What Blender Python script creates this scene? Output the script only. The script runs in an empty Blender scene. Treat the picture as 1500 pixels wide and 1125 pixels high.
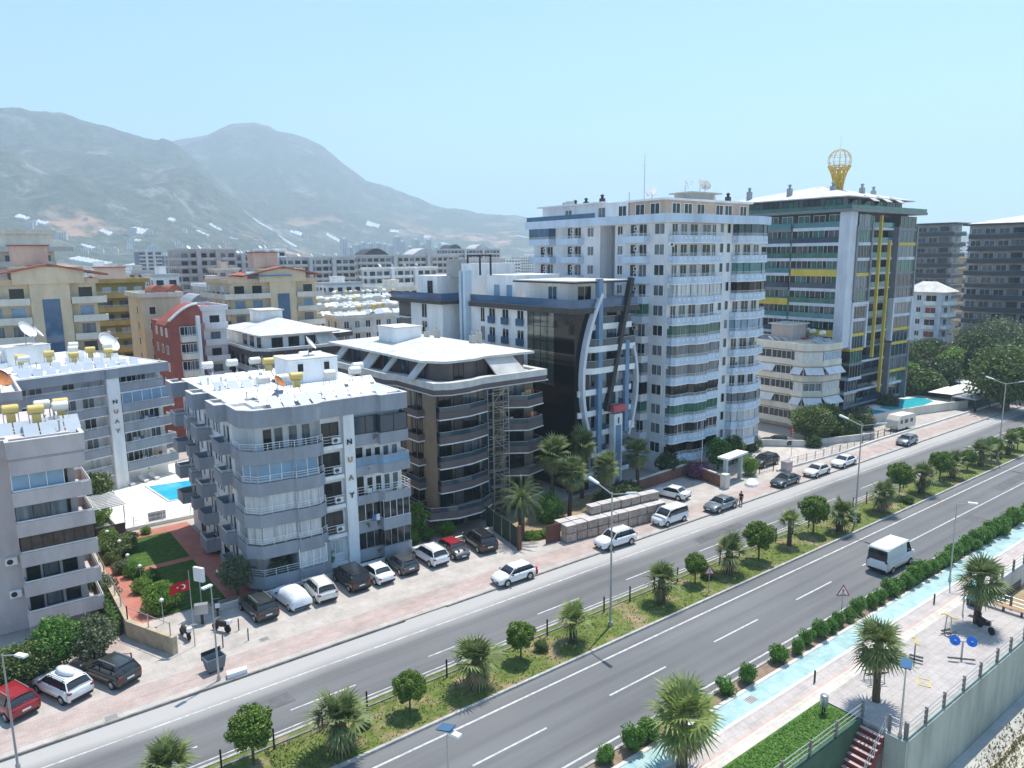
EXPO = .48
HAZE = .00024
HCOL = (.68, .85, 1, 1)
STAIN = .84
import bpy, math, random
from mathutils import Vector, Matrix
random.seed(7)
R = math.radians
col = bpy.context.scene.collection
scene = bpy.context.scene

# ---------------------------------------------------------------- camera model
F = 1076.0; PITCH = R(9.9); ROLL = R(.6); PHI = R(52.6); CH = 29.0
def ray(px, py):
    u = px - 750; v = -(py - 562.5)
    c, s = math.cos(ROLL), math.sin(ROLL)
    u, v = u*c + v*s, -u*s + v*c
    cp, sp = math.cos(PITCH), math.sin(PITCH)
    fw = F*cp + v*sp; up = v*cp - F*sp
    return (fw*math.cos(PHI) + u*math.sin(PHI), fw*math.sin(PHI) - u*math.cos(PHI), up)
def G(px, py, z=0.0):
    X, Y, u = ray(px, py); t = (z - CH)/u
    return (X*t, Y*t)
def AT(px, py, d):
    X, Y, u = ray(px, py); k = d/math.hypot(X, Y)
    return (X*k, Y*k, CH + u*k)

# ---------------------------------------------------------------- materials
MATS = {}
def nodes_of(name):
    m = bpy.data.materials.new(name); m.use_nodes = True
    nt = m.node_tree; b = nt.nodes['Principled BSDF']
    return m, nt, b
def mat(name, c, rough=.8, var=.12, scale=.6, metal=0., spec=.3, stretch=(1, 1, 1), bump=0., c2=None, detail=5, bscale=None, trans=0., coord='obj', emis=0):
    if name in MATS: return MATS[name]
    m, nt, b = nodes_of(name)
    b.inputs['Roughness'].default_value = rough
    b.inputs['Metallic'].default_value = metal
    b.inputs['Specular IOR Level'].default_value = spec
    N = nt.nodes; L = nt.links
    geo = N.new('ShaderNodeNewGeometry')
    mp = N.new('ShaderNodeMapping'); mp.inputs['Scale'].default_value = stretch
    L.new(geo.outputs['Position'], mp.inputs['Vector'])
    nz = N.new('ShaderNodeTexNoise'); nz.inputs['Scale'].default_value = scale; nz.inputs['Detail'].default_value = detail
    nz.inputs['Roughness'].default_value = .6
    L.new(mp.outputs['Vector'], nz.inputs['Vector'])
    cr = N.new('ShaderNodeValToRGB')
    cr.color_ramp.elements[0].position = .3; cr.color_ramp.elements[1].position = .7
    lo = [max(0, x*(1 - var)) for x in c]; hi = [min(1, x*(1 + var)) for x in c]
    if c2 is not None: lo, hi = list(c), list(c2)
    cr.color_ramp.elements[0].color = (*lo, 1); cr.color_ramp.elements[1].color = (*hi, 1)
    L.new(nz.outputs['Fac'], cr.inputs['Fac'])
    if rough >= .6:
        n3 = N.new('ShaderNodeTexNoise'); n3.inputs['Scale'].default_value = .45; n3.inputs['Detail'].default_value = 9; n3.inputs['Roughness'].default_value = .72
        m3 = N.new('ShaderNodeMapping'); m3.inputs['Scale'].default_value = (1, 1, .28); L.new(geo.outputs['Position'], m3.inputs['Vector']); L.new(m3.outputs[0], n3.inputs['Vector'])
        r3 = N.new('ShaderNodeMapRange'); r3.inputs[1].default_value = .36; r3.inputs[2].default_value = .56; r3.inputs[3].default_value = STAIN; r3.inputs[4].default_value = 1.04; L.new(n3.outputs['Fac'], r3.inputs[0])
        x3 = N.new('ShaderNodeVectorMath'); x3.operation = 'SCALE'; L.new(cr.outputs['Color'], x3.inputs[0]); L.new(r3.outputs[0], x3.inputs['Scale']); L.new(x3.outputs[0], b.inputs['Base Color'])
    else: L.new(cr.outputs['Color'], b.inputs['Base Color'])
    if bump:
        n2 = N.new('ShaderNodeTexNoise'); n2.inputs['Scale'].default_value = bscale or scale*8; n2.inputs['Detail'].default_value = 4
        L.new(geo.outputs['Position'], n2.inputs['Vector'])
        bp = N.new('ShaderNodeBump'); bp.inputs['Strength'].default_value = bump; bp.inputs['Distance'].default_value = .05
        L.new(n2.outputs['Fac'], bp.inputs['Height']); L.new(bp.outputs['Normal'], b.inputs['Normal'])
    MATS[name] = m
    return m
def leafmat(name, c1, c2, tr=.25, scale=1.2):
    if name in MATS: return MATS[name]
    m, nt, b = nodes_of(name); N = nt.nodes; L = nt.links
    b.inputs['Roughness'].default_value = .55; b.inputs['Specular IOR Level'].default_value = .35
    geo = N.new('ShaderNodeNewGeometry')
    nz = N.new('ShaderNodeTexNoise'); nz.inputs['Scale'].default_value = scale; nz.inputs['Detail'].default_value = 3
    L.new(geo.outputs['Position'], nz.inputs['Vector'])
    rnd = N.new('ShaderNodeMath'); rnd.operation = 'MULTIPLY_ADD'; rnd.inputs[1].default_value = .5
    L.new(geo.outputs['Random Per Island'], rnd.inputs[0]); 
    mm = N.new('ShaderNodeMath'); mm.operation = 'MULTIPLY'; mm.inputs[1].default_value = .6
    L.new(nz.outputs['Fac'], mm.inputs[0]); L.new(mm.outputs[0], rnd.inputs[2])
    cr = N.new('ShaderNodeValToRGB'); cr.color_ramp.elements[0].position = .2; cr.color_ramp.elements[1].position = .8
    cr.color_ramp.elements[0].color = (*c1, 1); cr.color_ramp.elements[1].color = (*c2, 1)
    L.new(rnd.outputs[0], cr.inputs['Fac']); L.new(cr.outputs['Color'], b.inputs['Base Color'])
    if tr:
        t = N.new('ShaderNodeBsdfTranslucent'); L.new(cr.outputs['Color'], t.inputs['Color'])
        mx = N.new('ShaderNodeMixShader'); mx.inputs[0].default_value = tr
        out = N['Material Output']
        L.new(b.outputs[0], mx.inputs[1]); L.new(t.outputs[0], mx.inputs[2]); L.new(mx.outputs[0], out.inputs['Surface'])
    MATS[name] = m
    return m

white = mat('white_stucco', (.78, .79, .80), var=.05, scale=.35, stretch=(1, 1, .35))
lav = mat('lavender_stucco', (.54, .475, .47), var=.07, scale=.3, stretch=(1, 1, .35))
grey = mat('grey_stucco', (.31, .33, .37), var=.06, scale=.4, stretch=(1, 1, .4))
paleblue = mat('pale_blue_stucco', (.53, .63, .75), var=.05, scale=.4)
cream = mat('cream_stucco', (.66, .62, .54), var=.06, scale=.4, stretch=(1, 1, .35))
tan = mat('tan_stucco', (.64, .52, .36), var=.06)
ochre = mat('ochre_stucco', (.50, .33, .10), var=.08)
brownwall = mat('brown_wall', (.24, .195, .145), var=.1, scale=.8)
purplebrown = mat('purple_brown_panel', (.13, .105, .105), var=.1)
redwall = mat('red_wall', (.30, .085, .065), var=.15)
concrete = mat('concrete', (.42, .41, .38), var=.12, scale=.5)
darkstone = mat('dark_stone', (.05, .048, .05), var=.25, rough=.5)
blackglass = mat('black_glass', (.006, .007, .009), rough=.08, spec=.35, var=.3)
glassd = mat('glass_dark', (.016, .021, .026), rough=.08, spec=.5, var=.4, scale=.5)
glassm = mat('glass_curtained', (.13, .15, .17), rough=.12, spec=.5, var=.6, scale=.9, stretch=(2, 2, .2))
glassb = mat('glass_blue', (.045, .11, .20), rough=.08, spec=.6, var=.2)
glassbl = mat('glass_pale_blue', (.20, .32, .45), rough=.12, spec=.6, var=.2)
glassg = mat('glass_green', (.035, .13, .10), rough=.1, spec=.5, var=.35, scale=.8)
glasst = mat('glass_teal', (.07, .20, .21), rough=.1, spec=.5, var=.2)
glassn = mat('glass_navy', (.03, .06, .09), rough=.08, spec=.6, var=.15)
yellow = mat('yellow_panel', (.60, .46, .09), var=.06)
whitem = mat('white_metal', (.80, .80, .80), rough=.35, var=.02, spec=.5)
metal = mat('galvanised_metal', (.42, .43, .44), rough=.4, metal=.6, var=.08)
darkmetal = mat('dark_metal', (.035, .035, .04), rough=.45, var=.1)
roofw = mat('white_roof_membrane', (.57, .56, .535), var=.14, scale=.7, rough=.7)
roofg = mat('weathered_roof', (.60, .57, .53), var=.15, scale=.8)
tile = mat('terracotta_tile', (.34, .12, .08), var=.2, scale=2)
paving = mat('beige_paving', (.49, .44, .40), var=.1, scale=.9, bump=.2)
redpave = mat('red_paving', (.42, .17, .13), var=.1)
tankw = mat('tank_white', (.78, .76, .70), rough=.45, var=.04)
tanky = mat('tank_yellow', (.66, .50, .17), rough=.45, var=.1)
panelm = mat('solar_panel', (.36, .41, .47), rough=.25, spec=.7, var=.1)
paneld = mat('solar_panel_dark', (.10, .13, .18), rough=.15, spec=.7, var=.1)

def tiles(m, w_, h_, dark=.86):
    nt = m.node_tree; N = nt.nodes; L = nt.links; b = N['Principled BSDF']; src = b.inputs['Base Color'].links[0].from_socket
    geo = N.new('ShaderNodeNewGeometry'); br = N.new('ShaderNodeTexBrick'); L.new(geo.outputs['Position'], br.inputs['Vector'])
    br.inputs['Scale'].default_value = 1; br.inputs['Brick Width'].default_value = w_; br.inputs['Row Height'].default_value = h_; br.inputs['Mortar Size'].default_value = .018; br.inputs['Mortar Smooth'].default_value = .3
    br.inputs['Color1'].default_value = (1, 1, 1, 1); br.inputs['Color2'].default_value = (.93, .93, .94, 1); br.inputs['Mortar'].default_value = (dark-.12, dark-.13, dark-.14, 1)
    mx = N.new('ShaderNodeMix'); mx.data_type = 'RGBA'; mx.blend_type = 'MULTIPLY'; mx.inputs['Factor'].default_value = 1
    L.new(src, mx.inputs['A']); L.new(br.outputs['Color'], mx.inputs['B']); L.new(mx.outputs['Result'], b.inputs['Base Color'])
    return m
# ---------------------------------------------------------------- mesh builder
class MB:
    def __init__(s): s.v = []; s.f = []; s.m = []; s.sm = []
    def face(s, pts, m=0, sm=False):
        b = len(s.v); s.v += [tuple(p) for p in pts]; s.f.append(tuple(range(b, b + len(pts)))); s.m.append(m); s.sm.append(sm)
    def add(s, vs, fs, m=0, sm=False):
        b = len(s.v); s.v += [tuple(p) for p in vs]
        for f in fs: s.f.append(tuple(b + i for i in f)); s.m.append(m); s.sm.append(sm)
    def box(s, x0, x1, y0, y1, z0, z1, m=0):
        if x0 > x1: x0, x1 = x1, x0
        if y0 > y1: y0, y1 = y1, y0
        if z0 > z1: z0, z1 = z1, z0
        s.add([(x0, y0, z0), (x1, y0, z0), (x1, y1, z0), (x0, y1, z0), (x0, y0, z1), (x1, y0, z1), (x1, y1, z1), (x0, y1, z1)],
              [(0, 3, 2, 1), (4, 5, 6, 7), (0, 1, 5, 4), (1, 2, 6, 5), (2, 3, 7, 6), (3, 0, 4, 7)], m)
    def prism(s, poly, z0, z1, m=0, mt=None):
        n = len(poly)
        a = sum(poly[i][0]*poly[(i+1) % n][1] - poly[(i+1) % n][0]*poly[i][1] for i in range(n))
        if a < 0: poly = poly[::-1]
        s.add([(x, y, z0) for x, y in poly] + [(x, y, z1) for x, y in poly],
              [(i, (i+1) % n, n + (i+1) % n, n + i) for i in range(n)] + [tuple(range(n-1, -1, -1))], m)
        s.face([(x, y, z1) for x, y in poly], m if mt is None else mt)
    def tube(s, p, q, r, n=6, m=0, r2=None, cap=True):
        p = Vector(p); q = Vector(q); d = q - p
        if d.length < 1e-6: return
        r2 = r if r2 is None else r2
        a = d.orthogonal().normalized(); b = d.normalized().cross(a)
        vs = []
        for c, rr in ((p, r), (q, r2)):
            for i in range(n):
                t = 2*math.pi*i/n; vs.append(c + a*math.cos(t)*rr + b*math.sin(t)*rr)
        fs = [(i, (i+1) % n, n + (i+1) % n, n + i) for i in range(n)]
        s.add(vs, fs, m, n > 6)
        if cap: s.add(vs, [tuple(range(n-1, -1, -1)), tuple(range(n, 2*n))], m)
    def lathe(s, c, prof, n=12, m=0, sm=True):
        vs = []
        for r, z in prof:
            for i in range(n):
                t = 2*math.pi*i/n; vs.append((c[0] + r*math.cos(t), c[1] + r*math.sin(t), c[2] + z))
        fs = [(k*n + i, k*n + (i+1) % n, (k+1)*n + (i+1) % n, (k+1)*n + i) for k in range(len(prof)-1) for i in range(n)]
        fs += [tuple(range(n-1, -1, -1)), tuple((len(prof)-1)*n + i for i in range(n))]
        s.add(vs, fs, m, sm)
    def wall(s, path, z0, z1, t, m=0):
        # thick wall following a polyline, thickness to the left of its direction
        ofs = offset(path, t); n = len(path)
        vs = [(x, y, z0) for x, y in path] + [(x, y, z1) for x, y in path] + [(x, y, z0) for x, y in ofs] + [(x, y, z1) for x, y in ofs]
        fs = []
        for i in range(n-1):
            fs += [(i, i+1, n+i+1, n+i), (2*n+i+1, 2*n+i, 3*n+i, 3*n+i+1), (n+i, n+i+1, 3*n+i+1, 3*n+i), (i+1, i, 2*n+i, 2*n+i+1)]
        fs += [(0, n, 3*n, 2*n), (n-1, 3*n-1, 4*n-1, 2*n-1)]
        s.add(vs, fs, m)
    def mesh(s, name, mats):
        me = bpy.data.meshes.new(name); me.from_pydata(s.v, [], s.f)
        for m in mats: me.materials.append(m)
        if len(mats) > 1: me.polygons.foreach_set('material_index', s.m)
        if any(s.sm): me.polygons.foreach_set('use_smooth', s.sm)
        me.update()
        return me
    def build(s, name, mats, parent=None, loc=(0, 0, 0), **kw):
        if not isinstance(mats, (list, tuple)): mats = [mats]
        return link(name, s.mesh(name, mats), parent, loc, **kw)
def offset(path, t):
    n = len(path); out = []
    for i in range(n):
        ds = []
        if i > 0: ds.append((path[i][0]-path[i-1][0], path[i][1]-path[i-1][1]))
        if i < n-1: ds.append((path[i+1][0]-path[i][0], path[i+1][1]-path[i][1]))
        ns = []
        for dx, dy in ds:
            l = math.hypot(dx, dy) or 1; ns.append((-dy/l, dx/l))
        if len(ns) == 1: nx, ny = ns[0]; k = 1
        else:
            nx, ny = ns[0][0]+ns[1][0], ns[0][1]+ns[1][1]; l = math.hypot(nx, ny) or 1; nx /= l; ny /= l
            k = 1/max(.4, nx*ns[0][0] + ny*ns[0][1])
        out.append((path[i][0]+nx*t*k, path[i][1]+ny*t*k))
    return out
def link(name, data, parent=None, loc=(0, 0, 0), rz=0, label=None, cat=None, group=None, kind=None, rot=None, sc=None):
    o = bpy.data.objects.new(name, data); col.objects.link(o)
    o.location = loc
    o.rotation_euler = rot if rot else (0, 0, rz)
    if sc: o.scale = sc if isinstance(sc, (tuple, list)) else (sc, sc, sc)
    if parent: o.parent = parent
    tag(o, label, cat, group, kind)
    return o
def tag(o, label=None, cat=None, group=None, kind=None):
    if label: o['label'] = label
    if cat: o['category'] = cat
    if group: o['group'] = group
    if kind: o['kind'] = kind
    return o
def thing(name, label, cat, loc=(0, 0, 0), rz=0, group=None, sc=None):
    return link(name, None, None, loc, rz, label, cat, group, None, None, sc)
KIDS = {}
def copy_tree(o, parent=None):
    c = o.copy(); col.objects.link(c); c.parent = parent
    for ch in o.children: copy_tree(ch, c)
    return c
ORD = ['first', 'second', 'third', 'fourth', 'fifth', 'sixth', 'seventh', 'eighth', 'ninth', 'tenth', 'eleventh', 'twelfth', 'thirteenth',
       'fourteenth', 'fifteenth', 'sixteenth', 'seventeenth', 'eighteenth', 'nineteenth', 'twentieth']
def structure(name, mb, mats, loc=(0, 0, 0)):
    return mb.build(name, mats, None, loc, kind='structure')

# ---------------------------------------------------------------- windows
WC = {}
def wmesh(w, h, gl, fr, nm, detail=True):
    k = (round(w, 2), round(h, 2), gl.name, fr.name if fr else '', nm)
    if k in WC: return WC[k]
    # face frame: local x along wall, y = outward is -y, z up; origin bottom centre
    g = MB(); g.box(-w/2, w/2, -.02, .06, 0, h)
    gm = g.mesh('window', [gl])
    fm = None
    if fr:
        f = MB(); t = .07; o = -.06
        f.box(-w/2-t, -w/2, o, .05, -t, h+t); f.box(w/2, w/2+t, o, .05, -t, h+t)
        f.box(-w/2, w/2, o, .05, -t, 0); f.box(-w/2, w/2, o, .05, h, h+t)
        for i in range(1, nm): 
            x = -w/2 + w*i/nm; f.box(x-.03, x+.03, -.05, -.015, 0, h)
        fm = f.mesh('window_frame', [fr])
    WC[k] = (gm, fm)
    return WC[k]
FA = {'F': lambda u, o, z, B: (u, -o, z), 'L': lambda u, o, z, B: (-o, u, z), 'R': lambda u, o, z, B: (B['W'] + o, u, z), 'B': lambda u, o, z, B: (u, B['D'] + o, z)}
FR = {'F': 0, 'L': -math.pi/2, 'R': math.pi/2, 'B': math.pi}
def window(B, face, u, z, w, h, gl=None, fr='w', nm=2, o=0., name='window'):
    gl = gl or glassd
    fr = {'w': whitem, 'd': darkmetal, None: None, 'n': None}[fr] if isinstance(fr, (str, type(None))) else fr
    gm, fm = wmesh(w, h, gl, fr, nm)
    ob = link(name, gm, B['root'], FA[face](u, o, z, B), FR[face])
    if fm: link('frame', fm, ob)
    return ob

# ---------------------------------------------------------------- balconies (path is in building-local xy, left side of travel = inside)
BC = {}
def balcony(B, path, z, slab=.18, ph=.85, pm=None, rail=None, rh=.25, sm=None, t=.12, drop=0., name='balcony', trim=None, squares=False):
    """slab polygon closed by straight line first-last, parapet height ph above the slab top; z = slab top"""
    key = (tuple((round(a, 2), round(b, 2)) for a, b in path), slab, ph, pm and pm.name, rail, rh, drop, sm and sm.name, trim and trim.name, squares)
    if key not in BC:
        b = MB(); b.prism(list(path), -slab, 0, 1)
        if ph > 0 or drop > 0: b.wall(offset(path, -.012), -slab-drop, ph, t, 0)
        if trim:
            b.wall(offset(path, -.06), -slab-drop-.12, -slab-drop, t+.06, 2)
        if squares:
            for i in range(len(path)-1):
                (x0, y0), (x1, y1) = path[i], path[i+1]; l = math.hypot(x1-x0, y1-y0); dx, dy = (x1-x0)/l, (y1-y0)/l; k = int(l/.8)
                for j in range(k):
                    q = (j+.5)*l/k; cx, cy = x0+dx*q, y0+dy*q; s_ = .14; nx, ny = dy*.05, -dx*.05
                    a = (cx-dx*s_+nx, cy-dy*s_+ny); c = (cx+dx*s_+nx, cy+dy*s_+ny); zc = ph*.5-.05
                    b.face([(a[0], a[1], zc-s_), (c[0], c[1], zc-s_), (c[0], c[1], zc+s_), (a[0], a[1], zc+s_)], 2)
        me = b.mesh(name, [pm or sm or white, sm or white, trim or white])
        rm = None; rn = 'railing'
        if rail == 'bars' or rail == 'darkbars':
            r = MB(); p2 = offset(path, .05)
            nb = 3
            for i in range(len(p2)-1):
                (x0, y0), (x1, y1) = p2[i], p2[i+1]; l = math.hypot(x1-x0, y1-y0)
                for k in range(nb):
                    zz = ph + rh*(k+1)/nb; r.tube((x0, y0, zz), (x1, y1, zz), .028 if k == nb-1 else .018, 4)
                kk = max(1, int(l/1.0))
                for j in range(kk+1):
                    a = j/kk; r.tube((x0+(x1-x0)*a, y0+(y1-y0)*a, ph), (x0+(x1-x0)*a, y0+(y1-y0)*a, ph+rh), .025, 4)
            rm = r.mesh('railing', [whitem if rail == 'bars' else darkmetal])
        elif rail:
            r = MB(); r.wall(offset(path, .04), ph, ph+rh, .03, 0); r.wall(offset(path, .02), ph+rh, ph+rh+.04, .07, 1)
            rm = r.mesh('railing', [rail, metal])
        BC[key] = (me, rm)
    me, rm = BC[key]
    ob = link(name, me, B['root'], (0, 0, z))
    if rm: link('railing', rm, ob)
    return ob
def glazing(B, path, z, h, gl, fr=None, pane=.9, parent=None, inset=.06, fw=.05):
    key = ('g', tuple((round(a, 2), round(b, 2)) for a, b in path), round(h, 2), gl.name, fr and fr.name, pane, inset)
    if key not in BC:
        g = MB(); g.wall(offset(path, inset), 0, h, .04, 0)
        gm = g.mesh('glazing', [gl]); f = MB()
        if fr:
            p = offset(path, inset-.02)
            f.wall(p, 0, .07, .08); f.wall(p, h-.07, h, .08)
            for i in range(len(p)-1):
                (x0, y0), (x1, y1) = p[i], p[i+1]; l = math.hypot(x1-x0, y1-y0); k = max(1, round(l/pane))
                for j in range(k+1):
                    a = j/k; x, y = x0+(x1-x0)*a, y0+(y1-y0)*a; f.box(x-fw/2, x+fw/2, y-fw/2, y+fw/2, .07, h-.07)
        BC[key] = (gm, f.mesh('glazing_frame', [fr]) if fr else None)
    gm, fm = BC[key]
    ob = link('glazing', gm, parent or B['root'], (0, 0, z) if not parent else (0, 0, z))
    if fm and not parent: link('frame', fm, ob)
    elif fm: link('glazing_frame', fm, parent, (0, 0, z))
    return ob
def building(name, label, cat, x, y, W, D, H, rz=0, group=None, poly=None, wm=None, z0=0.):
    B = dict(root=thing(name, label, cat, (x, y, z0), rz, group), W=W, D=D, H=H)
    if wm:
        b = MB(); b.prism(poly or [(0, 0), (W, 0), (W, D), (0, D)], 0, H-.003); b.build('wall', wm, B['root'])
    return B
def text_part(s, size, m, parent, loc, rot, depth=.05, name='lettering'):
    cu = bpy.data.curves.new(name, 'FONT'); cu.body = s; cu.size = size; cu.extrude = depth; cu.align_x = 'CENTER'; cu.align_y = 'CENTER'
    cu.offset = size*.02
    tmp = bpy.data.objects.new('tmp', cu); col.objects.link(tmp)
    dg = bpy.context.evaluated_depsgraph_get()
    me = bpy.data.meshes.new_from_object(tmp.evaluated_get(dg)); me.name = name
    bpy.data.objects.remove(tmp)
    me.materials.clear(); me.materials.append(m)
    return link(name, me, parent, loc, rot=rot)
# ================================================================ ground and roads
def sheet(name, poly, z, m, thick=None, kind='structure'):
    b = MB()
    if thick: b.prism(poly, z-thick, z, 0)
    else:
        a = sum(poly[i][0]*poly[(i+1) % len(poly)][1] - poly[(i+1) % len(poly)][0]*poly[i][1] for i in range(len(poly)))
        b.face([(x, y, z) for x, y in (poly if a > 0 else poly[::-1])])
    return b.build(name, m, None, kind=kind)
def rect(x0, x1, y0, y1): return [(x0, y0), (x1, y0), (x1, y1), (x0, y1)]
# ground material: city paving near, olive plain far away
def groundmat():
    m, nt, b = nodes_of('city_ground'); N = nt.nodes; L = nt.links
    b.inputs['Roughness'].default_value = .95
    geo = N.new('ShaderNodeNewGeometry')
    nz = N.new('ShaderNodeTexNoise'); nz.inputs['Scale'].default_value = .06; nz.inputs['Detail'].default_value = 8
    L.new(geo.outputs['Position'], nz.inputs['Vector'])
    c1 = N.new('ShaderNodeValToRGB'); e = c1.color_ramp.elements; e[0].color = (.30, .27, .24, 1); e[1].color = (.46, .42, .37, 1); e[0].position = .35; e[1].position = .65
    L.new(nz.outputs['Fac'], c1.inputs['Fac'])
    n2 = N.new('ShaderNodeTexNoise'); n2.inputs['Scale'].default_value = .006; n2.inputs['Detail'].default_value = 10; n2.inputs['Roughness'].default_value = .65
    L.new(geo.outputs['Position'], n2.inputs['Vector'])
    c2 = N.new('ShaderNodeValToRGB'); e = c2.color_ramp.elements; e[0].color = (.035, .06, .025, 1); e[1].color = (.34, .27, .19, 1); e[0].position = .42; e[1].position = .68
    x = c2.color_ramp.elements.new(.55); x.color = (.09, .11, .05, 1)
    L.new(n2.outputs['Fac'], c2.inputs['Fac'])
    ln = N.new('ShaderNodeVectorMath'); ln.operation = 'LENGTH'; L.new(geo.outputs['Position'], ln.inputs[0])
    mr = N.new('ShaderNodeMapRange'); mr.inputs['From Min'].default_value = 600; mr.inputs['From Max'].default_value = 1500
    L.new(ln.outputs['Value'], mr.inputs['Value'])
    mx = N.new('ShaderNodeMix'); mx.data_type = 'RGBA'
    L.new(mr.outputs[0], mx.inputs['Factor']); L.new(c1.outputs[0], mx.inputs['A']); L.new(c2.outputs[0], mx.inputs['B'])
    L.new(mx.outputs['Result'], b.inputs['Base Color'])
    return m
sheet('ground', [(-900, 27.2), (7000, 27.2), (7000, 9000), (-4000, 9000), (-4000, 27.2)], -.03, groundmat())

def roadmat():
    m, nt, b = nodes_of('asphalt'); N = nt.nodes; L = nt.links
    b.inputs['Roughness'].default_value = .85; b.inputs['Specular IOR Level'].default_value = .25
    geo = N.new('ShaderNodeNewGeometry')
    def noise(sc, st, det=5):
        mp = N.new('ShaderNodeMapping'); mp.inputs['Scale'].default_value = st
        nz = N.new('ShaderNodeTexNoise'); nz.inputs['Scale'].default_value = sc; nz.inputs['Detail'].default_value = det
        L.new(geo.outputs['Position'], mp.inputs['Vector']); L.new(mp.outputs[0], nz.inputs['Vector']); return nz.outputs['Fac']
    def math_(op, a, bb):
        q = N.new('ShaderNodeMath'); q.operation = op
        for i, v in enumerate((a, bb)):
            if isinstance(v, (int, float)): q.inputs[i].default_value = v
            else: L.new(v, q.inputs[i])
        return q.outputs[0]
    streak = noise(1., (.03, 1.2, 1)); patch = noise(.12, (.6, 1, 1)); grain = noise(14, (1, 1, 1), 2)
    sep0 = N.new('ShaderNodeSeparateXYZ'); L.new(geo.outputs['Position'], sep0.inputs[0])
    track = math_('MULTIPLY', math_('SINE', math_('MULTIPLY', sep0.outputs['Y'], 3.55), 0), .035)
    s = math_('ADD', math_('ADD', math_('MULTIPLY', streak, .45), track), math_('ADD', math_('MULTIPLY', patch, .38), math_('MULTIPLY', grain, .2)))
    cr = N.new('ShaderNodeValToRGB'); e = cr.color_ramp.elements; e[0].position = .36; e[1].position = .64
    e[0].color = (.115, .116, .121, 1); e[1].color = (.185, .186, .190, 1)
    L.new(s, cr.inputs['Fac'])
    sep = N.new('ShaderNodeSeparateXYZ'); L.new(geo.outputs['Position'], sep.inputs[0])
    # dust worn pale towards the northern kerb (a lasting surface colour, carried sand)
    mr = N.new('ShaderNodeMapRange'); mr.inputs['From Min'].default_value = 46.1; mr.inputs['From Max'].default_value = 47.9
    L.new(math_('ADD', sep.outputs['Y'], math_('MULTIPLY', math_('SUBTRACT', patch, .5), 1.5)), mr.inputs['Value'])
    mx = N.new('ShaderNodeMix'); mx.data_type = 'RGBA'; mx.inputs['B'].default_value = (.44, .425, .41, 1)
    L.new(math_('MULTIPLY', mr.outputs[0], .85), mx.inputs['Factor']); L.new(cr.outputs[0], mx.inputs['A'])
    L.new(mx.outputs['Result'], b.inputs['Base Color'])
    bp = N.new('ShaderNodeBump'); bp.inputs['Strength'].default_value = .25; bp.inputs['Distance'].default_value = .02
    L.new(grain, bp.inputs['Height']); L.new(bp.outputs[0], b.inputs['Normal'])
    return m
asphalt = roadmat()
X0, X1 = -60, 900
sheet('road', rect(X0, X1, 27.7, 36.3), -.012, asphalt)
sheet('road', rect(X0, X1, 41.25, 49.15), -.012, asphalt)
paint = mat('road_paint', (.50, .50, .50), var=.3, scale=3, rough=.7)
paintw = mat('road_paint_dusty', (.50, .49, .48), var=.35, scale=2.5, rough=.8)
mk = MB()
for y, w in ((35.1, .16), (28.35, .14)): mk.box(X0, X1, y-w/2, y+w/2, -.011, -.004)
structure('road_marking', mk, paint)
mk = MB()
for y, w in ((47.05, .13), (41.75, .1)): mk.box(X0, X1, y-w/2, y+w/2, -.011, -.004)
structure('road_marking', mk, paintw)
mk = MB()
for k in range(-6, 80):
    x = 32.2 + 11.1*k
    if 78 < x < 80 : continue
    L_ = 5.6 if x < 58 else 11.1
    mk.box(x, x+L_, 31.66, 31.80, -.011, -.004)
structure('road_marking', mk, paint)
mk = MB()
for k in range(-6, 60):
    x = 14.8 + 10.4*k; mk.box(x, x+4.6, 43.4, 43.52, -.011, -.004)
structure('road_marking', mk, paintw)

pk = mat('asphalt_patch', (.128, .128, .132), var=.2, scale=2, rough=.9)
for i, (x0, x1, y0, y1) in enumerate(((58, 66, 44.6, 45.9), (86, 88, 28.9, 31.2), (74, 79, 42.2, 43.1), (100, 112, 32.2, 33.6), (12, 15.5, 44.2, 45.6))):
    sheet('road_patch', [(x0, y0), (x1, y0+.07), (x1-.12, y1), (x0+.1, y1-.06)], -.0085, pk)
kerbm = mat('kerb_stone', (.42, .41, .39), var=.2, scale=2)
def kerb(x0, x1, y0, y1, z=.14, name='kerb'):
    b = MB(); x = x0
    while x < x1:
        e = min(x1, x+ (1.0 if x < 110 else 12)); b.box(x+.008, e-.008, y0, y1, -.05, z); x = e
    structure(name, b, kerbm)
kerb(X0, 400, 36.3, 36.5); kerb(X0, 400, 41.05, 41.25); kerb(X0, 400, 27.5, 27.7, .12)
kerbm = mat('dark_kerb', (.22, .21, .20), var=.3, scale=2)
kerb(X0, 26.5, 49.15, 49.30); kerb(30.5, 400, 49.15, 49.30, .10)
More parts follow.
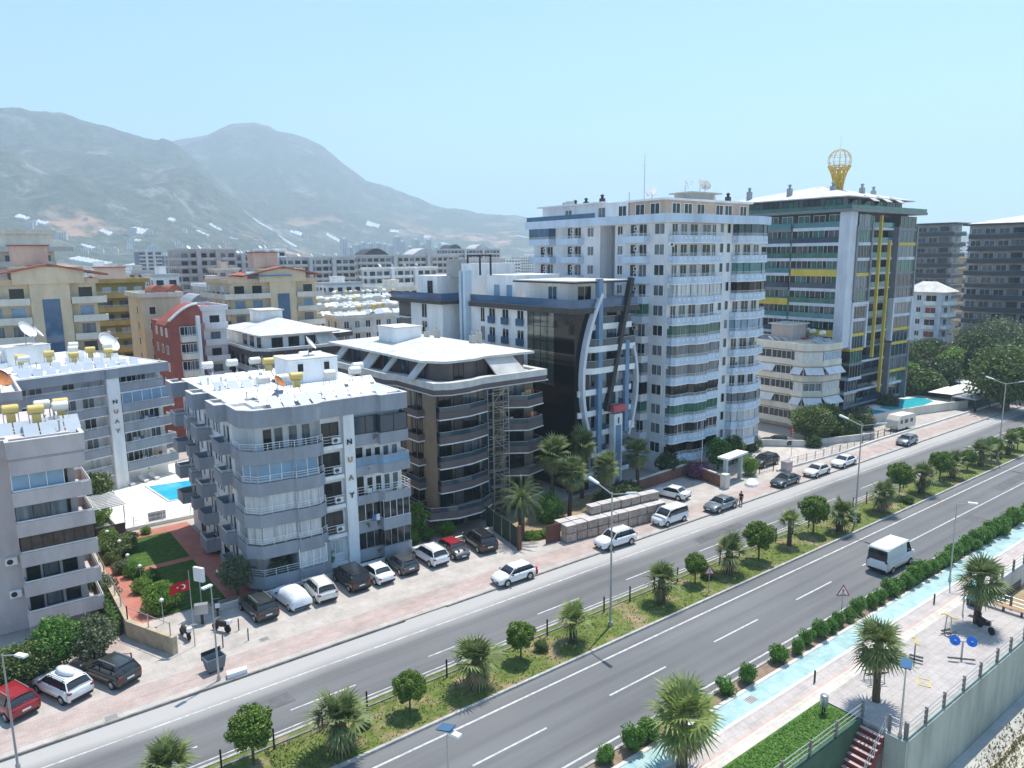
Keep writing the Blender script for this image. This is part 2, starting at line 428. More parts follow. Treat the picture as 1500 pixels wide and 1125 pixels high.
# median strip: grass worn to soil
def grassmat(name, g1, g2, soil, amt, scale=.35):
    m, nt, b = nodes_of(name); N = nt.nodes; L = nt.links
    b.inputs['Roughness'].default_value = .95; b.inputs['Specular IOR Level'].default_value = .1
    geo = N.new('ShaderNodeNewGeometry')
    a = N.new('ShaderNodeTexNoise'); a.inputs['Scale'].default_value = 2.2; a.inputs['Detail'].default_value = 8; a.inputs['Roughness'].default_value = .7
    L.new(geo.outputs['Position'], a.inputs['Vector'])
    c1 = N.new('ShaderNodeValToRGB'); e = c1.color_ramp.elements; e[0].color = (*g1, 1); e[1].color = (*g2, 1); e[0].position = .35; e[1].position = .65
    L.new(a.outputs[0], c1.inputs[0])
    n2 = N.new('ShaderNodeTexNoise'); n2.inputs['Scale'].default_value = scale; n2.inputs['Detail'].default_value = 7; n2.inputs['Roughness'].default_value = .65
    L.new(geo.outputs['Position'], n2.inputs['Vector'])
    mr = N.new('ShaderNodeMapRange'); mr.inputs['From Min'].default_value = amt; mr.inputs['From Max'].default_value = amt+.12
    L.new(n2.outputs[0], mr.inputs[0])
    mx = N.new('ShaderNodeMix'); mx.data_type = 'RGBA'; mx.inputs['B'].default_value = (*soil, 1)
    L.new(mr.outputs[0], mx.inputs['Factor']); L.new(c1.outputs[0], mx.inputs['A']); L.new(mx.outputs['Result'], b.inputs['Base Color'])
    bp = N.new('ShaderNodeBump'); bp.inputs['Strength'].default_value = .6; bp.inputs['Distance'].default_value = .08
    L.new(a.outputs[0], bp.inputs['Height']); L.new(bp.outputs[0], b.inputs['Normal'])
    return m
medgrass = grassmat('median_grass', (.075, .12, .025), (.17, .195, .06), (.30, .23, .14), .50)
lawnm = grassmat('shaded_lawn_grass', (.028, .075, .014), (.085, .15, .032), (.26, .22, .12), .62)  # garden lawn: greens darkened, the white block's shade put into the colour
sheet('median_strip', rect(X0, 400, 36.5, 41.05), .08, medgrass)
gm_ = MB(); gm_.box(X0, 400, 40.45, 40.62, .06, .16); structure('median_edging', gm_, kerbm)
# tufts of grass on the median (uncountable)
def tufts(name, n, area, z, m, hgt=.16, label='', seedv=1):
    rr = random.Random(seedv); b = MB()
    for i in range(n):
        x, y = area(rr)
        if rr.random() < .0: continue
        a = rr.random()*6.28; w = .03 + rr.random()*.05; h = hgt*(.4 + rr.random()); lx, ly = rr.uniform(-.1, .1), rr.uniform(-.1, .1)
        dx, dy = math.cos(a)*w, math.sin(a)*w
        b.face([(x-dx, y-dy, z), (x+dx, y+dy, z), (x+lx, y+ly, z+h)])
    o = b.build(name, m, None, kind='stuff'); tag(o, label, 'grass'); return o
gl_ = leafmat('grass_blades', (.09, .14, .03), (.26, .27, .09), .2)
tufts('grass', 5500, lambda r: (12 + 100*r.random()**1.6, r.uniform(36.6, 40.4)), .08, gl_, .13, 'short worn grass growing along the central reservation', 3)

# north pavement, parking court and plots
pinkp = mat('pinkish_paving', (.44, .36, .33), var=.1, scale=.8, bump=.2)
palep = mat('pale_paving', (.46, .42, .385), var=.1, scale=.7, bump=.2)
tiles(palep, .8, .8, .92); tiles(pinkp, .4, .2, .95)
sheet('pavement', rect(X0, 400, 49.33, 62), .085, palep, .12)
mk = MB(); mk.box(X0, 400, 49.9, 52.5, .08, .090); structure('pavement_band', mk, pinkp)
redline = mat('red_line_paving', (.45, .30, .26), var=.15)
mk = MB(); mk.box(X0, 400, 50.95, 51.08, .088, .094); structure('pavement_line', mk, redline)
# planting strip, cycle path and promenade on the sea side
soil = mat('bark_soil', (.24, .17, .12), var=.3, scale=1.5, bump=.5)
sheet('planting_strip', rect(X0, 400, 26.55, 27.5), .05, soil, .1)
whitek = mat('white_kerb', (.60, .58, .55), var=.1)
kb = MB(); kb.box(X0, 400, 26.3, 26.55, -.1, .10); structure('path_edging', kb, whitek)
aqua = mat('aqua_cycle_surface', (.25, .41, .42), var=.0, scale=1.1, c2=(.42, .56, .55), rough=.7, detail=9)
cyc = MB(); cyc.box(X0, 400, 24.85, 26.3, -.1, .06); structure('cycle_path', cyc, aqua)
kb = MB(); kb.box(X0, 400, 24.6, 24.85, -.1, .075); structure('path_edging', kb, whitek)
prom = mat('promenade_paving', (.48, .43, .41), var=.08, scale=1.2, bump=.2)
promp = mat('promenade_pink_line', (.52, .38, .34), var=.1)
slabm = mat('promenade_border_slab', (.58, .54, .48), var=.12, scale=1.5)
pv = MB(); pv.box(X0, 400, 23.65, 24.6, -.3, .05); structure('promenade', pv, prom)
pv = MB(); pv.box(X0, 400, 23.45, 23.65, -.3, .055); structure('promenade_line', pv, promp)
pv = MB(); pv.box(X0, 400, 22.7, 23.45, -.3, .06); structure('promenade_border', pv, slabm)
# seaside terrace, lawn and retaining walls above the beach
BZ = -4.6
terr = mat('terrace_paving', (.45, .41, .39), var=.08, scale=1.3, bump=.2)
tiles(terr, .5, .5); tiles(prom, .5, .5); tiles(slabm, 1.2, .75)
wallg = mat('sea_wall_concrete', (.31, .35, .31), var=.14, scale=.45, stretch=(1, 1, .25), bump=.3)
greenw = mat('green_painted_wall', (.045, .10, .065), var=.2, scale=.6)
tb = MB(); tb.box(42.75, 66.6, 17.5, 22.7, BZ-.5, .05, 0); structure('terrace', tb, [terr])
wb = MB(); wb.box(42.70, 78, 17.15, 17.5, BZ-.5, .12); wb.box(42.45, 42.75, 17.15, 18.45, BZ-.5, .12)
wo = wb.build('sea_wall', wallg); tag(wo, 'tall grey-green concrete sea wall below the exercise terrace', 'wall')
tb = MB(); tb.box(X0, 42.6, 20.25, 22.7, BZ, .05); structure('lawn', tb, [grassmat('bright_lawn', (.05, .125, .022), (.115, .215, .045), (.27, .23, .13), .62)])
wb = MB(); wb.box(X0, 42.75, 19.95, 20.25, BZ-.5, .10); wo = wb.build('retaining_wall', greenw)
tag(wo, 'dark green retaining wall holding up the small lawn beside the red steps', 'wall')
wb = MB(); wb.box(66.6, 400, 22.35, 22.7, BZ-.5, .1); wo = wb.build('retaining_wall', mat('pale_wall', (.50, .49, .46), var=.1, scale=.5))
tag(wo, 'pale retaining wall with a dark opening beyond the bench', 'wall')
ob_ = MB(); ob_.box(73, 76.5, 22.28, 22.36, BZ, -1.2); ob_.build('opening', darkmetal, wo)
sand = mat('beach_sand', (.42, .38, .32), var=.15, scale=.25, c2=(.55, .51, .44), bump=.4, bscale=3)
sheet('beach', [(-400, -600), (2500, -600), (2500, 27.6), (-400, 27.6)], BZ, sand)
gr_ = mat('beach_track', (.42, .41, .39), var=.12, scale=.8)
sheet('beach_path', rect(-100, 300, 15.6, 17.1), BZ+.02, gr_)
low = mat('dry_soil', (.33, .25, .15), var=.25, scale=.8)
tb = MB(); tb.box(66.9, 78, 17.5, 22.3, BZ, -2.0); structure('lower_terrace', tb, low)
tufts('grass', 9000, lambda r: (24 + 18.4*r.random(), r.uniform(20.3, 22.6)), .05, leafmat('lawn_blades', (.07, .16, .03), (.18, .32, .07), .25), .07, 'short green lawn grass beside the promenade border', 5)
tufts('dry_grass', 2500, lambda r: (50 + 20*r.random(), 15.2 + 1.2*r.random()**2*r.choice((-1, 1))), BZ+.02, leafmat('dry_grass', (.14, .16, .06), (.28, .26, .12), .1), .2, 'sparse weeds growing on the sand below the sea wall', 6)
# ================================================================ near buildings
rb = random.Random(11)
# ---------- roof equipment, each a thing
def heater_proto(tm, tilt, big=1., dark=False, legs=True):
    root = thing('solar_heater', 'x', 'water heater', (0, 0, 0))
    t = MB(); t.tube((-.52*big, 0, 2.0), (.52*big, 0, 2.0), .38*big, 12); t.tube((-.57*big, 0, 2.0), (-.52*big, 0, 2.0), .30*big, 12); t.tube((.52*big, 0, 2.0), (.57*big, 0, 2.0), .30*big, 12)
    t.build('tank', tm, root)
    f = MB()
    for x in (-.5, .5):
        for y in (-.3, .3): f.tube((x*big, y, 0), (x*big, y*.8, 1.8), .03, 4)
        f.tube((x*big, -.3, 1.66), (x*big, .3, 1.66), .03, 4); f.tube((x*big, -.3, .6), (x*big, .3, 1.2), .02, 4)
    f.tube((-.5*big, -.3, 1.66), (.5*big, -.3, 1.66), .03, 4); f.tube((-.5*big, -.3, .9), (.5*big, -.3, .9), .02, 4)
    if tm == tanky: f2 = MB(); f2.box(-.3, .3, -.25, .25, .5, 1.62); f2.build('cold_tank', tm, root)
    f.build('stand', metal, root)
    for sx_ in (-.55, .55):
        p = MB(); x0, x1 = sx_-.5, sx_+.5
        pts = [(x0, -2.25, .15), (x1, -2.25, .15), (x1, -.75, 1.05), (x0, -.75, 1.05)]
        p.face(pts, 0); p.face([(a, b-.0, c-.07) for a, b, c in pts[::-1]], 1)
        for i in range(4):
            a, b_ = pts[i], pts[(i+1) % 4]; p.face([a, (a[0], a[1], a[2]-.07), (b_[0], b_[1], b_[2]-.07), b_], 1)
        p.tube((x0+.1, -.8, 0), (x0+.1, -.8, 1.0), .025, 4, 1); p.tube((x1-.1, -.8, 0), (x1-.1, -.8, 1.0), .025, 4, 1)
        p.build('solar_collector', [paneld if dark else panelm, metal], root)
    return root
HP = {'w': heater_proto(tankw, 0), 'y': heater_proto(tanky, 0)}
HUSED = set()
def heater(kind, x, y, z, label, group, rz=0., sc=1.):
    src = HP[kind]
    o = src if kind not in HUSED else copy_tree(src)
    HUSED.add(kind)
    o.location = (x, y, z); o.rotation_euler = (0, 0, rz); o.scale = (sc,)*3
    tag(o, label, 'water heater', group); return o
def dish_proto(m):
    root = thing('satellite_dish', 'x', 'dish')
    d = MB(); n = 14; rings = 4; vs = []; fs = []
    for k in range(rings+1):
        r = .9*k/rings
        for i in range(n): t = 6.2832*i/n; vs.append((r*math.cos(t), -.28*(r/.9)**2, r*math.sin(t)))
    for k in range(rings):
        for i in range(n): fs.append((k*n+i, k*n+(i+1) % n, (k+1)*n+(i+1) % n, (k+1)*n+i))
    # tilt back
    Rm = Matrix.Rotation(R(-35), 4, 'X'); vs = [Rm @ Vector(v) + Vector((0, 0, 1.3)) for v in vs]
    b2 = len(vs); vs2 = vs + [v + Vector((0, .04, .02)) for v in vs]
    d.add(vs2, fs + [tuple(b2 + i for i in f[::-1]) for f in fs] + [(rings*n+(i+1) % n, rings*n+i, b2+rings*n+i, b2+rings*n+(i+1) % n) for i in range(n)], 0, True)
    d.build('reflector', m, root)
    p = MB(); p.tube((0, .15, 0), (0, .15, 1.25), .05, 6); p.tube((0, -.1, .55), (0, -1.0, 1.75), .025, 4); p.box(-.07, .07, -1.08, -.95, 1.7, 1.85); p.build('mount', metal, root)
    return root
DP = {'w': dish_proto(whitem), 'r': dish_proto(mat('rusty_dish', (.45, .17, .06), var=.25, scale=2))}
DUSED = set()
def dish(kind, x, y, z, label, group=None, rz=0., sc=1.):
    o = DP[kind] if kind not in DUSED else copy_tree(DP[kind]); DUSED.add(kind)
    o.location = (x, y, z); o.rotation_euler = (0, 0, rz); o.scale = (sc,)*3
    tag(o, label, 'satellite dish', group); return o
def ac_unit(B, face, u, z, o=0.):
    if 'ac' not in WC:
        a = MB(); a.box(-.4, .4, -.33, -.02, 0, .58, 0); a.lathe((0, 0, 0), [(.01, 0), (.2, 0)], 10, 1); 
        a = MB(); a.box(-.4, .4, -.33, -.02, 0, .58, 0)
        vs = [(-.1+.22*math.cos(t*.628), -.335, .29+.22*math.sin(t*.628)) for t in range(10)]
        a.face(vs, 1); WC['ac'] = a.mesh('ac_unit', [whitem, darkmetal])
    return link('ac_unit', WC['ac'], B['root'], FA[face](u, o, z, B), FR[face])

# ---------- B3: the white and grey apartment block in the middle foreground
Z3 = 16.4
B = building('apartment_block', 'white and grey six-storey apartment block with NUAY letters and solar tanks, by the parking row', 'building', 18.4, 60.9, 15.0, 22.5, Z3, R(-1.0), None,
             [(1.6, 2.2), (7.0, 2.2), (7.0, 1.0), (15.0, 1.0), (15.0, 22.5), (0.3, 22.5), (0.3, 4.5), (1.6, 4.5)], white)
B['W'] = 15.0
fz = [1.6, 4.4, 7.22, 10.04, 12.86]     # parapet top of each balcony storey
bh = 1.15
fl = [z-.75 for z in fz]
# front left big wrap-round balcony (chamfered)
pathA = [(0.0, 4.4), (-.1, 1.2), (1.0, .05), (4.2, -.15), (4.25, .0), (6.9, .0), (6.9, 1.9)]
pathA = [(0.0, 4.3), (-.1, 1.3), (.9, .1), (3.9, -.1), (4.1, -.35), (6.2, -.35), (6.9, .2), (6.9, 2.1)]
sq = whitem
pb_ = mat('curtain_white', (.55, .57, .58), rough=.25, var=.25, scale=1.4, stretch=(2.5, 2.5, .2), spec=.5)
curt = pb_
for i, f in enumerate(fl):
    last = [None, 'bars', 'bars', 'bars', 'bars'][0:0]
    bo = balcony(B, pathA, f, slab=.35, ph=.75, pm=grey, rail='bars', rh=.62, sm=grey, drop=.05)
    g = {0: None, 1: curt, 2: curt, 3: glassbl, 4: None}[i]
    if g: glazing(B, pathA[1:-2] if i != 2 else pathA[1:-1], f+.75, 1.68, g, whitem if i in (2, 3) else metal, .95, inset=.3)
    if i == 0:
        for u in (4.6, 5.9): window(B, 'F', u, f+1.0, 1.15, 1.6, curt, 'w', 2, o=.2-0.0)
        w_ = MB(); w_.box(3.9, 6.9, -.2, 2.1, f-.3, f+2.7); w_.build('bay_wall', grey, B['root'])
    for u in (2.6, 3.6, 4.9, 6.1):
        window(B, 'F', u, f+.15, .75, 1.95, glassm if u > 3 else glassd, 'w', 1, o=-2.2)
# loggia beside the letters
for i, f in enumerate(fl):
    b = MB(); b.box(7.0, 8.9, .6, 1.0, f-.35, f+.0); 
    balcony(B, [(6.95, 1.0), (6.95, .45), (8.85, .45), (8.85, 1.0)], f, slab=.25, ph=.12, pm=white, rail='bars', rh=.85, sm=white)
    if i: window(B, 'F', 7.9, f+.12, 1.5, 1.95, glassd, 'd', 2, o=-1.0)
    else: window(B, 'F', 7.8, f+.9, 1.5, 1.3, curt, 'w', 2, o=-1.0)
# letter pier
pr = MB(); pr.box(8.95, 10.0, .35, 1.0, .0, Z3-1.45); pr.build('pier', white, B['root'])
lblk = mat('letter_dark', (.03, .03, .035)); lorg = mat('letter_orange', (.55, .25, .08)); lbrz = mat('letter_bronze', (.28, .22, .12))
for ch, zz, m_ in (('N', 12.35, lblk), ('U', 10.65, lorg), ('A', 8.95, lbrz), ('Y', 7.25, lblk)):
    text_part(ch, .68, m_, B['root'], (9.45, .29, zz), (math.pi/2, 0, 0), .05, 'letter')
# right bays
pathR = [(10.0, 1.0), (10.0, .25), (12.2, .25), (12.5, -.25), (15.3, -.25), (15.3, 5.0)]
pathR1 = [(10.0, 1.0), (10.0, .4), (12.3, .4), (12.3, -.25), (15.2, -.25), (15.2, 4.0)]
for i, f in enumerate(fl):
    rail = {0: None, 1: None, 2: 'bars', 3: glassbl, 4: None}[i]
    P_ = pathR if i in (2, 3) else pathR1
    balcony(B, P_, f, slab=.35, ph=.55 if rail else .75, pm=grey, rail=rail, rh=.8, sm=white)
    if i in (0, 1): glazing(B, pathR1[1:], f+.75, 1.9, glassd, whitem if i else metal, .7, inset=.1)
    if i == 4: glazing(B, pathR1[1:], f+.75, 1.68, glassn, darkmetal, 1.5, inset=.05)
    if i in (2, 3):
        window(B, 'F', 10.5, f+.1, .8, 2.0, glassd, 'd', 1, o=-1.0)
        for u in (11.6, 12.5, 13.4, 14.3): window(B, 'F', u, f+.5, .55, 1.45, glassd if u < 13 else glassm, 'w', 1, o=-1.0)
# front spandrels flush behind right bays
for i, f in enumerate(fl):
    window(B, 'R', 8+0*i, f+.5, 1.2, 1.3, glassd, 'w', 2); window(B, 'R', 14, f+.5, 1.2, 1.3, glassd, 'w', 2)
# ground floor glazing
glazing(B, [(1.8, 2.1), (6.9, 2.1)], .1, 1.0, glassd, metal, .8); glazing(B, [(8.9, .9), (15.0, .9)], .05, .85, glassd, metal, .6)
# roof slab and deep grey parapet following the outline
outl = [(-.1, 22.4), (-1.3, 22.3), (-1.3, 19.6), (.2, 19.6), (.2, 14.2), (-1.2, 14.2), (-1.2, 11.4), (.2, 11.4), (.2, 7.6), (-1.0, 7.6), (-1.0, 4.6), (-.1, 4.6), (-.1, 1.3), (.9, .1), (3.9, -.1), (4.1, -.35), (6.2, -.35), (6.9, .2), (10.2, .3), (12.3, .3), (12.5, -.25), (15.2, -.25), (15.2, 22.4)]
rf = MB(); rf.prism(outl, Z3-1.5, Z3-.25, 0, 1); rf.wall(offset(outl, -.015), Z3-1.5, Z3-.01, .22, 0); rf.wall(offset(outl, -.05), Z3-.01, Z3+.05, .30, 1)
rf.build('roof', [grey, roofw], B['root'])
ph = MB(); ph.box(8.0, 13.2, 11.0, 15.2, Z3-.26, Z3+2.4, 0); ph.box(7.9, 13.3, 10.9, 15.3, Z3+2.4, Z3+2.5, 1); po = ph.build('stair_hut', [white, roofw], B['root'])
window(B, 'F', 9.2, Z3+1.2, .6, .8, glassd, 'w', 1, o=-11.0); window(B, 'F', 12.0, Z3+1.2, .6, .8, glassd, 'w', 1, o=-11.0)
# left side: columns of small grey balconies and paired windows
for i, f in enumerate(fl):
    for (a, b_, o_) in ((4.9, 7.6, 1.1), (11.5, 14.1, 1.35), (17.0, 18.4, 1.0), (19.7, 22.2, 1.5)):
        if i == 0 and a > 15 : continue
        balcony(B, [(.3, b_), (.3-o_, b_-.1), (.3-o_, a+.1), (.3, a)], f, slab=.3, ph=.85, pm=grey, rail='bars' if (i+int(a)) % 2 else None, rh=.25, sm=grey)
        window(B, 'L', (a+b_)/2-.55, f+.1, .75, 2.0, glassd, 'w', 1, o=-.3); window(B, 'L', (a+b_)/2+.6, f+.8, .6, 1.2, glassm, 'w', 1, o=-.3)
    for u in (8.6, 10.4, 15.6):
        window(B, 'L', u, f+.85, .55, 1.3, glassd if u > 9 else glassm, 'w', 1, o=-.3)
        if u == 8.6: window(B, 'L', u+.8, f+.85, .55, 1.3, glassd, 'w', 1, o=-.3)
for u in (6, 9.3, 13, 18): window(B, 'L', u, .05, 1.6, 1.3 if u < 9 else 1.9, blackglass, 'd', 1, o=-.3, name='door' if u == 9.3 else 'window')
ac_unit(B, 'L', 10.9, 6, -.3); ac_unit(B, 'L', 10.9, 11.8, -.3)
B3 = B
def onroof(B, u, v): 
    r = B['root']; c, s = math.cos(r.rotation_euler.z), math.sin(r.rotation_euler.z); u *= r.scale[0]; v *= r.scale[1]
    return (r.location.x + u*c - v*s, r.location.y + u*s + v*c)
spots = [('w', 2.0, 18.3), ('w', 4.6, 18.6), ('w', 7.0, 18.6), ('y', 8.0, 17.2), ('y', 9.6, 18.6), ('y', 10.8, 17.8), ('w', 13.0, 20.0), ('w', 14.2, 19.2),
         ('w', 3.6, 5.4), ('w', 5.2, 5.0), ('y', 6.6, 5.2), ('w', 9.6, 4.6), ('w', 12.4, 5.0), ('w', 13.9, 7.6)]
names3 = ['white water tank at the far left corner of the NUAY block roof', 'cream topped tank second along the back of the NUAY block roof', 'white tank behind the big yellow tank on the NUAY block roof',
          'biggest yellow water tank near the back of the NUAY block roof', 'yellow tank right of the biggest yellow one on the NUAY block roof', 'smaller yellow tank just left of the roof hut on the NUAY block',
          'white tank behind the roof hut of the NUAY block', 'white tank at the far right corner of the NUAY block roof', 'white tank nearest the front left corner of the NUAY block roof',
          'white tank second from the left along the front of the NUAY block roof', 'yellow tank between white ones along the front of the NUAY block roof', 'white tank in front of the roof hut on the NUAY block',
          'white tank right of the hut along the front of the NUAY block roof', 'white tank standing alone near the right edge of the NUAY block roof']
for (k, u, v), nm in zip(spots, names3):
    x, y = onroof(B, u, v); heater(k, x, y, Z3-.26, nm, 'solar water heaters on the white and grey block', rz=R(-2+rb.uniform(-4, 4)))
def panel_row(B, pts, z, lab, group, m=None):
    for i, (u, v) in enumerate(pts):
        p = MB(); a = [(-.5, -.9, .12), (.5, -.9, .12), (.5, .7, .95), (-.5, .7, .95)]
        p.face(a, 0); p.face([(x, y, z_-.08) for x, y, z_ in a[::-1]], 1)
        for j in range(4): q, r_ = a[j], a[(j+1) % 4]; p.face([q, (q[0], q[1], q[2]-.08), (r_[0], r_[1], r_[2]-.08), r_], 1)
        for xx in (-.4, .4): p.tube((xx, .6, 0), (xx, .6, .85), .03, 4, 1)
        x, y = onroof(B, u, v)
        o = p.build('solar_rack', [m or panelm, metal], None, (x, y, z), rz=rb.uniform(-.08, .08))
        tag(o, lab % ORD[i], 'solar panel', group)
panel_row(B, [(3.2+1.25*i, 1.6+(.3 if i % 2 else 0)) for i in range(9)], Z3-.25, '%s tilted panel from the left along the front parapet of the NUAY block', 'solar panels along the roof edge')
panel_row(B, [(1.6, 12.5), (2.9, 12.6), (4.2, 12.4), (5.5, 12.5)], Z3-.25, '%s solar panel from the left in the middle of the NUAY block roof', 'solar panels mid roof', panelm)
x, y = onroof(B, 11.2, 13.4); dish('w', x, y, Z3+2.5, 'large white satellite dish on the roof hut of the NUAY block', rz=R(60), sc=.9)
x, y = onroof(B, 13.0, 16.2); dish('r', x, y, Z3-.1, 'rusty orange dish on a tall mount behind the roof hut of the NUAY block', rz=R(20), sc=.9)
x, y = onroof(B, 4.6, 4.2); dish('r', x, y, Z3+.6, 'rusty dish among the front water tanks of the NUAY block', rz=R(50), sc=.7)

# ---------- B1: lavender block at the left edge
Z1 = 15.7
B = building('apartment_block', 'lavender-grey apartment block with stacked balconies at the left edge', 'building', 2.35, 64.9, 5.2, 13, Z1, R(0), None,
             [(-1.2, 2.2), (0, 2.2), (0, 1.2), (4.2, 1.2), (4.2, 13), (-9, 13), (-9, 2.2)], lav)
fl1 = [1.3 + 2.42*i for i in range(6)]
for i, f in enumerate(fl1):
    if i < 5: P_ = [(-.05, 1.25), (-.05, 0), (5.15, 0), (5.15, 4.6), (4.2, 4.6)]
    else: P_ = [(-.05, 1.25), (-.05, 0), (4.9, 0), (4.9, 3.5), (4.2, 3.5)]
    balcony(B, P_, f, slab=.2, ph=.82, pm=lav, sm=lav, rail='bars' if i not in (5,) else None, rh=.12, drop=.1, t=.16)
    if i == 5: glazing(B, P_[0:4], f+.84, 1.35, glassbl, metal, 1.7, inset=.02)
    elif i == 2: glazing(B, P_[0:4], f+.82, 1.35, mat('glass_brown', (.075, .055, .045), rough=.1, spec=.5, var=.4, scale=1.5), darkmetal, .75, inset=.1)
    elif i in (3, 4):
        glazing(B, [(.0, .3), (3.4, .3)], f+.82, 1.35, glassbl if i == 4 else glassm, whitem if i == 4 else darkmetal, 1.0, inset=.02)
        ww = MB(); ww.box(.05, 3.4, .35, 1.2, f, f+.8); ww.build('bay_wall', lav, B['root'])
    for u, w_ in ((.7, .8), (1.9, 1.0), (3.2, .9)): window(B, 'F', u, f+.05 if u < 1 else f+.7, w_, 2.0 if u < 1 else 1.35, glassd if u != 1.9 else glassm, 'd', 1, o=-1.2)
rf = MB(); oc = [(-9.2, 13.2), (-9.2, 2.0), (-1.0, 2.0), (-1.0, .9), (-.1, .9), (-.1, -.1), (5.0, -.1), (5.0, 4.4), (4.4, 4.4), (4.4, 13.2)]
rf.prism(oc, Z1-1.3, Z1-.3, 0, 1); rf.wall(offset(oc, -.015), Z1-1.3, Z1, .2, 0); rf.wall(offset(oc, -.05), Z1, Z1+.06, .3, 1); rf.build('roof', [lav, roofw], B['root'])
ac_unit(B, 'F', -.6, 5.6, -2.2); ac_unit(B, 'F', -.6, 2.9, -2.2)
B1 = B
for k, u, v, nm in (('y', .7, 3.6, 'yellow water tank on the left of the lavender block roof'), ('y', 2.3, 2.2, 'low yellow tank at the front of the lavender block roof'),
                    ('w', 2.9, 4.2, 'white tank at the back of the lavender block roof'), ('w', 4.0, 2.6, 'white tank beside the last yellow one on the lavender block roof'), ('y', 5.2-1.0, 4.2, 'yellow tank at the right end of the lavender block roof')):
    x, y = onroof(B, u, v+1.2); heater(k, x, y, Z1-.3, nm, 'solar water heaters on the lavender block')
B1b = building('apartment_block', 'taller pale block with rusty dishes behind the lavender block', 'building', -14, 84, 18.6, 12, 15.8, 0, None, None, lav)
rf = MB(); rf.prism([(-.2, -.2), (18.8, -.2), (18.8, 12.2), (-.2, 12.2)], 15.8, 16.2, 0, 1); rf.wall([(18.8, 12.2), (-.2, 12.2), (-.2, -.2), (18.8, -.2), (18.8, 12.2)], 16.2, 16.7, .2, 0); rf.build('roof', [lav, roofw], B1b['root'])
for i in range(5): window(B1b, 'F', 17.2, 1.5+2.9*i, 1.2, 1.4, glassm, 'w', 2); window(B1b, 'F', 14.0, 1.5+2.9*i, 1.2, 1.4, glassd, 'w', 2)
dish('r', 3.3, 86.5, 16.2, 'rusty orange dish standing on the roof left of the grey NUAY block behind', None, R(45), 1.1)
dish('r', 2.0, 87.5, 16.2, 'second rusty dish partly cut by the left edge of the picture', None, R(60), 1.0)

# ---------- B2: grey and white block behind the pool
Z2 = 16.2
B = building('apartment_block', 'grey and white NUAY apartment block behind the swimming pool', 'building', 5.6, 99.2, 14.6, 24, Z2, R(18), None,
             [(-8, 1.2), (14.3, 1.2), (14.3, 24), (-8, 24)], white)
B['root'].scale = (1.2, 1, .965)
fl2 = [2.6 + 2.66*i for i in range(5)]
for i, f in enumerate(fl2):
    balcony(B, [(-8, 1.2), (-8, 0), (7.7, 0), (7.7, 1.2)], f, slab=.3, ph=.8, pm=grey, sm=white, rail='bars', rh=.2, trim=white)
    balcony(B, [(9.2, 1.2), (9.2, -.1), (14.0, -.1), (14.0, 1.2)] if i == 4 else [(9.2, 1.2), (9.2, -.3), (14.9, -.3), (14.9, 1.6)], f, slab=.3, ph=.8, pm=grey, sm=white, rail='bars' if i != 3 else None, rh=.2, trim=white)
    for u in [-5, -3.5, -1.5, .2, 1.6, 3.2, 4.6, 6.4] + [9.9, 11.1, 12.1, 13.2]:
        if i == 4 and 4 > u > 2: continue
        window(B, 'F', u, f+.1, 1.1 if u > -2 else 1.0, 2.1, [glassm, glassd, glassm, curt][int(u*3+i*7) % 4], 'w', 2, o=-1.2)
    window(B, 'R', 4, f+.8, 1.2, 1.3, glassd); window(B, 'R', 9, f+.8, 1.2, 1.3, glassm)
glazing(B, [(9.3, -.2), (14.7, -.2)], fl2[3]+.8, 1.6, glassbl, whitem, 1.1)
aw = MB(); aw.face([(9.2, -.3, fl2[4]-.4), (14.9, -.3, fl2[4]-.4), (14.9, 1.1, fl2[4]+.0), (9.2, 1.1, fl2[4]+.0)])
up = MB(); up.box(-8, 7.9, -.05, 1.1, fl2[4]+1.9, Z2-1.0); up.build('upper_wall', white, B['root'])
pr = MB(); pr.box(7.8, 9.1, -.35, 1.2, 0, Z2-1.2); pr.build('pier', white, B['root'])
for ch, zz, m_ in (('N', 11.9, lblk), ('U', 10.6, lorg), ('A', 9.3, lbrz), ('Y', 8.0, lbrz)):
    text_part(ch, .68, m_, B['root'], (8.45, -.41, zz), (math.pi/2, 0, 0), .05, 'letter')
rf = MB(); oc = [(-8.2, 24), (-8.2, -.2), (7.8, -.3), (7.8, -.45), (9.1, -.45), (9.1, -.3), (14.6, -.3), (14.6, 24)]
rf.prism(oc, Z2-1.2, Z2-.25, 0, 1); rf.wall(offset(oc, -.015), Z2-1.2, Z2, .2, 0); rf.wall(offset(oc, -.05), Z2, Z2+.06, .3, 1); rf.build('roof', [grey, roofw], B['root'])
ph = MB(); ph.box(3.3, 7.6, 13, 17, Z2-.3, Z2+2.5, 0); ph.box(3.2, 7.7, 12.9, 17.1, Z2+2.5, Z2+2.6, 1); ph.build('stair_hut', [white, roofw], B['root'])
B2 = B
j = 0
Z2r = Z2*.965
for k, u, v in (('y', -1.5, 12), ('w', 1.0, 14.5), ('w', 2.6, 14.0), ('y', 3.0, 8.4), ('y', 5.4, 7.4), ('w', 2.2, 5.0), ('y', 7.0, 5.2), ('w', 8.4, 16.5), ('w', 9.0, 10.5), ('y', 9.6, 7.4), ('w', 10.8, 15), ('y', 11.0, 6.2), ('w', 12.4, 9.6), ('w', 6.6, 19)):
    x, y = onroof(B, u, v)
    heater(k, x, y, Z2r-.25, '%s %s water tank from the left among those on the roof behind the pool' % (ORD[j], {'w': 'white', 'y': 'yellow'}[k]), 'solar water heaters on the grey roof behind the pool', rz=rb.uniform(-.1, .1), sc=rb.uniform(.9, 1.05)); j += 1
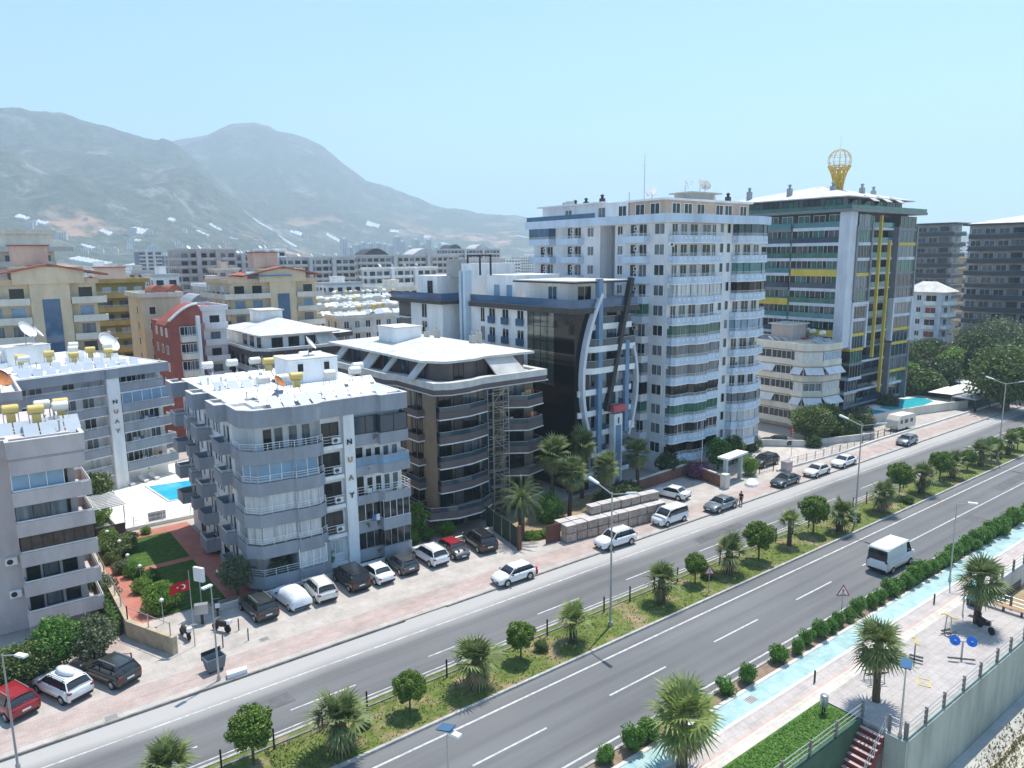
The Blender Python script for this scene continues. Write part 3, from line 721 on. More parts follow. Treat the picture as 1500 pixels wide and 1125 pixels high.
panel_row(B, [(1.2+1.2*i, 2.2) for i in range(10)], Z2r-.25, '%s panel from the left along the edge of the grey roof behind the pool', 'solar panels on the grey roof behind the pool', panelm)
for u, v, s_, rz, nm in ((5.9, 14.5, 1.7, 50, 'large white dish on the roof hut of the block behind the pool'), (7.6, 16.2, 1.2, 80, 'smaller white dish beside the large one on the hut behind the pool'), (13.0, 11, 2.1, 40, 'largest white dish at the right end of the grey roof behind the pool')):
    x, y = onroof(B, u, v); dish('w', x, y, Z2*.965-.25+(2.8 if v > 12 and u < 9 else 0), nm, 'white dishes on the roof behind the pool', R(rz), s_*.8)
# ---------- B4: brown block with white mansard roof
Z4 = 15.3
B = building('apartment_block', 'unfinished brown block with white sloping mansard roof and purple-brown balconies', 'building', 38.6, 63.2, 14.2, 26.5, Z4, 0, None,
             [(0, 0.2), (.8, 1.6), (6.6, 1.6), (6.6, 2.6), (9.2, 2.6), (9.2, 1.6), (14.0, 1.6), (14.0, 26.5), (0, 26.5)], brownwall)
B4 = B
fl4 = [2.3 + 2.62*i for i in range(5)]
trimw = mat('white_trim', (.72, .72, .72), var=.04)
for i, f in enumerate(fl4):
    balcony(B, [(.3, 1.9), (.3, 0), (1.6, -.2), (4.0, -.2), (6.7, .55), (6.7, 1.8)] if i else [(-1.6, 4.0), (-1.2, 0), (1.6, -1.2), (4.5, -1.2), (6.9, .2), (6.9, 1.8)],
            f, slab=.2, ph=.38, pm=purplebrown, sm=concrete, rail=glassn, rh=.5, drop=.15, trim=trimw)
    balcony(B, [(9.3, 1.8), (9.3, .9), (11.5, -.6), (14.2, .1), (14.2, 4.0), (14.0, 4.0)], f, slab=.2, ph=.38, pm=purplebrown, sm=concrete, rail=glassn if i > 1 else None, rh=.5, drop=.15, trim=trimw)
    window(B, 'F', 1.9, f+.05, 1.5, 2.2, glassd, 'd', 2, o=-1.6); window(B, 'F', 5.2, f+.05, 2.0, 2.2, glassm if i in (2, 4) else glassd, 'd', 2, o=-1.6)
    window(B, 'F', 7.9, f+.1, 1.7, 2.1, glassn, 'd', 2, o=-2.6); window(B, 'F', 11.3, f+.05, 2.4, 2.2, glassd if i != 4 else glassm, 'd', 2, o=-1.6)
    pp = MB(); pp.box(3.0, 4.0, 1.45, 1.6, f, f+2.3); pp.build('wall_panel', purplebrown, B['root'])
    # left face
    for (a, b_) in ((2.6, 5.6), (9.0, 12.6), (15.5, 18.5), (21.5, 25)):
        balcony(B, [(0, b_), (-.8, b_), (-.8, a), (0, a)], f, slab=.2, ph=.35, pm=purplebrown, sm=concrete, rail=glassn if (i < 2 and a < 8) else None, rh=.5, drop=.12, trim=trimw)
        window(B, 'L', a+.9, f+.05, 1.0, 2.15, glassd, 'd', 2); window(B, 'L', a+2.2, f+.05, .8, 2.15, glassm if (i+int(a)) % 3 == 0 else glassd, 'd', 1)
    for u in (7.2, 14.2, 20): window(B, 'L', u, f+.4, .9, 1.7, glassd, 'd', 1)
for u in (1.2, 3.2, 5.4, 11, 13): window(B, 'F', u, .1, 1.5, 1.9, glassd, 'd', 2, o=-1.6)
cp = MB()
for x in (.5, 6.8, 9.2): cp.box(x-.25, x+.25, .3, .8, 0, 2.1)
cp.build('column', brownwall, B['root'])
# eaves ring and mansard
ev = [(-.9, 27.4), (-.9, 9.4), (-.1, 8.2), (-.2, 0.2), (1.4, -.7), (3.8, -.6), (6.0, .1), (14.9, .2), (14.9, 27.4)]
rf = MB(); rf.prism(ev, Z4-.25, Z4+.7, 0, 1); rf.prism(offset(ev, -.12), Z4-.35, Z4-.25, 1)
rf.wall(offset(ev, -.03), Z4+.25, Z4+.95, .9, 1); rf.build('eaves', [purplebrown, roofw], B['root'])
top = MB(); inn = [(1.2, 25.5), (1.2, 3.2), (2.6, 1.6), (5.0, 1.6), (6.6, 2.2), (13.0, 2.2), (13.0, 25.5)]
top.prism(inn, Z4+.7, Z4+2.75, 0); top.build('attic_wall', purplebrown, B['root'])
for u in (3.8, 5.9, 8.6): window(B, 'F', u, Z4+.9, 1.2, 1.6, glassd, 'd', 2, o=-1.6 if u < 5 else -2.2)
for u in (5, 8.5, 12.5, 16.5, 20.5): window(B, 'L', u, Z4+.9, 1.6, 1.6, glassn, 'd', 2, o=-1.2)
rt = [(.0, 26.4), (.0, 3.0), (1.6, .6), (5.2, .5), (6.8, 1.3), (13.9, 1.2), (13.9, 26.4)]
hip = MB(); n = len(rt); hip.prism(rt, Z4+2.75, Z4+3.0, 0)
zr = Z4+4.1; ridge = [(6.8, 9), (6.8, 19)]
r2 = [(x, y, Z4+3.0) for x, y in offset(rt, .02)]
hip.face([r2[0], r2[1], (*ridge[0], zr), (*ridge[1], zr)]); hip.face([r2[1], r2[2], (*ridge[0], zr)]); hip.face([r2[2], r2[3], (*ridge[0], zr)]); hip.face([r2[3], r2[4], (*ridge[0], zr)]); hip.face([r2[4], r2[5], (*ridge[0], zr)])
hip.face([r2[5], r2[6], (*ridge[1], zr), (*ridge[0], zr)]); hip.face([r2[6], r2[0], (*ridge[1], zr)])
hip.build('roof', [roofw], B['root'])
def slant(B, a, b_, out, z0, z1, inn_=1.0, m=roofw):
    # sloping white panel on the left or front face
    s_ = MB(); pass
for (y0, y1) in ((3.3, 4.6), (9.4, 10.4), (13.6, 16.0), (22.0, 23.6)):
    s_ = MB(); lo = -.55; 
    pts = [(lo, y0+.6, Z4+.9), (lo, y1+.6, Z4+.9), (.9, y1, Z4+2.8), (.9, y0, Z4+2.8)]
    s_.face([pts[0], pts[3], pts[2], pts[1]]); s_.face([(x+.15, y, z-.12) for x, y, z in pts])
    for i in range(4):
        p, q = pts[i], pts[(i+1) % 4]; s_.face([p, q, (q[0]+.15, q[1], q[2]-.12), (p[0]+.15, p[1], p[2]-.12)])
    s_.build('mansard_panel', roofw, B['root'])
for (x0, x1, ya) in ((7.6, 11.4, 1.5),):
    pts = [(x0+.4, .35, Z4+.9), (x1+.7, .35, Z4+.9), (x1-.4, 1.7, Z4+2.8), (x0-.3, 1.7, Z4+2.8)]
    s_ = MB(); s_.face(pts); s_.face([(x, y+.15, z-.1) for x, y, z in pts[::-1]])
    for i in range(4):
        p, q = pts[i], pts[(i+1) % 4]; s_.face([p, q, (q[0], q[1]+.15, q[2]-.1), (p[0], p[1]+.15, p[2]-.1)][::-1])
    s_.build('mansard_panel', roofw, B['root'])
lb = MB(); lb.box(3.5, 7.0, 14.5, 19, Z4+3.2, Z4+5.3, 0); lb.box(3.35, 7.15, 14.35, 19.15, Z4+5.3, Z4+5.42, 1); lb.build('lift_house', [white, roofw], B['root'])
for x, y in ((9.8, 15.5), (9.6, 7.4), (12.0, 9.5), (8.0, 15.0)):
    c_ = MB(); c_.box(x-.28, x+.28, y-.28, y+.28, Z4+3.2, Z4+4.6); c_.tube((x, y, Z4+4.6), (x, y, Z4+5.1), .12, 8); c_.build('chimney', concrete, B['root'])
# scaffold in front of the stair bay of the brown block
root = thing('scaffold', 'bare metal scaffold tower rising between the balconies of the brown block', 'scaffold', (45.5, 62.9, 0))
s_ = MB()
for x in (0, 2.1):
    for y in (0, 1.0): s_.tube((x, y, 0), (x, y, 14.6), .035, 5)
s_.build('standards', metal, root)
s_ = MB(); 
for k in range(8):
    z = 1.9*k
    for y in (0, 1.0):
        s_.tube((0, y, z+.9), (2.1, y, z+.9), .025, 4); s_.tube((0, y, z+1.5), (2.1, y, z+1.5), .025, 4)
    s_.tube((0 if k % 2 else 2.1, 0, z), (2.1 if k % 2 else 0, 0, z+1.9), .025, 4)
s_.build('braces', metal, root)
for k in range(1, 8): q = MB(); q.box(.02, 2.08, .05, .95, 1.9*k-.04, 1.9*k); q.build('deck', mat('scaffold_board', (.30, .26, .2), var=.2), root)

# ---------- B5: dark modern block with curved fins
Z5 = 22.4
B = building('apartment_block', 'modern block with black glass corner, blue balconies, curved white fins and a slanting dark beam', 'building', 58.4, 64.2, 9.0, 21.5, Z5, 0, None,
             [(0, 1.4), (9.0, 1.4), (9.0, 21.5), (0, 21.5)], white)
B5 = B
fasc = mat('dark_fascia', (.06, .055, .055), var=.3, scale=3, rough=.6)
rf = MB(); rf.box(-.9, 10.2, -.9, 20.8, Z5-.2, Z5+.45, 0); rf.box(-.85, 10.15, -.85, 20.75, Z5+.45, Z5+.47, 1); rf.build('roof_terrace', [fasc, paving], B['root'])
gl = MB(); gl.wall([(-.7, 20.6), (-.7, -.7), (10.0, -.7), (10.0, 20.6)], Z5+.47, Z5+1.45, .05); gl.build('terrace_railing', glassb, B['root'])
pt = MB(); pt.box(1.4, 7.8, 2.6, 11, Z5+.46, Z5+3.5, 0); pt.box(1.0, 8.6, 12.5, 19, Z5+.46, Z5+4.1, 0); pt.build('penthouse', [white], B['root'])
for u in (13.8, 16.6): window(B, 'L', u, Z5+.6, 1.3, 2.2, glassbl, 'w', 1, o=-1.0)
window(B, 'L', 5.5, Z5+.6, 1.6, 2.2, glassb, 'w', 2, o=-1.4); window(B, 'F', 4, Z5+.6, 2.2, 2.2, glassd, 'w', 2, o=-2.6)
cv = MB(); cv.box(-.6, 8.6, -.6, 11, Z5+3.5, Z5+3.62, 1); cv.wall([(-.6, 11), (-.6, -.6), (8.6, -.6)], Z5+3.3, Z5+3.5, .15, 0); cv.build('canopy', [darkmetal, roofw], B['root'])
# black glass corner with a mirrored panel above
bg_ = MB(); bg_.box(-.25, 2.2, -.35, 3.4, .4, Z5-.2); bg_.build('glass_corner', blackglass, B['root'])
mg = MB(); mg.box(-.20, 0, 3.45, 8.6, 13.2, Z5-.2, 0); mg.box(-.18, 0, 3.45, 8.6, .4, 13.2, 1)
for y in (4.7, 6.0, 7.3): mg.box(-.24, -.19, y-.03, y+.03, 13.2, Z5-.2, 1)
for z in (15.0, 16.8, 18.6, 20.4): mg.box(-.24, -.19, 3.5, 8.6, z-.03, z+.03, 1)
mg.build('mirror_glass', [mat('mirror_glass', (.10, .12, .10), rough=.05, spec=.9, metal=.35, var=.5, scale=.5), blackglass], B['root'])
for i in range(8):
    f = 2.0 + 2.55*i
    for u, w_ in ((10.2, 1.3), (13.4, 1.3), (16.4, 1.3), (18.6, .9)):
        if i < 5 and u < 15: continue
        window(B, 'L', u, f+.3, w_, 1.9, glassd if (i+int(u)) % 3 else glassm, 'w', 2)
        if u < 18:
            r = MB(); r.box(-.30, -.25, u-w_/2-.1, u+w_/2+.1, f+.2, f+1.15); r.build('juliet_railing', glassb, B['root'])
    if i < 5:
        balcony(B, [(0, 21), (-1.5, 21), (-1.5, 8.7), (0, 8.7)], f, slab=.2, ph=.15, pm=purplebrown, sm=purplebrown, rail=glassn, rh=.8, trim=trimw)
        dg = MB(); dg.box(-.06, 0, 8.8, 21, f, f+2.3); dg.build('glass_wall', blackglass, B['root'])
db = MB(); db.box(-.8, .0, 9.2, 21.4, 14.2, 14.75); db.build('stone_band', fasc, B['root'])
# front balconies
for i in range(8):
    f = 2.35 + 2.62*i
    lo = .6 - .0*i
    if i in (0,): P_ = [(1.2, 1.4), (1.2, -.4), (9.2, -.4), (9.2, 1.4)]
    elif i in (5, 6, 7): P_ = [(1.0, 1.4), (1.0, -.2), (2.4, -1.0), (9.4, -1.0), (9.4, 1.4)]
    else: P_ = [(.2, 1.4), (.2, -.6), (9.2, -.6), (9.2, 1.4)]
    if i == 7: P_ = [(2.4, 1.4), (2.4, -.4), (9.3, -.4), (9.3, 1.4)]
    balcony(B, P_, f, slab=.25, ph=.12, pm=white, sm=white, rail=glassn if i in (5, 6, 7) else None, rh=.85, drop=.35)
    for u, g in ((2.9, glassd), (5.0, glassd), (7.6, glassd)):
        window(B, 'F', u, f+.05, 1.5, 2.1, glassb if (i % 3 == 0 and u > 4) else g, 'd', 2, o=-1.4)
    if i < 5:
        [ (lambda r: (r.box(a, b_, -.66, -.6, f+.1, f+.9), r.build('railing', glassn, B['root'])))(MB()) for a, b_ in ((3.4, 4.9), (6.9, 9.0))]
bp = mat('blue_pillar', (.17, .27, .40), var=.06)
q = MB(); q.box(3.1, 3.75, -1.0, -.3, 5.0, 26.2); q.build('blue_pillar', bp, B['root'])
q = MB(); q.box(7.7, 8.35, -1.05, -.5, 7.0, 18.6); q.build('blue_pillar', bp, B['root'])
q = MB(); q.box(5.3, 6.7, -1.6, -.7, 0, 9.6, 0); q.box(5.55, 6.45, -1.66, -1.6, .3, 8.2, 1); q.box(5.9, 6.1, -1.68, -1.66, 8.4, 9.2, 2); q.build('gate_pillar', [white, bp, darkmetal], B['root'])
q = MB(); q.box(5.1, 7.2, -1.7, -.8, 9.9, 10.7); q.build('red_banner', mat('coral_banner', (.55, .12, .14), var=.2), B['root'])
q = MB(); q.box(8.4, 9.4, -1.08, -1.02, 7.3, 8.3); q.build('notice_board', whitem, B['root'])
def fin(pts, w_, d_, m, nm):
    f_ = MB()
    n = len(pts)
    L_ = []
    for i, (x, z) in enumerate(pts):
        a = pts[max(0, i-1)]; b_ = pts[min(n-1, i+1)]; dx, dz = b_[0]-a[0], b_[1]-a[1]; l = math.hypot(dx, dz); nx, nz = -dz/l*w_/2, dx/l*w_/2
        L_ += [(x-nx, -1.15, z-nz), (x+nx, -1.15, z+nz), (x+nx, -1.15+d_, z+nz), (x-nx, -1.15+d_, z-nz)]
    fs = []
    for i in range(n-1):
        for j in range(4): a, b_ = i*4+j, i*4+(j+1) % 4; fs.append((a, b_, b_+4, a+4))
    fs += [(3, 2, 1, 0), (4*n-4, 4*n-3, 4*n-2, 4*n-1)]
    f_.add(L_, fs); f_.build(nm, m, B['root'])
finm = mat('fin_white', (.60, .63, .68), var=.05)
arc = lambda x0, x1, xm, z0, z1: [(((1-t)**2)*x0 + 2*t*(1-t)*xm + t*t*x1, z0+(z1-z0)*t) for t in [k/16 for k in range(17)]]
fin(arc(2.6, 3.6, -1.9, 5.2, 24.4), .40, .8, finm, 'curved_fin'); fin(arc(8.4, 9.1, 10.9, 6.6, 17.8), .34, .7, finm, 'curved_fin')
fin([(4.6, 10.0), (8.7, 26.2)], .55, .7, darkmetal, 'slanting_beam')
q = MB(); q.lathe((0, 0, 0), [(.01, -.03), (.55, -.03), (.55, .03), (.01, .03)], 16); o = q.build('round_window', glassb, B['root'], (6.6, 2.5, 25.0)); o.rotation_euler = (math.pi/2, 0, 0)
# white and blue tubular core and the rear wing
q = MB()
for y in (21.8, 22.8): q.box(-.9, .2, y-.28, y+.28, 0, 27.0)
q.build('service_shaft', mat('ice_blue_column', (.50, .62, .72), var=.05), B['root'])
q = MB(); q.box(.2, 8, 21.5, 24, 0, 28.0, 0); q.build('lift_core', [white], B['root'])
q = MB()
for y in (17.5, 20, 23): q.box(.6, .8, y, y+.2, 26.4, 29.2)
q.box(.6, .8, 17.5, 23.2, 29.0, 29.2); q.build('roof_frame', darkmetal, B['root'])
q = MB(); q.box(1.5, 8, 24, 30, 26, 28.6, 0); q.build('roof_plant', mat('grey_grille', (.36, .35, .34), var=.2, scale=3, stretch=(6, 6, 1)), B['root'])
q = MB(); q.box(-2.2, 8, 25.5, 34.5, 0, Z5, 0); q.build('rear_wing', [white], B['root'])
q = MB(); q.box(-3.2, 8.2, 24.4, 39.4, Z5-.1, Z5+.45, 0); q.box(-3.1, 8.1, 24.5, 39.3, Z5+.45, Z5+.47, 1); q.build('rear_terrace', [fasc, paving], B['root'])
q = MB(); q.wall([(-3.0, 39.2), (-3.0, 24.6), (.0, 24.6)], Z5+.47, Z5+1.45, .05); q.build('terrace_railing', glassb, B['root'])
q = MB(); q.box(-.8, 6, 29, 34.5, Z5+.46, Z5+3.8); q.build('rear_penthouse', white, B['root'])
for i in range(2, 8):
    f = 2+2.55*i
    window(B, 'L', 30.5, f+.3, 1.4, 2.0, glassd, 'w', 2, o=2.2)
q = MB(); q.box(-2.0, 6, 34.6, 38.6, 0, Z5-.1); q.build('rear_glass', blackglass, B['root'])
for i in range(2, 8): q = MB(); q.box(-2.9, -1.9, 34.6, 38.8, 2+2.55*i, 2.15+2.55*i); q.build('rear_balcony', white, B['root'])
window(B, 'L', 31, Z5+.6, 1.3, 2.4, glassd, 'd', 1, o=.8)

# ---------- B6: light blue tower
Z6 = 33.2
B = building('apartment_tower', 'tall pale blue tower with scalloped blue balconies dotted with white squares', 'building', 73.6, 63.3, 20.2, 27, Z6, 0, None,
             [(0, 0), (20.2, 0), (20.2, 27), (0, 27), (0, 12.3), (2.4, 12.3), (2.4, 9.4), (0, 9.4)], mat('tower_white', (.74, .755, .78), var=.04, scale=.3))
B6 = B; tw = MATS['tower_white']
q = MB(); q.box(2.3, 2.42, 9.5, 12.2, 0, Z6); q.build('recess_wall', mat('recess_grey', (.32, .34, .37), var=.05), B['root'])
pF = [(.1, .1), (.1, -.9), (.5, -1.3), (3.2, -1.3), (3.9, -1.9), (6.4, -1.9), (7.1, -1.3), (9.6, -1.3), (10.0, -.9), (10.0, .1)]
pR = [(13.2, .1), (13.4, -.9), (14.6, -1.1), (15.4, -1.6), (18.2, -1.6), (19.0, -1.1), (20.4, -.8), (21.2, .2), (21.2, 4.2), (20.1, 4.2)]
gF = [blackglass, glassd, glassg, glassd, glassm, glassm, glassg, None, curt, None, None, None]
gR = [curt, curt, glassm, None, None, None, glassbl, None, blackglass, glasst, None, glassn]
frF = [darkmetal, whitem, None, darkmetal, None, None, None, None, None, None, None, None]
for i in range(12):
    f = 2.0 + 2.615*i
    balcony(B, pF, f, slab=.3, ph=.62, pm=paleblue, sm=tw, rail='bars', rh=.35, drop=0, trim=whitem, squares=True)
    balcony(B, pR, f, slab=.3, ph=.62, pm=paleblue, sm=tw, rail='bars', rh=.35, drop=0, trim=whitem, squares=True)
    if gF[i]: glazing(B, pF, f+.62, 1.7, gF[i], frF[i] or metal, .9, inset=.12)
    if gR[i]: glazing(B, pR[:-1], f+.62, 1.7, gR[i], metal, 1.1, inset=.12)
    for u, w_ in ((1.2, 1.0), (3.0, 1.2), (5.0, 1.4), (7.6, 1.6), (9.2, .7), (14.4, 1.2), (16.6, 1.6), (18.8, 1.2)):
        window(B, 'F', u, f+.05, w_, 2.0, glassd if (i*3+int(u)) % 4 else glassm, 'w', 2)
    for u in (10.9, 12.4): window(B, 'F', u, f+1.0, .7, 1.2, glassd if (i+int(u)) % 3 else glassm, 'w', 1)
    # left face
    for (a, b_, pb) in ((3.0, 7.6, True), (15.6, 20.2, True), (21.8, 26.6, True)):
        balcony(B, [(0, b_), (-1.25, b_), (-1.25, a), (0, a)], f, slab=.3, ph=.62, pm=paleblue if i > 6 else tw, sm=tw, rail='bars' if i % 3 else None, rh=.3)
        if a == 3.0 and i in (2, 3, 4, 7): glazing(B, [(0, b_), (-1.25, b_), (-1.25, a), (0, a)], f+.62, 1.7, [glassg, blackglass, glassm, glassg][(2, 3, 4, 7).index(i)], metal, 1.2)
        if a > 21 and i == 11: glazing(B, [(0, b_), (-1.25, b_), (-1.25, a), (0, a)], f+.62, 1.7, glassb, metal, 1.2)
        window(B, 'L', a+1.2, f+.2, 1.2, 1.9, glassd if (i+int(a)) % 3 else glassm, 'w', 2); window(B, 'L', a+3.0, f+.2, .9, 1.9, glassd, 'w', 1)
        ac_unit(B, 'L', a+2.2, f+1.3)
        if i % 2: ac_unit(B, 'L', a+2.2, f+.5)
    window(B, 'L', 1.4, f+.8, 1.6, 1.3, glassm if i % 3 else glassd, 'w', 2); window(B, 'L', 8.4, f+.8, .9, 1.2, glassd if i % 2 else glassm, 'w', 2)
    window(B, 'L', 14.2, f+.8, 1.2, 1.2, glassm, 'w', 2)
    if i % 2 == 0: ac_unit(B, 'F', .45, f+1.8)
deck = [(-1.5, 27.3), (-1.5, -.9), (.4, -1.5), (3.2, -1.5), (3.9, -2.1), (6.4, -2.1), (7.1, -1.5), (13.4, -1.4), (15.4, -1.8), (18.2, -1.8), (20.6, -1.1), (21.4, .2), (21.4, 27.3)]
rf = MB(); rf.prism(deck, Z6-.25, Z6+.02, 1); rf.wall(offset(deck, -.02), Z6-.2, Z6+.85, .15, 0)
rf.build('roof_deck', [paleblue, tw], B['root'])
q = MB(); q.wall([(-1.4, 27), (-1.4, 12)], Z6+.86, Z6+1.5, .05); q.build('railing', glassb, B['root'])
beige = mat('beige_brick', (.46, .36, .28), var=.1)
q = MB(); q.box(.8, 18.8, 1.4, 7.5, Z6, Z6+2.7, 0); q.box(.5, 19.2, 1.0, 8, Z6+2.7, Z6+2.95, 1); q.box(1.0, 17, 8, 26, Z6, Z6+2.9, 1); q.box(.2, 18, 12, 26.5, Z6+2.9, Z6+3.1, 1)
q.build('penthouse', [beige, tw], B['root'])
for u in (3, 5.4, 8, 12, 14, 17.4): window(B, 'F', u, Z6+.6, 1.5, 1.7, glassd, 'w', 2, o=-1.4)
for u in (3.0, 5.6): window(B, 'L', u, Z6+.6, 1.5, 1.7, glassd, 'w', 2, o=-.8)
for u in (9, 13, 20): window(B, 'L', u, Z6+.8, 1.4, 1.5, glassm if u > 9 else glassd, 'w', 2, o=-1.0)
q = MB(); q.box(8, 13, 3, 6, Z6+2.95, Z6+3.9, 0); q.box(7.4, 14, 2.5, 6.5, Z6+3.9, Z6+4.1, 0); q.build('roof_platform', [concrete], B['root'])
for x, y in ((2, 14), (4.5, 20), (16, 3), (18.4, 9), (6, 24)):
    c_ = MB(); c_.box(x-.3, x+.3, y-.3, y+.3, Z6+2.95, Z6+3.7); c_.lathe((x, y, Z6+3.7), [(.2, 0), (.2, .3), (.35, .35), (.05, .6)], 8); c_.build('chimney', darkmetal, B['root'])
x, y = onroof(B, 5.2, 9.0)
root = thing('antenna_mast', 'thin antenna mast standing on the pale blue tower roof', 'antenna', (x, y, Z6+2.9)); q = MB(); q.tube((0, 0, 0), (0, 0, 6.6), .06, 5, r2=.03); q.build('mast', metal, root); q = MB(); q.tube((-.4, 0, 5), (.4, 0, 5), .02, 4); q.build('crossbar', metal, root)
for i, (u, v) in enumerate(((9, 4.8), (10.4, 3.4), (12.4, 4.2), (3.4, 6), (17, 6.0))):
    x, y = onroof(B, u, v); dish('w', x, y, Z6+(4.1 if 8 < u < 13 else 2.95), '%s grey dish from the left on the pale blue tower roof' % ORD[(1, 2, 3, 0, 4)[i]], 'dishes on the blue tower roof', R(30+40*i), .8)

# ---------- B7: cream low block with awnings
Z7 = 14.4
P7 = [(.2, 18), (.2, 5.2), (-.4, 4.4), (-.4, 2.6), (2.2, .6), (7.2, .3), (7.2, 4.0), (9.8, 4.0), (9.8, 18)]
B = building('apartment_block', 'cream five-storey block with white awnings in front of the green and yellow tower', 'building', 109.6, 62.3, 9.8, 18, Z7, 0, None,
             [(1.0, 18), (1.0, 4.5), (3.0, 1.6), (6.8, 1.3), (6.8, 4.6), (9.2, 4.6), (9.2, 18)], cream)
B7 = B
grille = mat('taupe_band', (.33, .29, .25), var=.08)
for i in range(6):
    f = .9 + 2.5*i
    bd = MB(); last = i == 5
    bd.prism(offset(P7, .02), f-.35, f, 1); bd.wall(P7, f-.35, f+.75 if not last else f+1.0, .15, 0); bd.wall(offset(P7, -.02), f-.32, f-.12, .05, 1)
    bd.build('balcony_band' if not last else 'roof', [cream, grille], B['root'])
    if last: break
    for (a, b_, g) in (((.2, 17.5), (.2, 12.5), glassd), ((.2, 12.3), (.2, 9), [glassd, curt][i % 2]), ((.2, 8.8), (.2, 5.3), glassd), ((-.35, 4.3), (-.35, 2.7), [curt, glassd][i % 2]), ((-.3, 2.5), (2.1, .7), [glassm, glassn, glassm, glassd, curt][i]), ((2.4, .62), (7.1, .35), [glassm, glassm, curt, glassm, glassbl][i]), ((7.2, 4.0), (9.7, 4.0), glassm)):
        glazing(B, [a, b_], f+.75, 1.38, g, whitem, 1.0, inset=.12)
    if i in (1, 3):
        for (a, b_) in (((-.3, 2.5), (2.1, .7)), ((2.4, .6), (7.1, .35)), ((-.4, 4.4), (-.4, 2.6)), ((.2, 12), (.2, 8))):
            dx, dy = b_[0]-a[0], b_[1]-a[1]; l = math.hypot(dx, dy); nx, ny = dy/l*1.0, -dx/l*1.0
            aw = MB(); pts = [(a[0], a[1], f+2.15), (b_[0], b_[1], f+2.15), (b_[0]+nx, b_[1]+ny, f+1.15), (a[0]+nx, a[1]+ny, f+1.15)]
            aw.face(pts); aw.face([(x, y, z-.04) for x, y, z in pts[::-1]]); aw.build('awning', mat('awning_cloth', (.70, .70, .72), var=.08, scale=2), B['root'])
q = MB(); q.box(3, 7.2, 7, 11, Z7-.4, Z7+2.6, 0); q.box(2.6, 7.6, 6.6, 11.4, Z7+2.6, Z7+2.8, 1); q.build('stair_hut', [mat('pinkish_stucco', (.5, .42, .39), var=.06), roofw], B['root'])
for i, (u, v) in enumerate(((1.8, 17), (1.9, 15.6), (2.2, 14.2), (2.5, 12.8), (6.2, 3.4), (7.6, 6.0), (8.6, 7.6))):
    x, y = onroof(B, u, v); heater('w', x, y, Z7-.5, '%s tank from the left on the cream low block roof' % ORD[i], 'solar water heaters on the cream block', sc=.95)
panel_row(B, [(1.4+.2*i, 9.5-1.1*i) for i in range(3)] + [(3.2+1.2*i, 2.6) for i in range(3)], Z7-.3, '%s solar panel from the left at the front of the cream low block roof', 'solar panels on the cream block')

# ---------- B8: dark tower with yellow bands and golden crown
Z8 = 35.6
wt = mat('tower_pale_frame', (.56, .60, .66), var=.05)
B = building('apartment_tower', 'dark green-glass tower with yellow bands and a golden lattice crown on its roof', 'building', 119.8, 65, 23.6, 26, Z8, 0, None,
             [(.6, .8), (23.2, .8), (23.2, 26), (.6, 26)], darkstone)
B8 = B
dg8 = mat('charcoal_panel', (.19, .20, .22), var=.12, rough=.5)
fl8 = [2.3 + 2.565*i for i in range(13)]
for i, f in enumerate(fl8):
    # left face bays
    lower = i < 4
    for (a, b_) in ((.9, 9.4), (9.8, 15.5), (15.8, 25.8)):
        m_ = {5: yellow, 9: yellow}.get(i, wt) if a < 9 else ({7: yellow, 3: yellow}.get(i, wt if i % 4 else dg8) if a < 15 else {5: yellow}.get(i, dg8 if i % 2 else wt))
        s_ = MB(); s_.box(-.5, .6, a, b_, f-.4, f+(.75 if m_ is yellow else .12), 0); s_.build('floor_band', m_, B['root'])
        r = MB(); r.box(-.46, -.40, a, b_, f+(.75 if m_ is yellow else .12), f+1.0); r.build('railing', [glasst, glassg, glassn][i % 3], B['root'])
        n_ = 3 if a < 9 else 2
        for k in range(n_):
            w_ = (b_-a)/n_; window(B, 'L', a+w_*(k+.5), f+.15, w_*.72, 2.0, [glassd, glassg, glassm, glasst, glassg][(i*2+k+int(a)) % 5], 'w', 2, o=-.6)
    # front
    for (a, b_) in ((2.2, 6.6), (16.6, 23.2)):
        hi = i >= 8
        m_ = yellow if i in ((9, 5, 4) if a < 9 else (11, 5, 4, 2)) else (wt if i in (10, 11, 6, 7, 2, 1) else dg8)
        if 4 <= i <= 6: m_ = yellow if i != 6 else wt
        o_ = -1.0 if 2 <= i else -.4
        s_ = MB(); s_.box(a, b_, o_, .8, f-.4, f+.12, 0); s_.build('floor_band', m_, B['root'])
        g = MB(); g.box(a+.35, b_-.35, o_+.12, o_+.2, f+.12, f+2.17, 0); 
        for x in [a+.35+(b_-a-.7)*k/4 for k in range(5)]: g.box(x-.04, x+.04, o_+.06, o_+.12, f+.12, f+2.17, 1)
        g.build('window_band', [[glassd, glassg, glassm, glassn][(i+int(a)) % 4] if i not in (4, 5) else glassn, metal], B['root'])
    s_ = MB(); s_.box(6.9, 16.3, -.2, .8, f-.3, f+.1, 0); s_.build('floor_band', wt if i in (1, 3, 5, 8, 9, 10, 11, 12) else dg8, B['root'])
    r = MB(); r.box(6.9, 16.3, -.2, -.14, f+.1, f+1.0); r.build('railing', glasst if i > 4 else glassn, B['root'])
    for k, u in enumerate((8.2, 10.4, 13.2, 15.3)): window(B, 'F', u, f+.15, 1.2, 2.0, [glassd, glassm, glassd, glassn, glasst][(i+k*2) % 5], 'd', 2, o=-.8)
q = MB(); q.box(-.55, 1.9, -.9, .85, 13, Z8, 0); q.build('corner_pier', wt, B['root'])
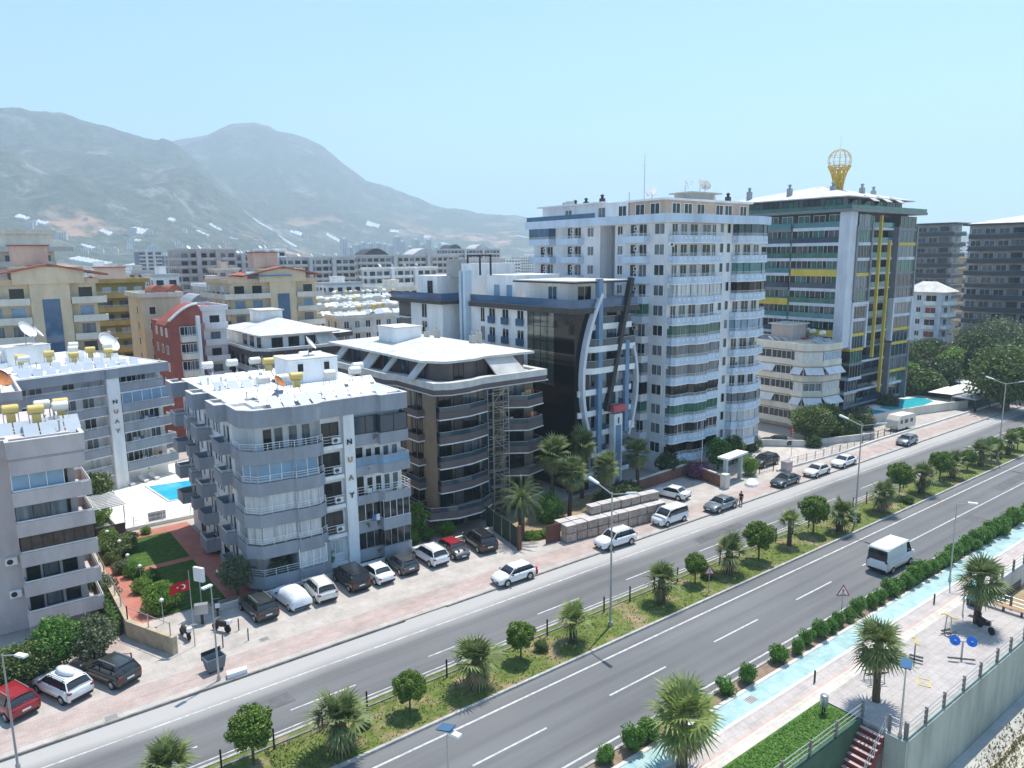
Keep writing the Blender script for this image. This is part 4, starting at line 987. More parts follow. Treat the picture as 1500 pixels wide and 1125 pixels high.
for (a, b_, z0_, z1_) in ((2.0, 6.9, 12.6, 20.6), (16.3, 23.4, 13, 20.8)):
    q = MB(); q.box(a-.25, a+.25, -1.15, .8, z0_, z1_); q.box(b_-.25, b_+.25, -1.15, .8, z0_, z1_); q.box(a+.25, b_-.25, -1.15, .8, z1_-.4, z1_); q.build('pale_frame', wt, B['root'])
for (a, b_, z0_, z1_) in ((2.0, 6.9, 20.9, 33.4), (16.3, 23.4, 20.9, 33.4), (16.3, 23.4, 1.5, 12.6)):
    q = MB(); q.box(a-.25, a+.25, -1.15, .8, z0_, z1_); q.box(b_-.25, b_+.25, -1.15, .8, z0_, z1_); q.build('charcoal_frame', dg8, B['root'])
for x, z0_, z1_ in ((9.4, 10.6, 35.2), (12.9, 4.0, 31.0)): q = MB(); q.box(x, x+.38, -1.3, -.8, z0_, z1_); q.build('yellow_fin', yellow, B['root'])
rf = MB(); rf.box(-1.4, 25.6, -1.6, 27, Z8, Z8+.45, 0); rf.build('roof_terrace', [dg8], B['root'])
q = MB(); q.wall([(-1.3, 26), (-1.3, -1.5), (25.4, -1.5), (25.4, 26)], Z8+.45, Z8+1.05, .06); q.build('terrace_railing', glassg, B['root'])
q = MB(); q.box(1.0, 21.4, 1.2, 25, Z8+.45, Z8+2.55, 0); q.build('attic', [dg8], B['root'])
for k in range(6): window(B, 'L', 3+4*k, Z8+.6, 3.0, 1.7, glassd if k % 2 else glassg, 'd', 3, o=-1.0); 
for k in range(4): window(B, 'F', 4+4.4*k, Z8+.6, 3.0, 1.7, glassd, 'd', 3, o=-1.2)
rf = MB(); a = [(-.8, -.6, Z8+2.6), (22.6, -.6, Z8+2.5), (22.6, 26.5, Z8+2.6), (-.8, 26.5, Z8+2.6)]; p1, p2 = (7, 9, Z8+5.1), (14, 17, Z8+5.1)
rf.face([a[0], a[1], p1]); rf.face([a[1], a[2], p2, p1]); rf.face([a[2], a[3], p2]); rf.face([a[3], a[0], p1, p2]); rf.face([(x, y, z-.15) for x, y, z in a[::-1]])
for i in range(4): p, q_ = a[i], a[(i+1) % 4]; rf.face([(p[0], p[1], p[2]-.15), (q_[0], q_[1], q_[2]-.15), q_, p])
rf.build('roof', roofw, B['root'])
for x in (6, 10.5, 15): 
    s_ = MB(); s_.face([(x, -1.4, Z8+1.9), (x+2.0, -1.4, Z8+1.9), (x+1.2, .2, Z8+3.0), (x-.8, .2, Z8+3.0)]); s_.face([(x-.8, .2, Z8+2.9), (x+1.2, .2, Z8+2.9), (x+2.0, -1.4, Z8+1.8), (x, -1.4, Z8+1.8)]); s_.build('slanted_slat', roofw, B['root'])
for x, y in ((1.5, 20), (4, 5), (12, 4), (20, 6), (17, 12), (2, 12)):
    c_ = MB(); c_.box(x-.4, x+.4, y-.35, y+.35, Z8+3, Z8+4.7); c_.lathe((x, y, Z8+4.7), [(.2, 0), (.2, .4), (.4, .5), (.05, .8)], 8); c_.build('chimney', grey, B['root'])
gold = mat('gold_lattice', (.62, .42, .07), rough=.45, var=.1); pale = mat('pale_lattice', (.70, .56, .28), rough=.45, var=.05)
bx, by, bz = AT(1227, 285, 148); tz = AT(1230, 247, 148)[2]; sz = AT(1230, 238, 148)[2]; 
root = thing('lattice_crown', 'golden lattice column carrying an open wire globe and spire on the green-glass tower', 'sculpture', (bx, by, Z8+3.0))
zb = bz - Z8 - 3.0
q = MB()
def rad(t): return .75 + 1.15*t**3
for i in range(10):
    a = 6.2832*i/10
    for k in range(8):
        t0, t1 = k/8, (k+1)/8
        for s in (1, -1):
            A0, A1 = a+s*t0*1.5, a+s*t1*1.5
            q.tube((rad(t0)*math.cos(A0), rad(t0)*math.sin(A0), t0*(4.9+zb)), (rad(t1)*math.cos(A1), rad(t1)*math.sin(A1), t1*(4.9+zb)), .10, 4)
for k in range(9): 
    t = k/8
    for i in range(12): a, b_ = 6.2832*i/12, 6.2832*(i+1)/12; q.tube((rad(t)*math.cos(a), rad(t)*math.sin(a), t*(4.9+zb)), (rad(t)*math.cos(b_), rad(t)*math.sin(b_), t*(4.9+zb)), .09, 4)
q.tube((0, 0, 0), (0, 0, 4.4+zb), .35, 8); q.build('lattice_column', gold, root)
q = MB(); cz = 5.9+zb; rr = 1.95
for i in range(12):
    a = 6.2832*i/12
    for k in range(10):
        t0, t1 = -1.2+2.7*k/10, -1.2+2.7*(k+1)/10
        q.tube((rr*math.cos(t0)*math.cos(a), rr*math.cos(t0)*math.sin(a), cz+rr*math.sin(t0)), (rr*math.cos(t1)*math.cos(a), rr*math.cos(t1)*math.sin(a), cz+rr*math.sin(t1)), .06, 4)
for t in (-.8, -.2, .4, 1.0):
    for i in range(16): a, b_ = 6.2832*i/16, 6.2832*(i+1)/16; q.tube((rr*math.cos(t)*math.cos(a), rr*math.cos(t)*math.sin(a), cz+rr*math.sin(t)), (rr*math.cos(t)*math.cos(b_), rr*math.cos(t)*math.sin(b_), cz+rr*math.sin(t)), .05, 4)
q.build('wire_globe', pale, root)
q = MB(); q.tube((0, 0, 4+zb), (0, 0, 10.2+zb), .07, 5, r2=.02); q.build('spire', pale, root)
# ================================================================ further blocks, placed by the sight lines to their corners
def az_dir(px, py): a, b, u = ray(px, py); return a, b
def corner(C, Rr, ytop, d, L=None, D=14):
    x, y, z = AT(C, ytop, d)
    a, b = az_dir(Rr, ytop); X2 = a/b*y; W = X2 - x
    if L is not None: a, b = az_dir(L, ytop); D = b/a*x - y
    return x, y, z, W, D
def bands(B, floors, z0, sh, o=1.2, wallm=white, bandm=white, rail=None, left=True, gl=None, fw=3.2, bh_=.75, brk=None, win=(1.6, 1.6), glz=None, right=False, setb=0, fr='n'):
    gl = gl or [glassd, glassm, glassd]; W, D = B['W'], B['D']
    for i in range(floors):
        f = z0 + sh*i
        segs = brk or [(0, W)]
        for a, b_ in segs:
            P_ = [(a, 0), (a, -o), (b_, -o), (b_, 0)]
            if left and a < .5: P_ = [(0, D), (-o, D), (-o, -o), (b_, -o), (b_, 0)]
            balcony(B, P_, f, slab=.3, ph=bh_, pm=bandm, sm=bandm, rail=rail, rh=.3)
        n = max(1, int(W/fw))
        for k in range(n): window(B, 'F', W*(k+.5)/n, f+.3, win[0], win[1], gl[(i*5+k*3) % len(gl)], fr, 2)
        if left:
            n = max(1, int(D/fw))
            for k in range(n): window(B, 'L', D*(k+.5)/n, f+.3, win[0], win[1], gl[(i*3+k*5) % len(gl)], fr, 2)
def flatroof(B, z, m=None, fas=None, o=.4, name='roof', hh=.5):
    W, D = B['W'], B['D']; q = MB(); P_ = [(-o, D+o), (-o, -o), (W+o, -o), (W+o, D+o)]
    q.prism(P_, z-.02, z+.3, 0, 1); q.wall(P_+[P_[0]], z+.3, z+.3+hh, .2, 0); q.build(name, [fas or white, m or roofg], B['root'])
def hut(B, x0, x1, y0, y1, z, h, m, rm=None, name='roof_hut'):
    q = MB(); q.box(x0, x1, y0, y1, z, z+h, 0); q.box(x0-.3, x1+.3, y0-.3, y1+.3, z+h, z+h+.2, 1); q.build(name, [m, rm or roofg], B['root'])

# beige blocks with a blue glass stair strip (two of them)
def beige_block(C, Rr, ytop, d, label, strip, D=15):
    x, y, z, W, D = corner(C, Rr, ytop, d, D=D)
    B = building('apartment_block', label, 'building', x, y, W, D, z, 0, 'beige blocks with blue glass strips', None, tan)
    n = 6; sh = 2.9; z0 = z - sh*n - .2
    a, b = az_dir(strip[0], ytop); s0 = a/b*y - x; a, b = az_dir(strip[1], ytop); s1 = a/b*y - x
    bands(B, n, z0, sh, 1.4, bandm=cream, brk=[(0, s0-1.6), (s1+1.6, W+1.2)], left=True, gl=[glassm, glassd, glassbl], fw=3.0, win=(1.9, 1.9), rail=None)
    q = MB(); q.box(s0-1.5, s1+1.5, -1.0, 0, 0, z+.5, 0); q.box(s0, s1, -1.08, -1.0, 0, z-2.6, 1); q.build('stair_tower', [tan, glassb], B['root'])
    flatroof(B, z-.3, tile, tan)
    q = MB(); q.box(s0-3.6, s1+3.6, -1.3, 6, z-.2, z+2.4, 0); q.build('attic', tan, B['root'])
    rf = MB(); m_ = (s0+s1)/2
    rf.face([(s0-7, -1.8, z+1.2), (m_, -1.8, z+2.9), (m_, 8, z+2.9), (s0-7, 8, z+1.2)]); rf.face([(m_, -1.8, z+2.9), (s1+7, -1.8, z+1.2), (s1+7, 8, z+1.2), (m_, 8, z+2.9)])
    rf.face([(s0-7, 8, z+.9), (m_, 8, z+2.6), (m_, -1.8, z+2.6), (s0-7, -1.8, z+.9)]); rf.face([(m_, 8, z+2.6), (s1+7, 8, z+.9), (s1+7, -1.8, z+.9), (m_, -1.8, z+2.6)])
    rf.face([(s0-7, -1.8, z+.9), (m_, -1.8, z+2.6), (m_, -1.8, z+2.9), (s0-7, -1.8, z+1.2)]); rf.face([(m_, -1.8, z+2.6), (s1+7, -1.8, z+.9), (s1+7, -1.8, z+1.2), (m_, -1.8, z+2.9)])
    rf.build('gable_roof', tile, B['root'])
    hut(B, s0-3, s1-.5, 3, 7, z+2.6, 3.0, mat('pink_stucco', (.58, .44, .36), var=.06), tile)
    return B
BB1 = beige_block(-70, 140, 417, 136, 'beige block with blue glass stair strip and red-edged roof at the far left', (58, 84))
BB2 = beige_block(336, 462, 413, 155, 'beige block with blue glass stair strip and blue awning behind the white hipped roof', (403, 420), D=16)
q = MB(); q.face([(3.5, -1.9, BB2['H']+1.0), (12.0, -1.9, BB2['H']+1.0), (12.0, 1.0, BB2['H']+1.9), (3.5, 1.0, BB2['H']+1.9)]); q.face([(3.5, 1.0, BB2['H']+1.85), (12.0, 1.0, BB2['H']+1.85), (12.0, -1.9, BB2['H']+.95), (3.5, -1.9, BB2['H']+.95)])
q.build('blue_awning', mat('azure_awning', (.08, .42, .65)), BB2['root'])
dish('w', *onroof(BB1, BB1['W']-15.5, 2.0), BB1['H']+1.6, 'big white dish on the left beige block with the red-edged roof', None, R(40), 1.3)
# ochre block
x, y, z, W, D = corner(120, 212, 414, 170, D=13)
B = building('apartment_block', 'ochre yellow block with orange balconies behind the left beige block', 'building', x, y, W, D, z, 0, None, None, mat('olive_yellow', (.36, .29, .09), var=.1))
bands(B, 6, z-2.75*6-.2, 2.75, 1.3, bandm=ochre, gl=[glassd, curt, glassm], fw=2.6, rail='bars', left=False); flatroof(B, z-.2, roofg, ochre, .9)
hut(B, W*.3, W*.75, 3, 8, z+.2, 2.6, mat('pink_stucco', (.58, .44, .36), var=.06), tile)
# tan and red gabled block
x, y, z, W, D = corner(207, 264, 436, 145, D=12)
B = building('apartment_block', 'plain tan block with a red barrel roof between the ochre and the red-gabled buildings', 'building', x, y, W, D, z, 0, None, None, tan)
flatroof(B, z, roofg, cream, .5); q = MB(); 
for k in range(2):
    c_ = W*.62 + 3.2*k*.9; vs = []; 
    for i in range(9): t = math.pi*i/8; vs.append((c_+1.4*math.cos(t), z+.3+1.6*math.sin(t)))
    q.add([(a, 5, b) for a, b in vs] + [(a, 10, b) for a, b in vs], [(i, i+1, i+10, i+9) for i in range(8)] + [tuple(range(8, -1, -1)), tuple(range(9, 18))])
q.build('barrel_roof', tile, B['root'])
for i in range(4): window(B, 'F', W*.25, z-3-2.8*i, 1.0, 1.3, glassd, 'w', 1); window(B, 'L', 4, z-3-2.8*i, 1.0, 1.3, glassd, 'w', 1)
x, y, z, W, D = corner(246, 292, 474, 128, L=222)
B = building('apartment_block', 'brick-red gabled building with a white arched roof edge left of the hipped white roof', 'building', x, y, W, D, z, 0, None, None, redwall)
for i in range(5):
    f = z-2.8*(i+1)
    balcony(B, [(W*.35, 0), (W*.35, -1.1), (W*.85, -1.1), (W*.85, 0)], f, slab=.25, ph=.7, pm=cream, sm=white, rail='bars', rh=.2); window(B, 'F', W*.5, f+.2, 1.3, 1.9, glassd, 'w', 2); window(B, 'F', W*.74, f+.2, 1.3, 1.9, glassm, 'w', 2)
    for u in (1.5, D*.4, D*.7): window(B, 'L', u, f+.6, .9, 1.3, glassd if i % 2 else curt, 'w', 1)
q = MB(); q.box(W*.86, W*.97, -1.2, -.1, 0, z+1, 0); q.build('white_pier', white, B['root'])
g = MB(); n = 10; vs = [(-.6, z-.3)]+[(W*k/n*.95, z+.3+2.6*math.sin(math.pi*.5*k/n)) for k in range(n+1)] + [(W+.4, z+1.6), (W+.4, z-.3)]
g.add([(a, -.3, b) for a, b in vs] + [(a, 6, b) for a, b in vs], [tuple(range(len(vs))), tuple(range(2*len(vs)-1, len(vs)-1, -1))] + [(i, len(vs)+i, len(vs)+(i+1) % len(vs), (i+1) % len(vs)) for i in range(len(vs))]); g.build('arched_gable', redwall, B['root'])
g = MB(); 
for k in range(n): a, b_ = vs[k+1], vs[k+2]; g.tube((a[0], -.5, a[1]+.1), (b_[0], -.5, b_[1]+.1), .22, 5)
g.build('gable_edge', white, B['root'])
x, y, z, W, D = corner(296, 330, 455, 135, D=12)
B = building('apartment_block', 'narrow pale building with a slate roof behind the red gable', 'building', x, y, W, D, z, 0, None, None, white)
bands(B, 5, z-14, 2.8, 1.0, gl=[glassd, glassm], fw=2.5, left=False); flatroof(B, z, tile, white)
x, y, z, W, D = corner(270, 320, 432, 175, D=12)
B = building('apartment_block', 'slate-grey attic building with a rounded roof beyond the red gable', 'building', x, y, W, D, z-3, 0, None, None, grey)
bands(B, 4, z-14.5, 2.8, .8, gl=[glassd, glassm], fw=2.5, left=False)
q = MB(); vs = [(W*k/8, z-3+3*math.sin(math.pi*k/8)) for k in range(9)]
q.add([(a, -.2, b) for a, b in vs] + [(a, 10, b) for a, b in vs], [tuple(range(9)), tuple(range(17, 8, -1))] + [(i, 9+i, 10+i, i+1) for i in range(8)]); q.build('rounded_roof', grey, B['root'])
# hotel at the top left
x, y, z, W, D = corner(-60, 76, 340, 172, D=16)
B = building('apartment_block', 'cream and grey hotel block with a wide roof terrace at the upper left edge', 'building', x, y, W, D, z, 0, None, None, cream)
bands(B, 6, z-3.2-3.0*6, 3.0, 1.5, bandm=MATS['pale_wall'], gl=[glassd, glassm], fw=2.6); flatroof(B, z-.2, roofg, cream, .5)
q = MB(); q.box(-2, W+3, -2.4, 0, z-3.6, z-2.7); q.build('terrace', MATS['pale_wall'], B['root'])
# grey villa block with white hipped roof
x0_, y0_ = G(376, 514, 14.6); x1_, _ = G(497, 500, 14.6)
_, yl = G(303, 497, 14.6)
W = x1_-x0_; D = max(12, yl-y0_)
B = building('apartment_block', 'grey block with a white hipped roof and white attic panels left of the brown block', 'building', x0_+1, y0_+1, W-2, D-2, 13.6, 0, None, None, mat('mid_grey_wall', (.30, .30, .31), var=.08))
bands(B, 5, .6, 2.6, 1.0, bandm=grey, gl=[glassd, glassn, glassm], fw=2.6, win=(1.7, 1.9), bh_=.35, rail='bars')
q = MB(); P_ = [(-1, D-1), (-1, 1.2), (1.2, -1), (W-1, -1), (W-1, D-1)]; q.prism(P_, 13.3, 14.3, 0, 1); q.wall(offset(P_, -.02), 14.3, 14.75, .8, 1); q.build('eaves', [darkstone, roofw], B['root'])
q = MB(); q.box(.8, W-3.0, .8, D-3, 14.3, 16.6, 0); q.build('attic_wall', white, B['root'])
for u in (2.4, 5.2, 8.0): window(B, 'F', u+.6, 14.6, 1.7, 1.6, glassd, 'd', 2, o=-.8)
for u in (3, 6.5, 10): window(B, 'L', u, 14.6, 1.7, 1.6, glassd, 'd', 2, o=-.8)
pts = [(W*.62, -.6, 14.6), (W*.86, -.6, 14.6), (W*.80, .7, 16.6), (W*.60, .7, 16.6)]
s_ = MB(); s_.face(pts); s_.face([(a, b+.2, c) for a, b, c in pts[::-1]]); s_.build('mansard_panel', roofw, B['root'])
q = MB(); e = [(-.2, -.2), (W-2, -.2), (W-2, D-2), (-.2, D-2)]; q.prism(e, 16.6, 16.8); c1_, c2_ = (W*.45, D*.4, 18.6), (W*.5, D*.6, 18.6); E_ = [(a, b, 16.81) for a, b in e]
q.face([E_[0], E_[1], c1_]); q.face([E_[1], E_[2], c2_, c1_]); q.face([E_[2], E_[3], c2_]); q.face([E_[3], E_[0], c1_, c2_]); q.build('roof', roofw, B['root'])
hut(B, W*.3, W*.55, D*.55, D*.8, 17.2, 2.6, white, roofw, 'lift_house')
# dark-edged flat roof block
x0_, y0_ = G(470, 500, 14.0); x1_, _ = G(566, 498, 14.0)
B = building('apartment_block', 'low block with a pale flat roof edged in black between two hipped white roofs', 'building', x0_+6, y0_+12, x1_-x0_-6, 14, 13.6, 0, None, None, grey)
bands(B, 4, 1.6, 2.8, 1.0, bandm=darkstone, gl=[glassd], fw=2.6); q = MB(); W, D = B['W'], B['D']; q.prism([(-2, -1), (W*.5, -2.4), (W+1.5, -1), (W+1.5, D+1), (-2, D+1)], 13.4, 14.3, 0, 1); q.build('roof', [darkstone, roofg], B['root'])
# white flats crowded with tanks
def white_flats(C, Rr, ytop, d, label, m, L=None, D=16, seedn=1, n=8):
    x, y, z, W, D = corner(C, Rr, ytop, d, L=L, D=D)
    B = building('apartment_block', label, 'building', x, y, W, D, z, 0, None, None, m)
    fl_ = int(z/2.8)
    for i in range(fl_):
        f = z-2.75*(i+1)-.3
        if f < 0: break
        k = 0; u = 1.6
        while u < W-1:
            window(B, 'F', u, f+.7, 1.1, 1.5, [glassd, glassm, glassd][(i+k) % 3], 'w', 2); k += 1; u += 2.6
        for (a, b_) in ((W*.12, W*.32), (W*.62, W*.86)):
            balcony(B, [(a, 0), (a, -1.1), (b_, -1.1), (b_, 0)], f, slab=.25, ph=.8, pm=m, sm=m)
        for u in (2, 5.5, 9, 12): 
            if u < D: window(B, 'L', u, f+.7, 1.1, 1.5, glassd if u != 5.5 else glassm, 'w', 2)
    flatroof(B, z-.3, roofw, m)
    rr = random.Random(seedn)
    for j in range(n):
        u = W*(j+.5)/n + rr.uniform(-.4, .4); v = rr.uniform(2, D-2)
        X_, Y_ = onroof(B, u, v); kd = rr.choice('wwwwy')
        heater(kd, X_, Y_, z, '%s tank from the left on the roof of the %s' % (ORD[j], label.split(' with')[0].split(' beyond')[0].split(' behind')[0]), 'tanks crowding the distant white roofs', rz=rr.uniform(-.2, .2))
    return B
WF = [white_flats(497, 616, 466, 165, 'long white apartment row with bay windows left of the dark modern block', mat('dusty_white', (.60, .58, .54), var=.08), D=12, n=18),
      white_flats(430, 500, 470, 178, 'short white apartment row with paired windows behind the pale flat roof', cream, D=12, seedn=2, n=13),
      white_flats(470, 600, 452, 205, 'second white apartment row beyond the long one', MATS['dusty_white'], D=14, seedn=3, n=19),
      white_flats(455, 590, 440, 238, 'third white apartment row beyond the second', cream, D=14, seedn=4, n=17),
      white_flats(225, 330, 470, 200, 'pale apartment row behind the narrow pale building', white, D=12, seedn=5, n=6)]
# grey slab blocks in the middle distance
palegrey = mat('pale_grey_stucco', (.50, .49, .49), var=.06)
for (C, Rr, yt, d, n, lab, wm_, bm_, L) in ((420, 520, 379, 325, 8, 'grey slab block with dark bands right of the blue awning building', palegrey, palegrey, 405),
        (528, 672, 376, 345, 8, 'wide pale slab block with arched attic roofs near the middle', mat('warm_grey', (.47, .43, .40), var=.06), palegrey, 512),
        (655, 732, 366, 520, 8, 'distant dark grey slab block above the modern block', grey, palegrey, 640),
        (262, 345, 368, 300, 8, 'pinkish grey tower block full of balconies left of centre', mat('pinkish_grey', (.42, .37, .37), var=.1), mat('pinkish_grey', (.42, .37, .37)), 246),
        (345, 376, 374, 345, 8, 'slim mid-grey block beside the pinkish tower block', grey, palegrey, 340),
        (376, 418, 367, 330, 8, 'pale block with a ribbed roof behind the blue awning', palegrey, white, 372),
        (203, 236, 369, 640, 9, 'distant dark blue banded tower near the white greenhouse', mat('blue_grey', (.10, .14, .2)), palegrey, 196),
        (236, 250, 376, 660, 8, 'distant dark annex beside the blue banded tower', darkstone, grey, 234),
        (540, 640, 395, 290, 5, 'pale block half hidden behind the white rows', cream, white, 530)):
    x, y, z, W, D = corner(C, Rr, yt, d, L=L)
    D = min(D, 40)
    B = building('apartment_block', lab, 'building', x, y, W, D, z, 0, 'slab blocks in the middle distance', None, wm_)
    bands(B, n, z-2.9*n-.1, 2.9, 1.2, bandm=bm_, gl=[glassd, blackglass, glassd, glassm], fw=3.0, win=(2.2, 1.9), bh_=.65, brk=[(0, W*.28), (W*.36, W*.62), (W*.7, W)], left=d < 600)
    flatroof(B, z, roofg, bm_)
    for u in (W*.32, W*.66): q = MB(); q.box(u-.8, u+.8, -1.6, 0, 0, z+.3); q.build('pier', bm_, B['root'])
    if n == 8 and C in (528, 655):
        for u in ((W*.02, W*.28), (W*.5, W*.8)):
            vs = [(u[0]+(u[1]-u[0])*k/10, z+.3+3.4*math.sin(math.pi*k/10)) for k in range(11)]
            q = MB(); q.add([(a, -.2, b) for a, b in vs] + [(a, D-1, b) for a, b in vs], [tuple(range(11)), tuple(range(21, 10, -1))] + [(i, 11+i, 12+i, i+1) for i in range(10)]); q.build('arched_attic', darkstone if u[0] < 5 else palegrey, B['root'])
    for k in range(4):
        if d < 400:
            X_, Y_ = onroof(B, W*(.2+.2*k), 3+k); dish('w', X_, Y_, z+.3, 'white dish on the roof of the %s, %s from the left' % (lab.split(' with')[0].split(' beside')[0].split(' behind')[0].split(' full')[0], ORD[k]), 'dishes on the slab blocks', R(30+25*k), .9)
# smaller mid-rise blocks filling the gaps
for i, (C, Rr, yt, d, n, wm_, bm_, lab) in enumerate(((148, 190, 402, 255, 5, cream, white, 'cream mid-rise just above the ochre block'), (224, 262, 406, 232, 5, white, palegrey, 'white mid-rise behind the red barrel roofs'),
        (300, 338, 420, 225, 5, palegrey, white, 'pale grey mid-rise left of the block with the blue awning'), (318, 350, 396, 290, 6, MATS['pink_stucco'], cream, 'pinkish mid-rise below the slim grey block'),
        (556, 612, 424, 262, 5, cream, cream, 'cream mid-rise beyond the crowded white roofs'), (478, 530, 418, 275, 5, white, palegrey, 'white mid-rise left of the cream one beyond the crowded roofs'), (612, 652, 404, 310, 6, palegrey, cream, 'pale mid-rise behind the dark modern block'),
        (642, 704, 390, 430, 6, white, palegrey, 'white mid-rise above the modern block terrace'), (706, 762, 381, 640, 6, cream, white, 'cream mid-rise left of the blue tower'), (124, 172, 393, 400, 5, white, cream, 'white mid-rise near the long low greenhouse'),
        (186, 226, 400, 330, 5, MATS['warm_grey'], palegrey, 'warm grey mid-rise under the dark blue tower'), (560, 610, 381, 520, 6, cream, palegrey, 'cream mid-rise behind the arched slab block'), (430, 480, 382, 480, 6, white, palegrey, 'white mid-rise behind the grey slab block'), (760, 800, 376, 820, 6, white, cream, 'white mid-rise touching the left edge of the blue tower'))):
    x, y, z, W, D = corner(C, Rr, yt, d, D=13)
    B = building('apartment_block', lab, 'building', x, y, W, D, z, 0, 'mid-rise blocks filling the middle distance', None, wm_)
    bands(B, n, z-2.9*n-.1, 2.9, 1.1, bandm=bm_, gl=[glassd, glassm, blackglass], fw=3.0, win=(1.9, 1.8), bh_=.7, brk=[(0, W*.42), (W*.58, W)]); flatroof(B, z, roofg, bm_); hut(B, W*.35, W*.65, 4, 8, z+.2, 2.6, wm_)
# right-hand blocks (their long faces look to the left)
blk = mat('anthracite_panel', (.045, .048, .055), var=.15, rough=.5)
def dark_block(C, L, Rr, ytop, d, n, label, roofm):
    x, y, z, W, D = corner(C, Rr, ytop, d, L=L)
    B = building('apartment_block', label, 'building', x, y, W, D, z, 0, 'black balcony blocks on the right', None, grey)
    sh = 3.0
    for i in range(n):
        f = z-.4-sh*(i+1)
        balcony(B, [(0, D-.5), (-1.6, D-.5), (-1.6, -1.4), (W, -1.4), (W, 0)], f, slab=.3, ph=.55, pm=blk, sm=blk, rail=glassn, rh=.35)
        k = 0; u = 1.8
        while u < D-1: window(B, 'L', u, f+.1, 2.3, 2.1, [glassd, glassm, glassd, glassn][(i+k*3) % 4], 'w' if k % 4 else 'd', 2); u += 3.1; k += 1
        for u in (2, 5.5, 9): 
            if u < W: window(B, 'F', u, f+.1, 2.2, 2.1, glassm if (u+i) % 2 else glassd, 'w', 2)
    q = MB(); q.prism([(-2, -2), (W+1, -2), (W+1, D+1), (-2, D+1)], z-.4, z, 0, 1); q.build('roof', [blk, roofm], B['root'])
    return B
dark_block(1395, 1328, 1410, 326, 250, 12, 'black banded tower directly behind the green-glass tower', roofg)
Bd = dark_block(1600, 1422, 1640, 322, 215, 12, 'long black banded block at the right edge of the picture', roofw)
q = MB(); W, D = Bd['W'], Bd['D']; z = Bd['H']; q.face([(-2, -2, z), (W, -2, z+.2), (W*.5, D*.4, z+3)]); q.face([(-2, D, z), (-2, -2, z), (W*.5, D*.4, z+3)]); q.face([(W, -2, z+.2), (W, D, z), (W*.5, D*.4, z+3)]); q.face([(W, D, z), (-2, D, z), (W*.5, D*.4, z+3)]); q.build('hipped_roof', roofw, Bd['root'])
x, y, z, W, D = corner(1380, 1394, 428, 205, L=1328)
B = building('apartment_block', 'small white block with sloping roof and red-lined balconies below the black tower', 'building', x, y, W, D, z, 0, None, None, mat('bluish_white', (.62, .68, .76), var=.04))
for i in range(6):
    f = z-2.9*(i+1)
    if f < 0: break
    balcony(B, [(0, D*.45), (-1.0, D*.45), (-1.0, D*.12), (0, D*.12)], f, slab=.25, ph=.7, pm=white, sm=white); balcony(B, [(.3, 0), (.3, -1.4), (W, -1.4), (W, 0)], f, slab=.25, ph=.7, pm=white, sm=redwall, rail='bars')
    window(B, 'L', D*.28, f+.2, 2.4, 1.8, redwall if i % 2 else glassd, 'w', 2); window(B, 'L', D*.62, f+.8, 1.0, 1.2, glassd, 'w', 2); window(B, 'L', D*.85, f+.8, 1.0, 1.2, glassm, 'w', 2); window(B, 'F', W*.5, f+.2, 1.6, 1.8, glassd, 'w', 2)
q = MB(); q.face([(-1.5, -1.5, z), (-1.5, D+1, z), (W*.5, D*.7, z+2.4), (W*.5, D*.3, z+2.4)][::-1]); q.face([(-1.5, -1.5, z), (W+1, -1.5, z), (W*.5, D*.3, z+2.4)]); q.face([(W+1, -1.5, z), (W+1, D+1, z), (W*.5, D*.7, z+2.4), (W*.5, D*.3, z+2.4)]); q.face([(W+1, D+1, z), (-1.5, D+1, z), (W*.5, D*.7, z+2.4)]); q.face([(-1.5, -1.5, z-.02), (-1.5, D+1, z-.02), (W+1, D+1, z-.02), (W+1, -1.5, z-.02)]); q.build('roof', roofg, B['root'])
x, y, z, W, D = corner(1426, 1440, 378, 290, L=1390)
B = building('apartment_block', 'sandy beige block seen in the gap between the two black buildings', 'building', x, y, W, min(D, 30), z, 0, None, None, mat('sandy', (.42, .34, .22), var=.1))
bands(B, 8, z-2.9*8-.3, 2.9, .9, bandm=tan, gl=[glassd, glassm], fw=3, bh_=.5); flatroof(B, z, roofg, tan)
x, y, z, W, D = corner(1432, 1445, 352, 700, L=1396)
B = building('apartment_block', 'distant pale tower between the two black buildings', 'building', x, y, W, min(D, 30), z, 0, None, None, white)
bands(B, 10, z-30, 3, .9, bandm=white, gl=[glassd, glassm], fw=4, bh_=.6, left=True); flatroof(B, z, roofg, white)

# ================================================================ hills
from mathutils import noise as mn
RA = [(-400, 150), (0, 157), (60, 160), (110, 166), (150, 176), (190, 187), (230, 197), (262, 202), (280, 212), (310, 238), (345, 272), (390, 305), (450, 335), (520, 352), (600, 362), (700, 368), (800, 372), (1900, 372)]
RB = [(-400, 300), (100, 240), (200, 212), (270, 203), (318, 195), (338, 186), (352, 182), (385, 181), (406, 184), (416, 191), (430, 193), (458, 201), (478, 211), (500, 230), (540, 262), (600, 283), (650, 300), (700, 309), (760, 312), (800, 322), (860, 332), (950, 345), (1100, 350), (1300, 341), (1400, 335), (1500, 335), (1900, 340)]
def interp(tab, x):
    for (a, ya), (b, yb) in zip(tab, tab[1:]):
        if a <= x <= b: t = (x-a)/(b-a); return ya+(yb-ya)*t
    return tab[-1][1]
DA, DB = 4000., 5300.
def zat(px, py, d): return AT(px, py, d)[2]
def fbm(x, y, o=5):
    return mn.fractal(Vector((x, y, 3.1)), 1.0, 2.1, o)
def sst(t): t = max(0, min(1, t)); return t*t*(3-2*t)
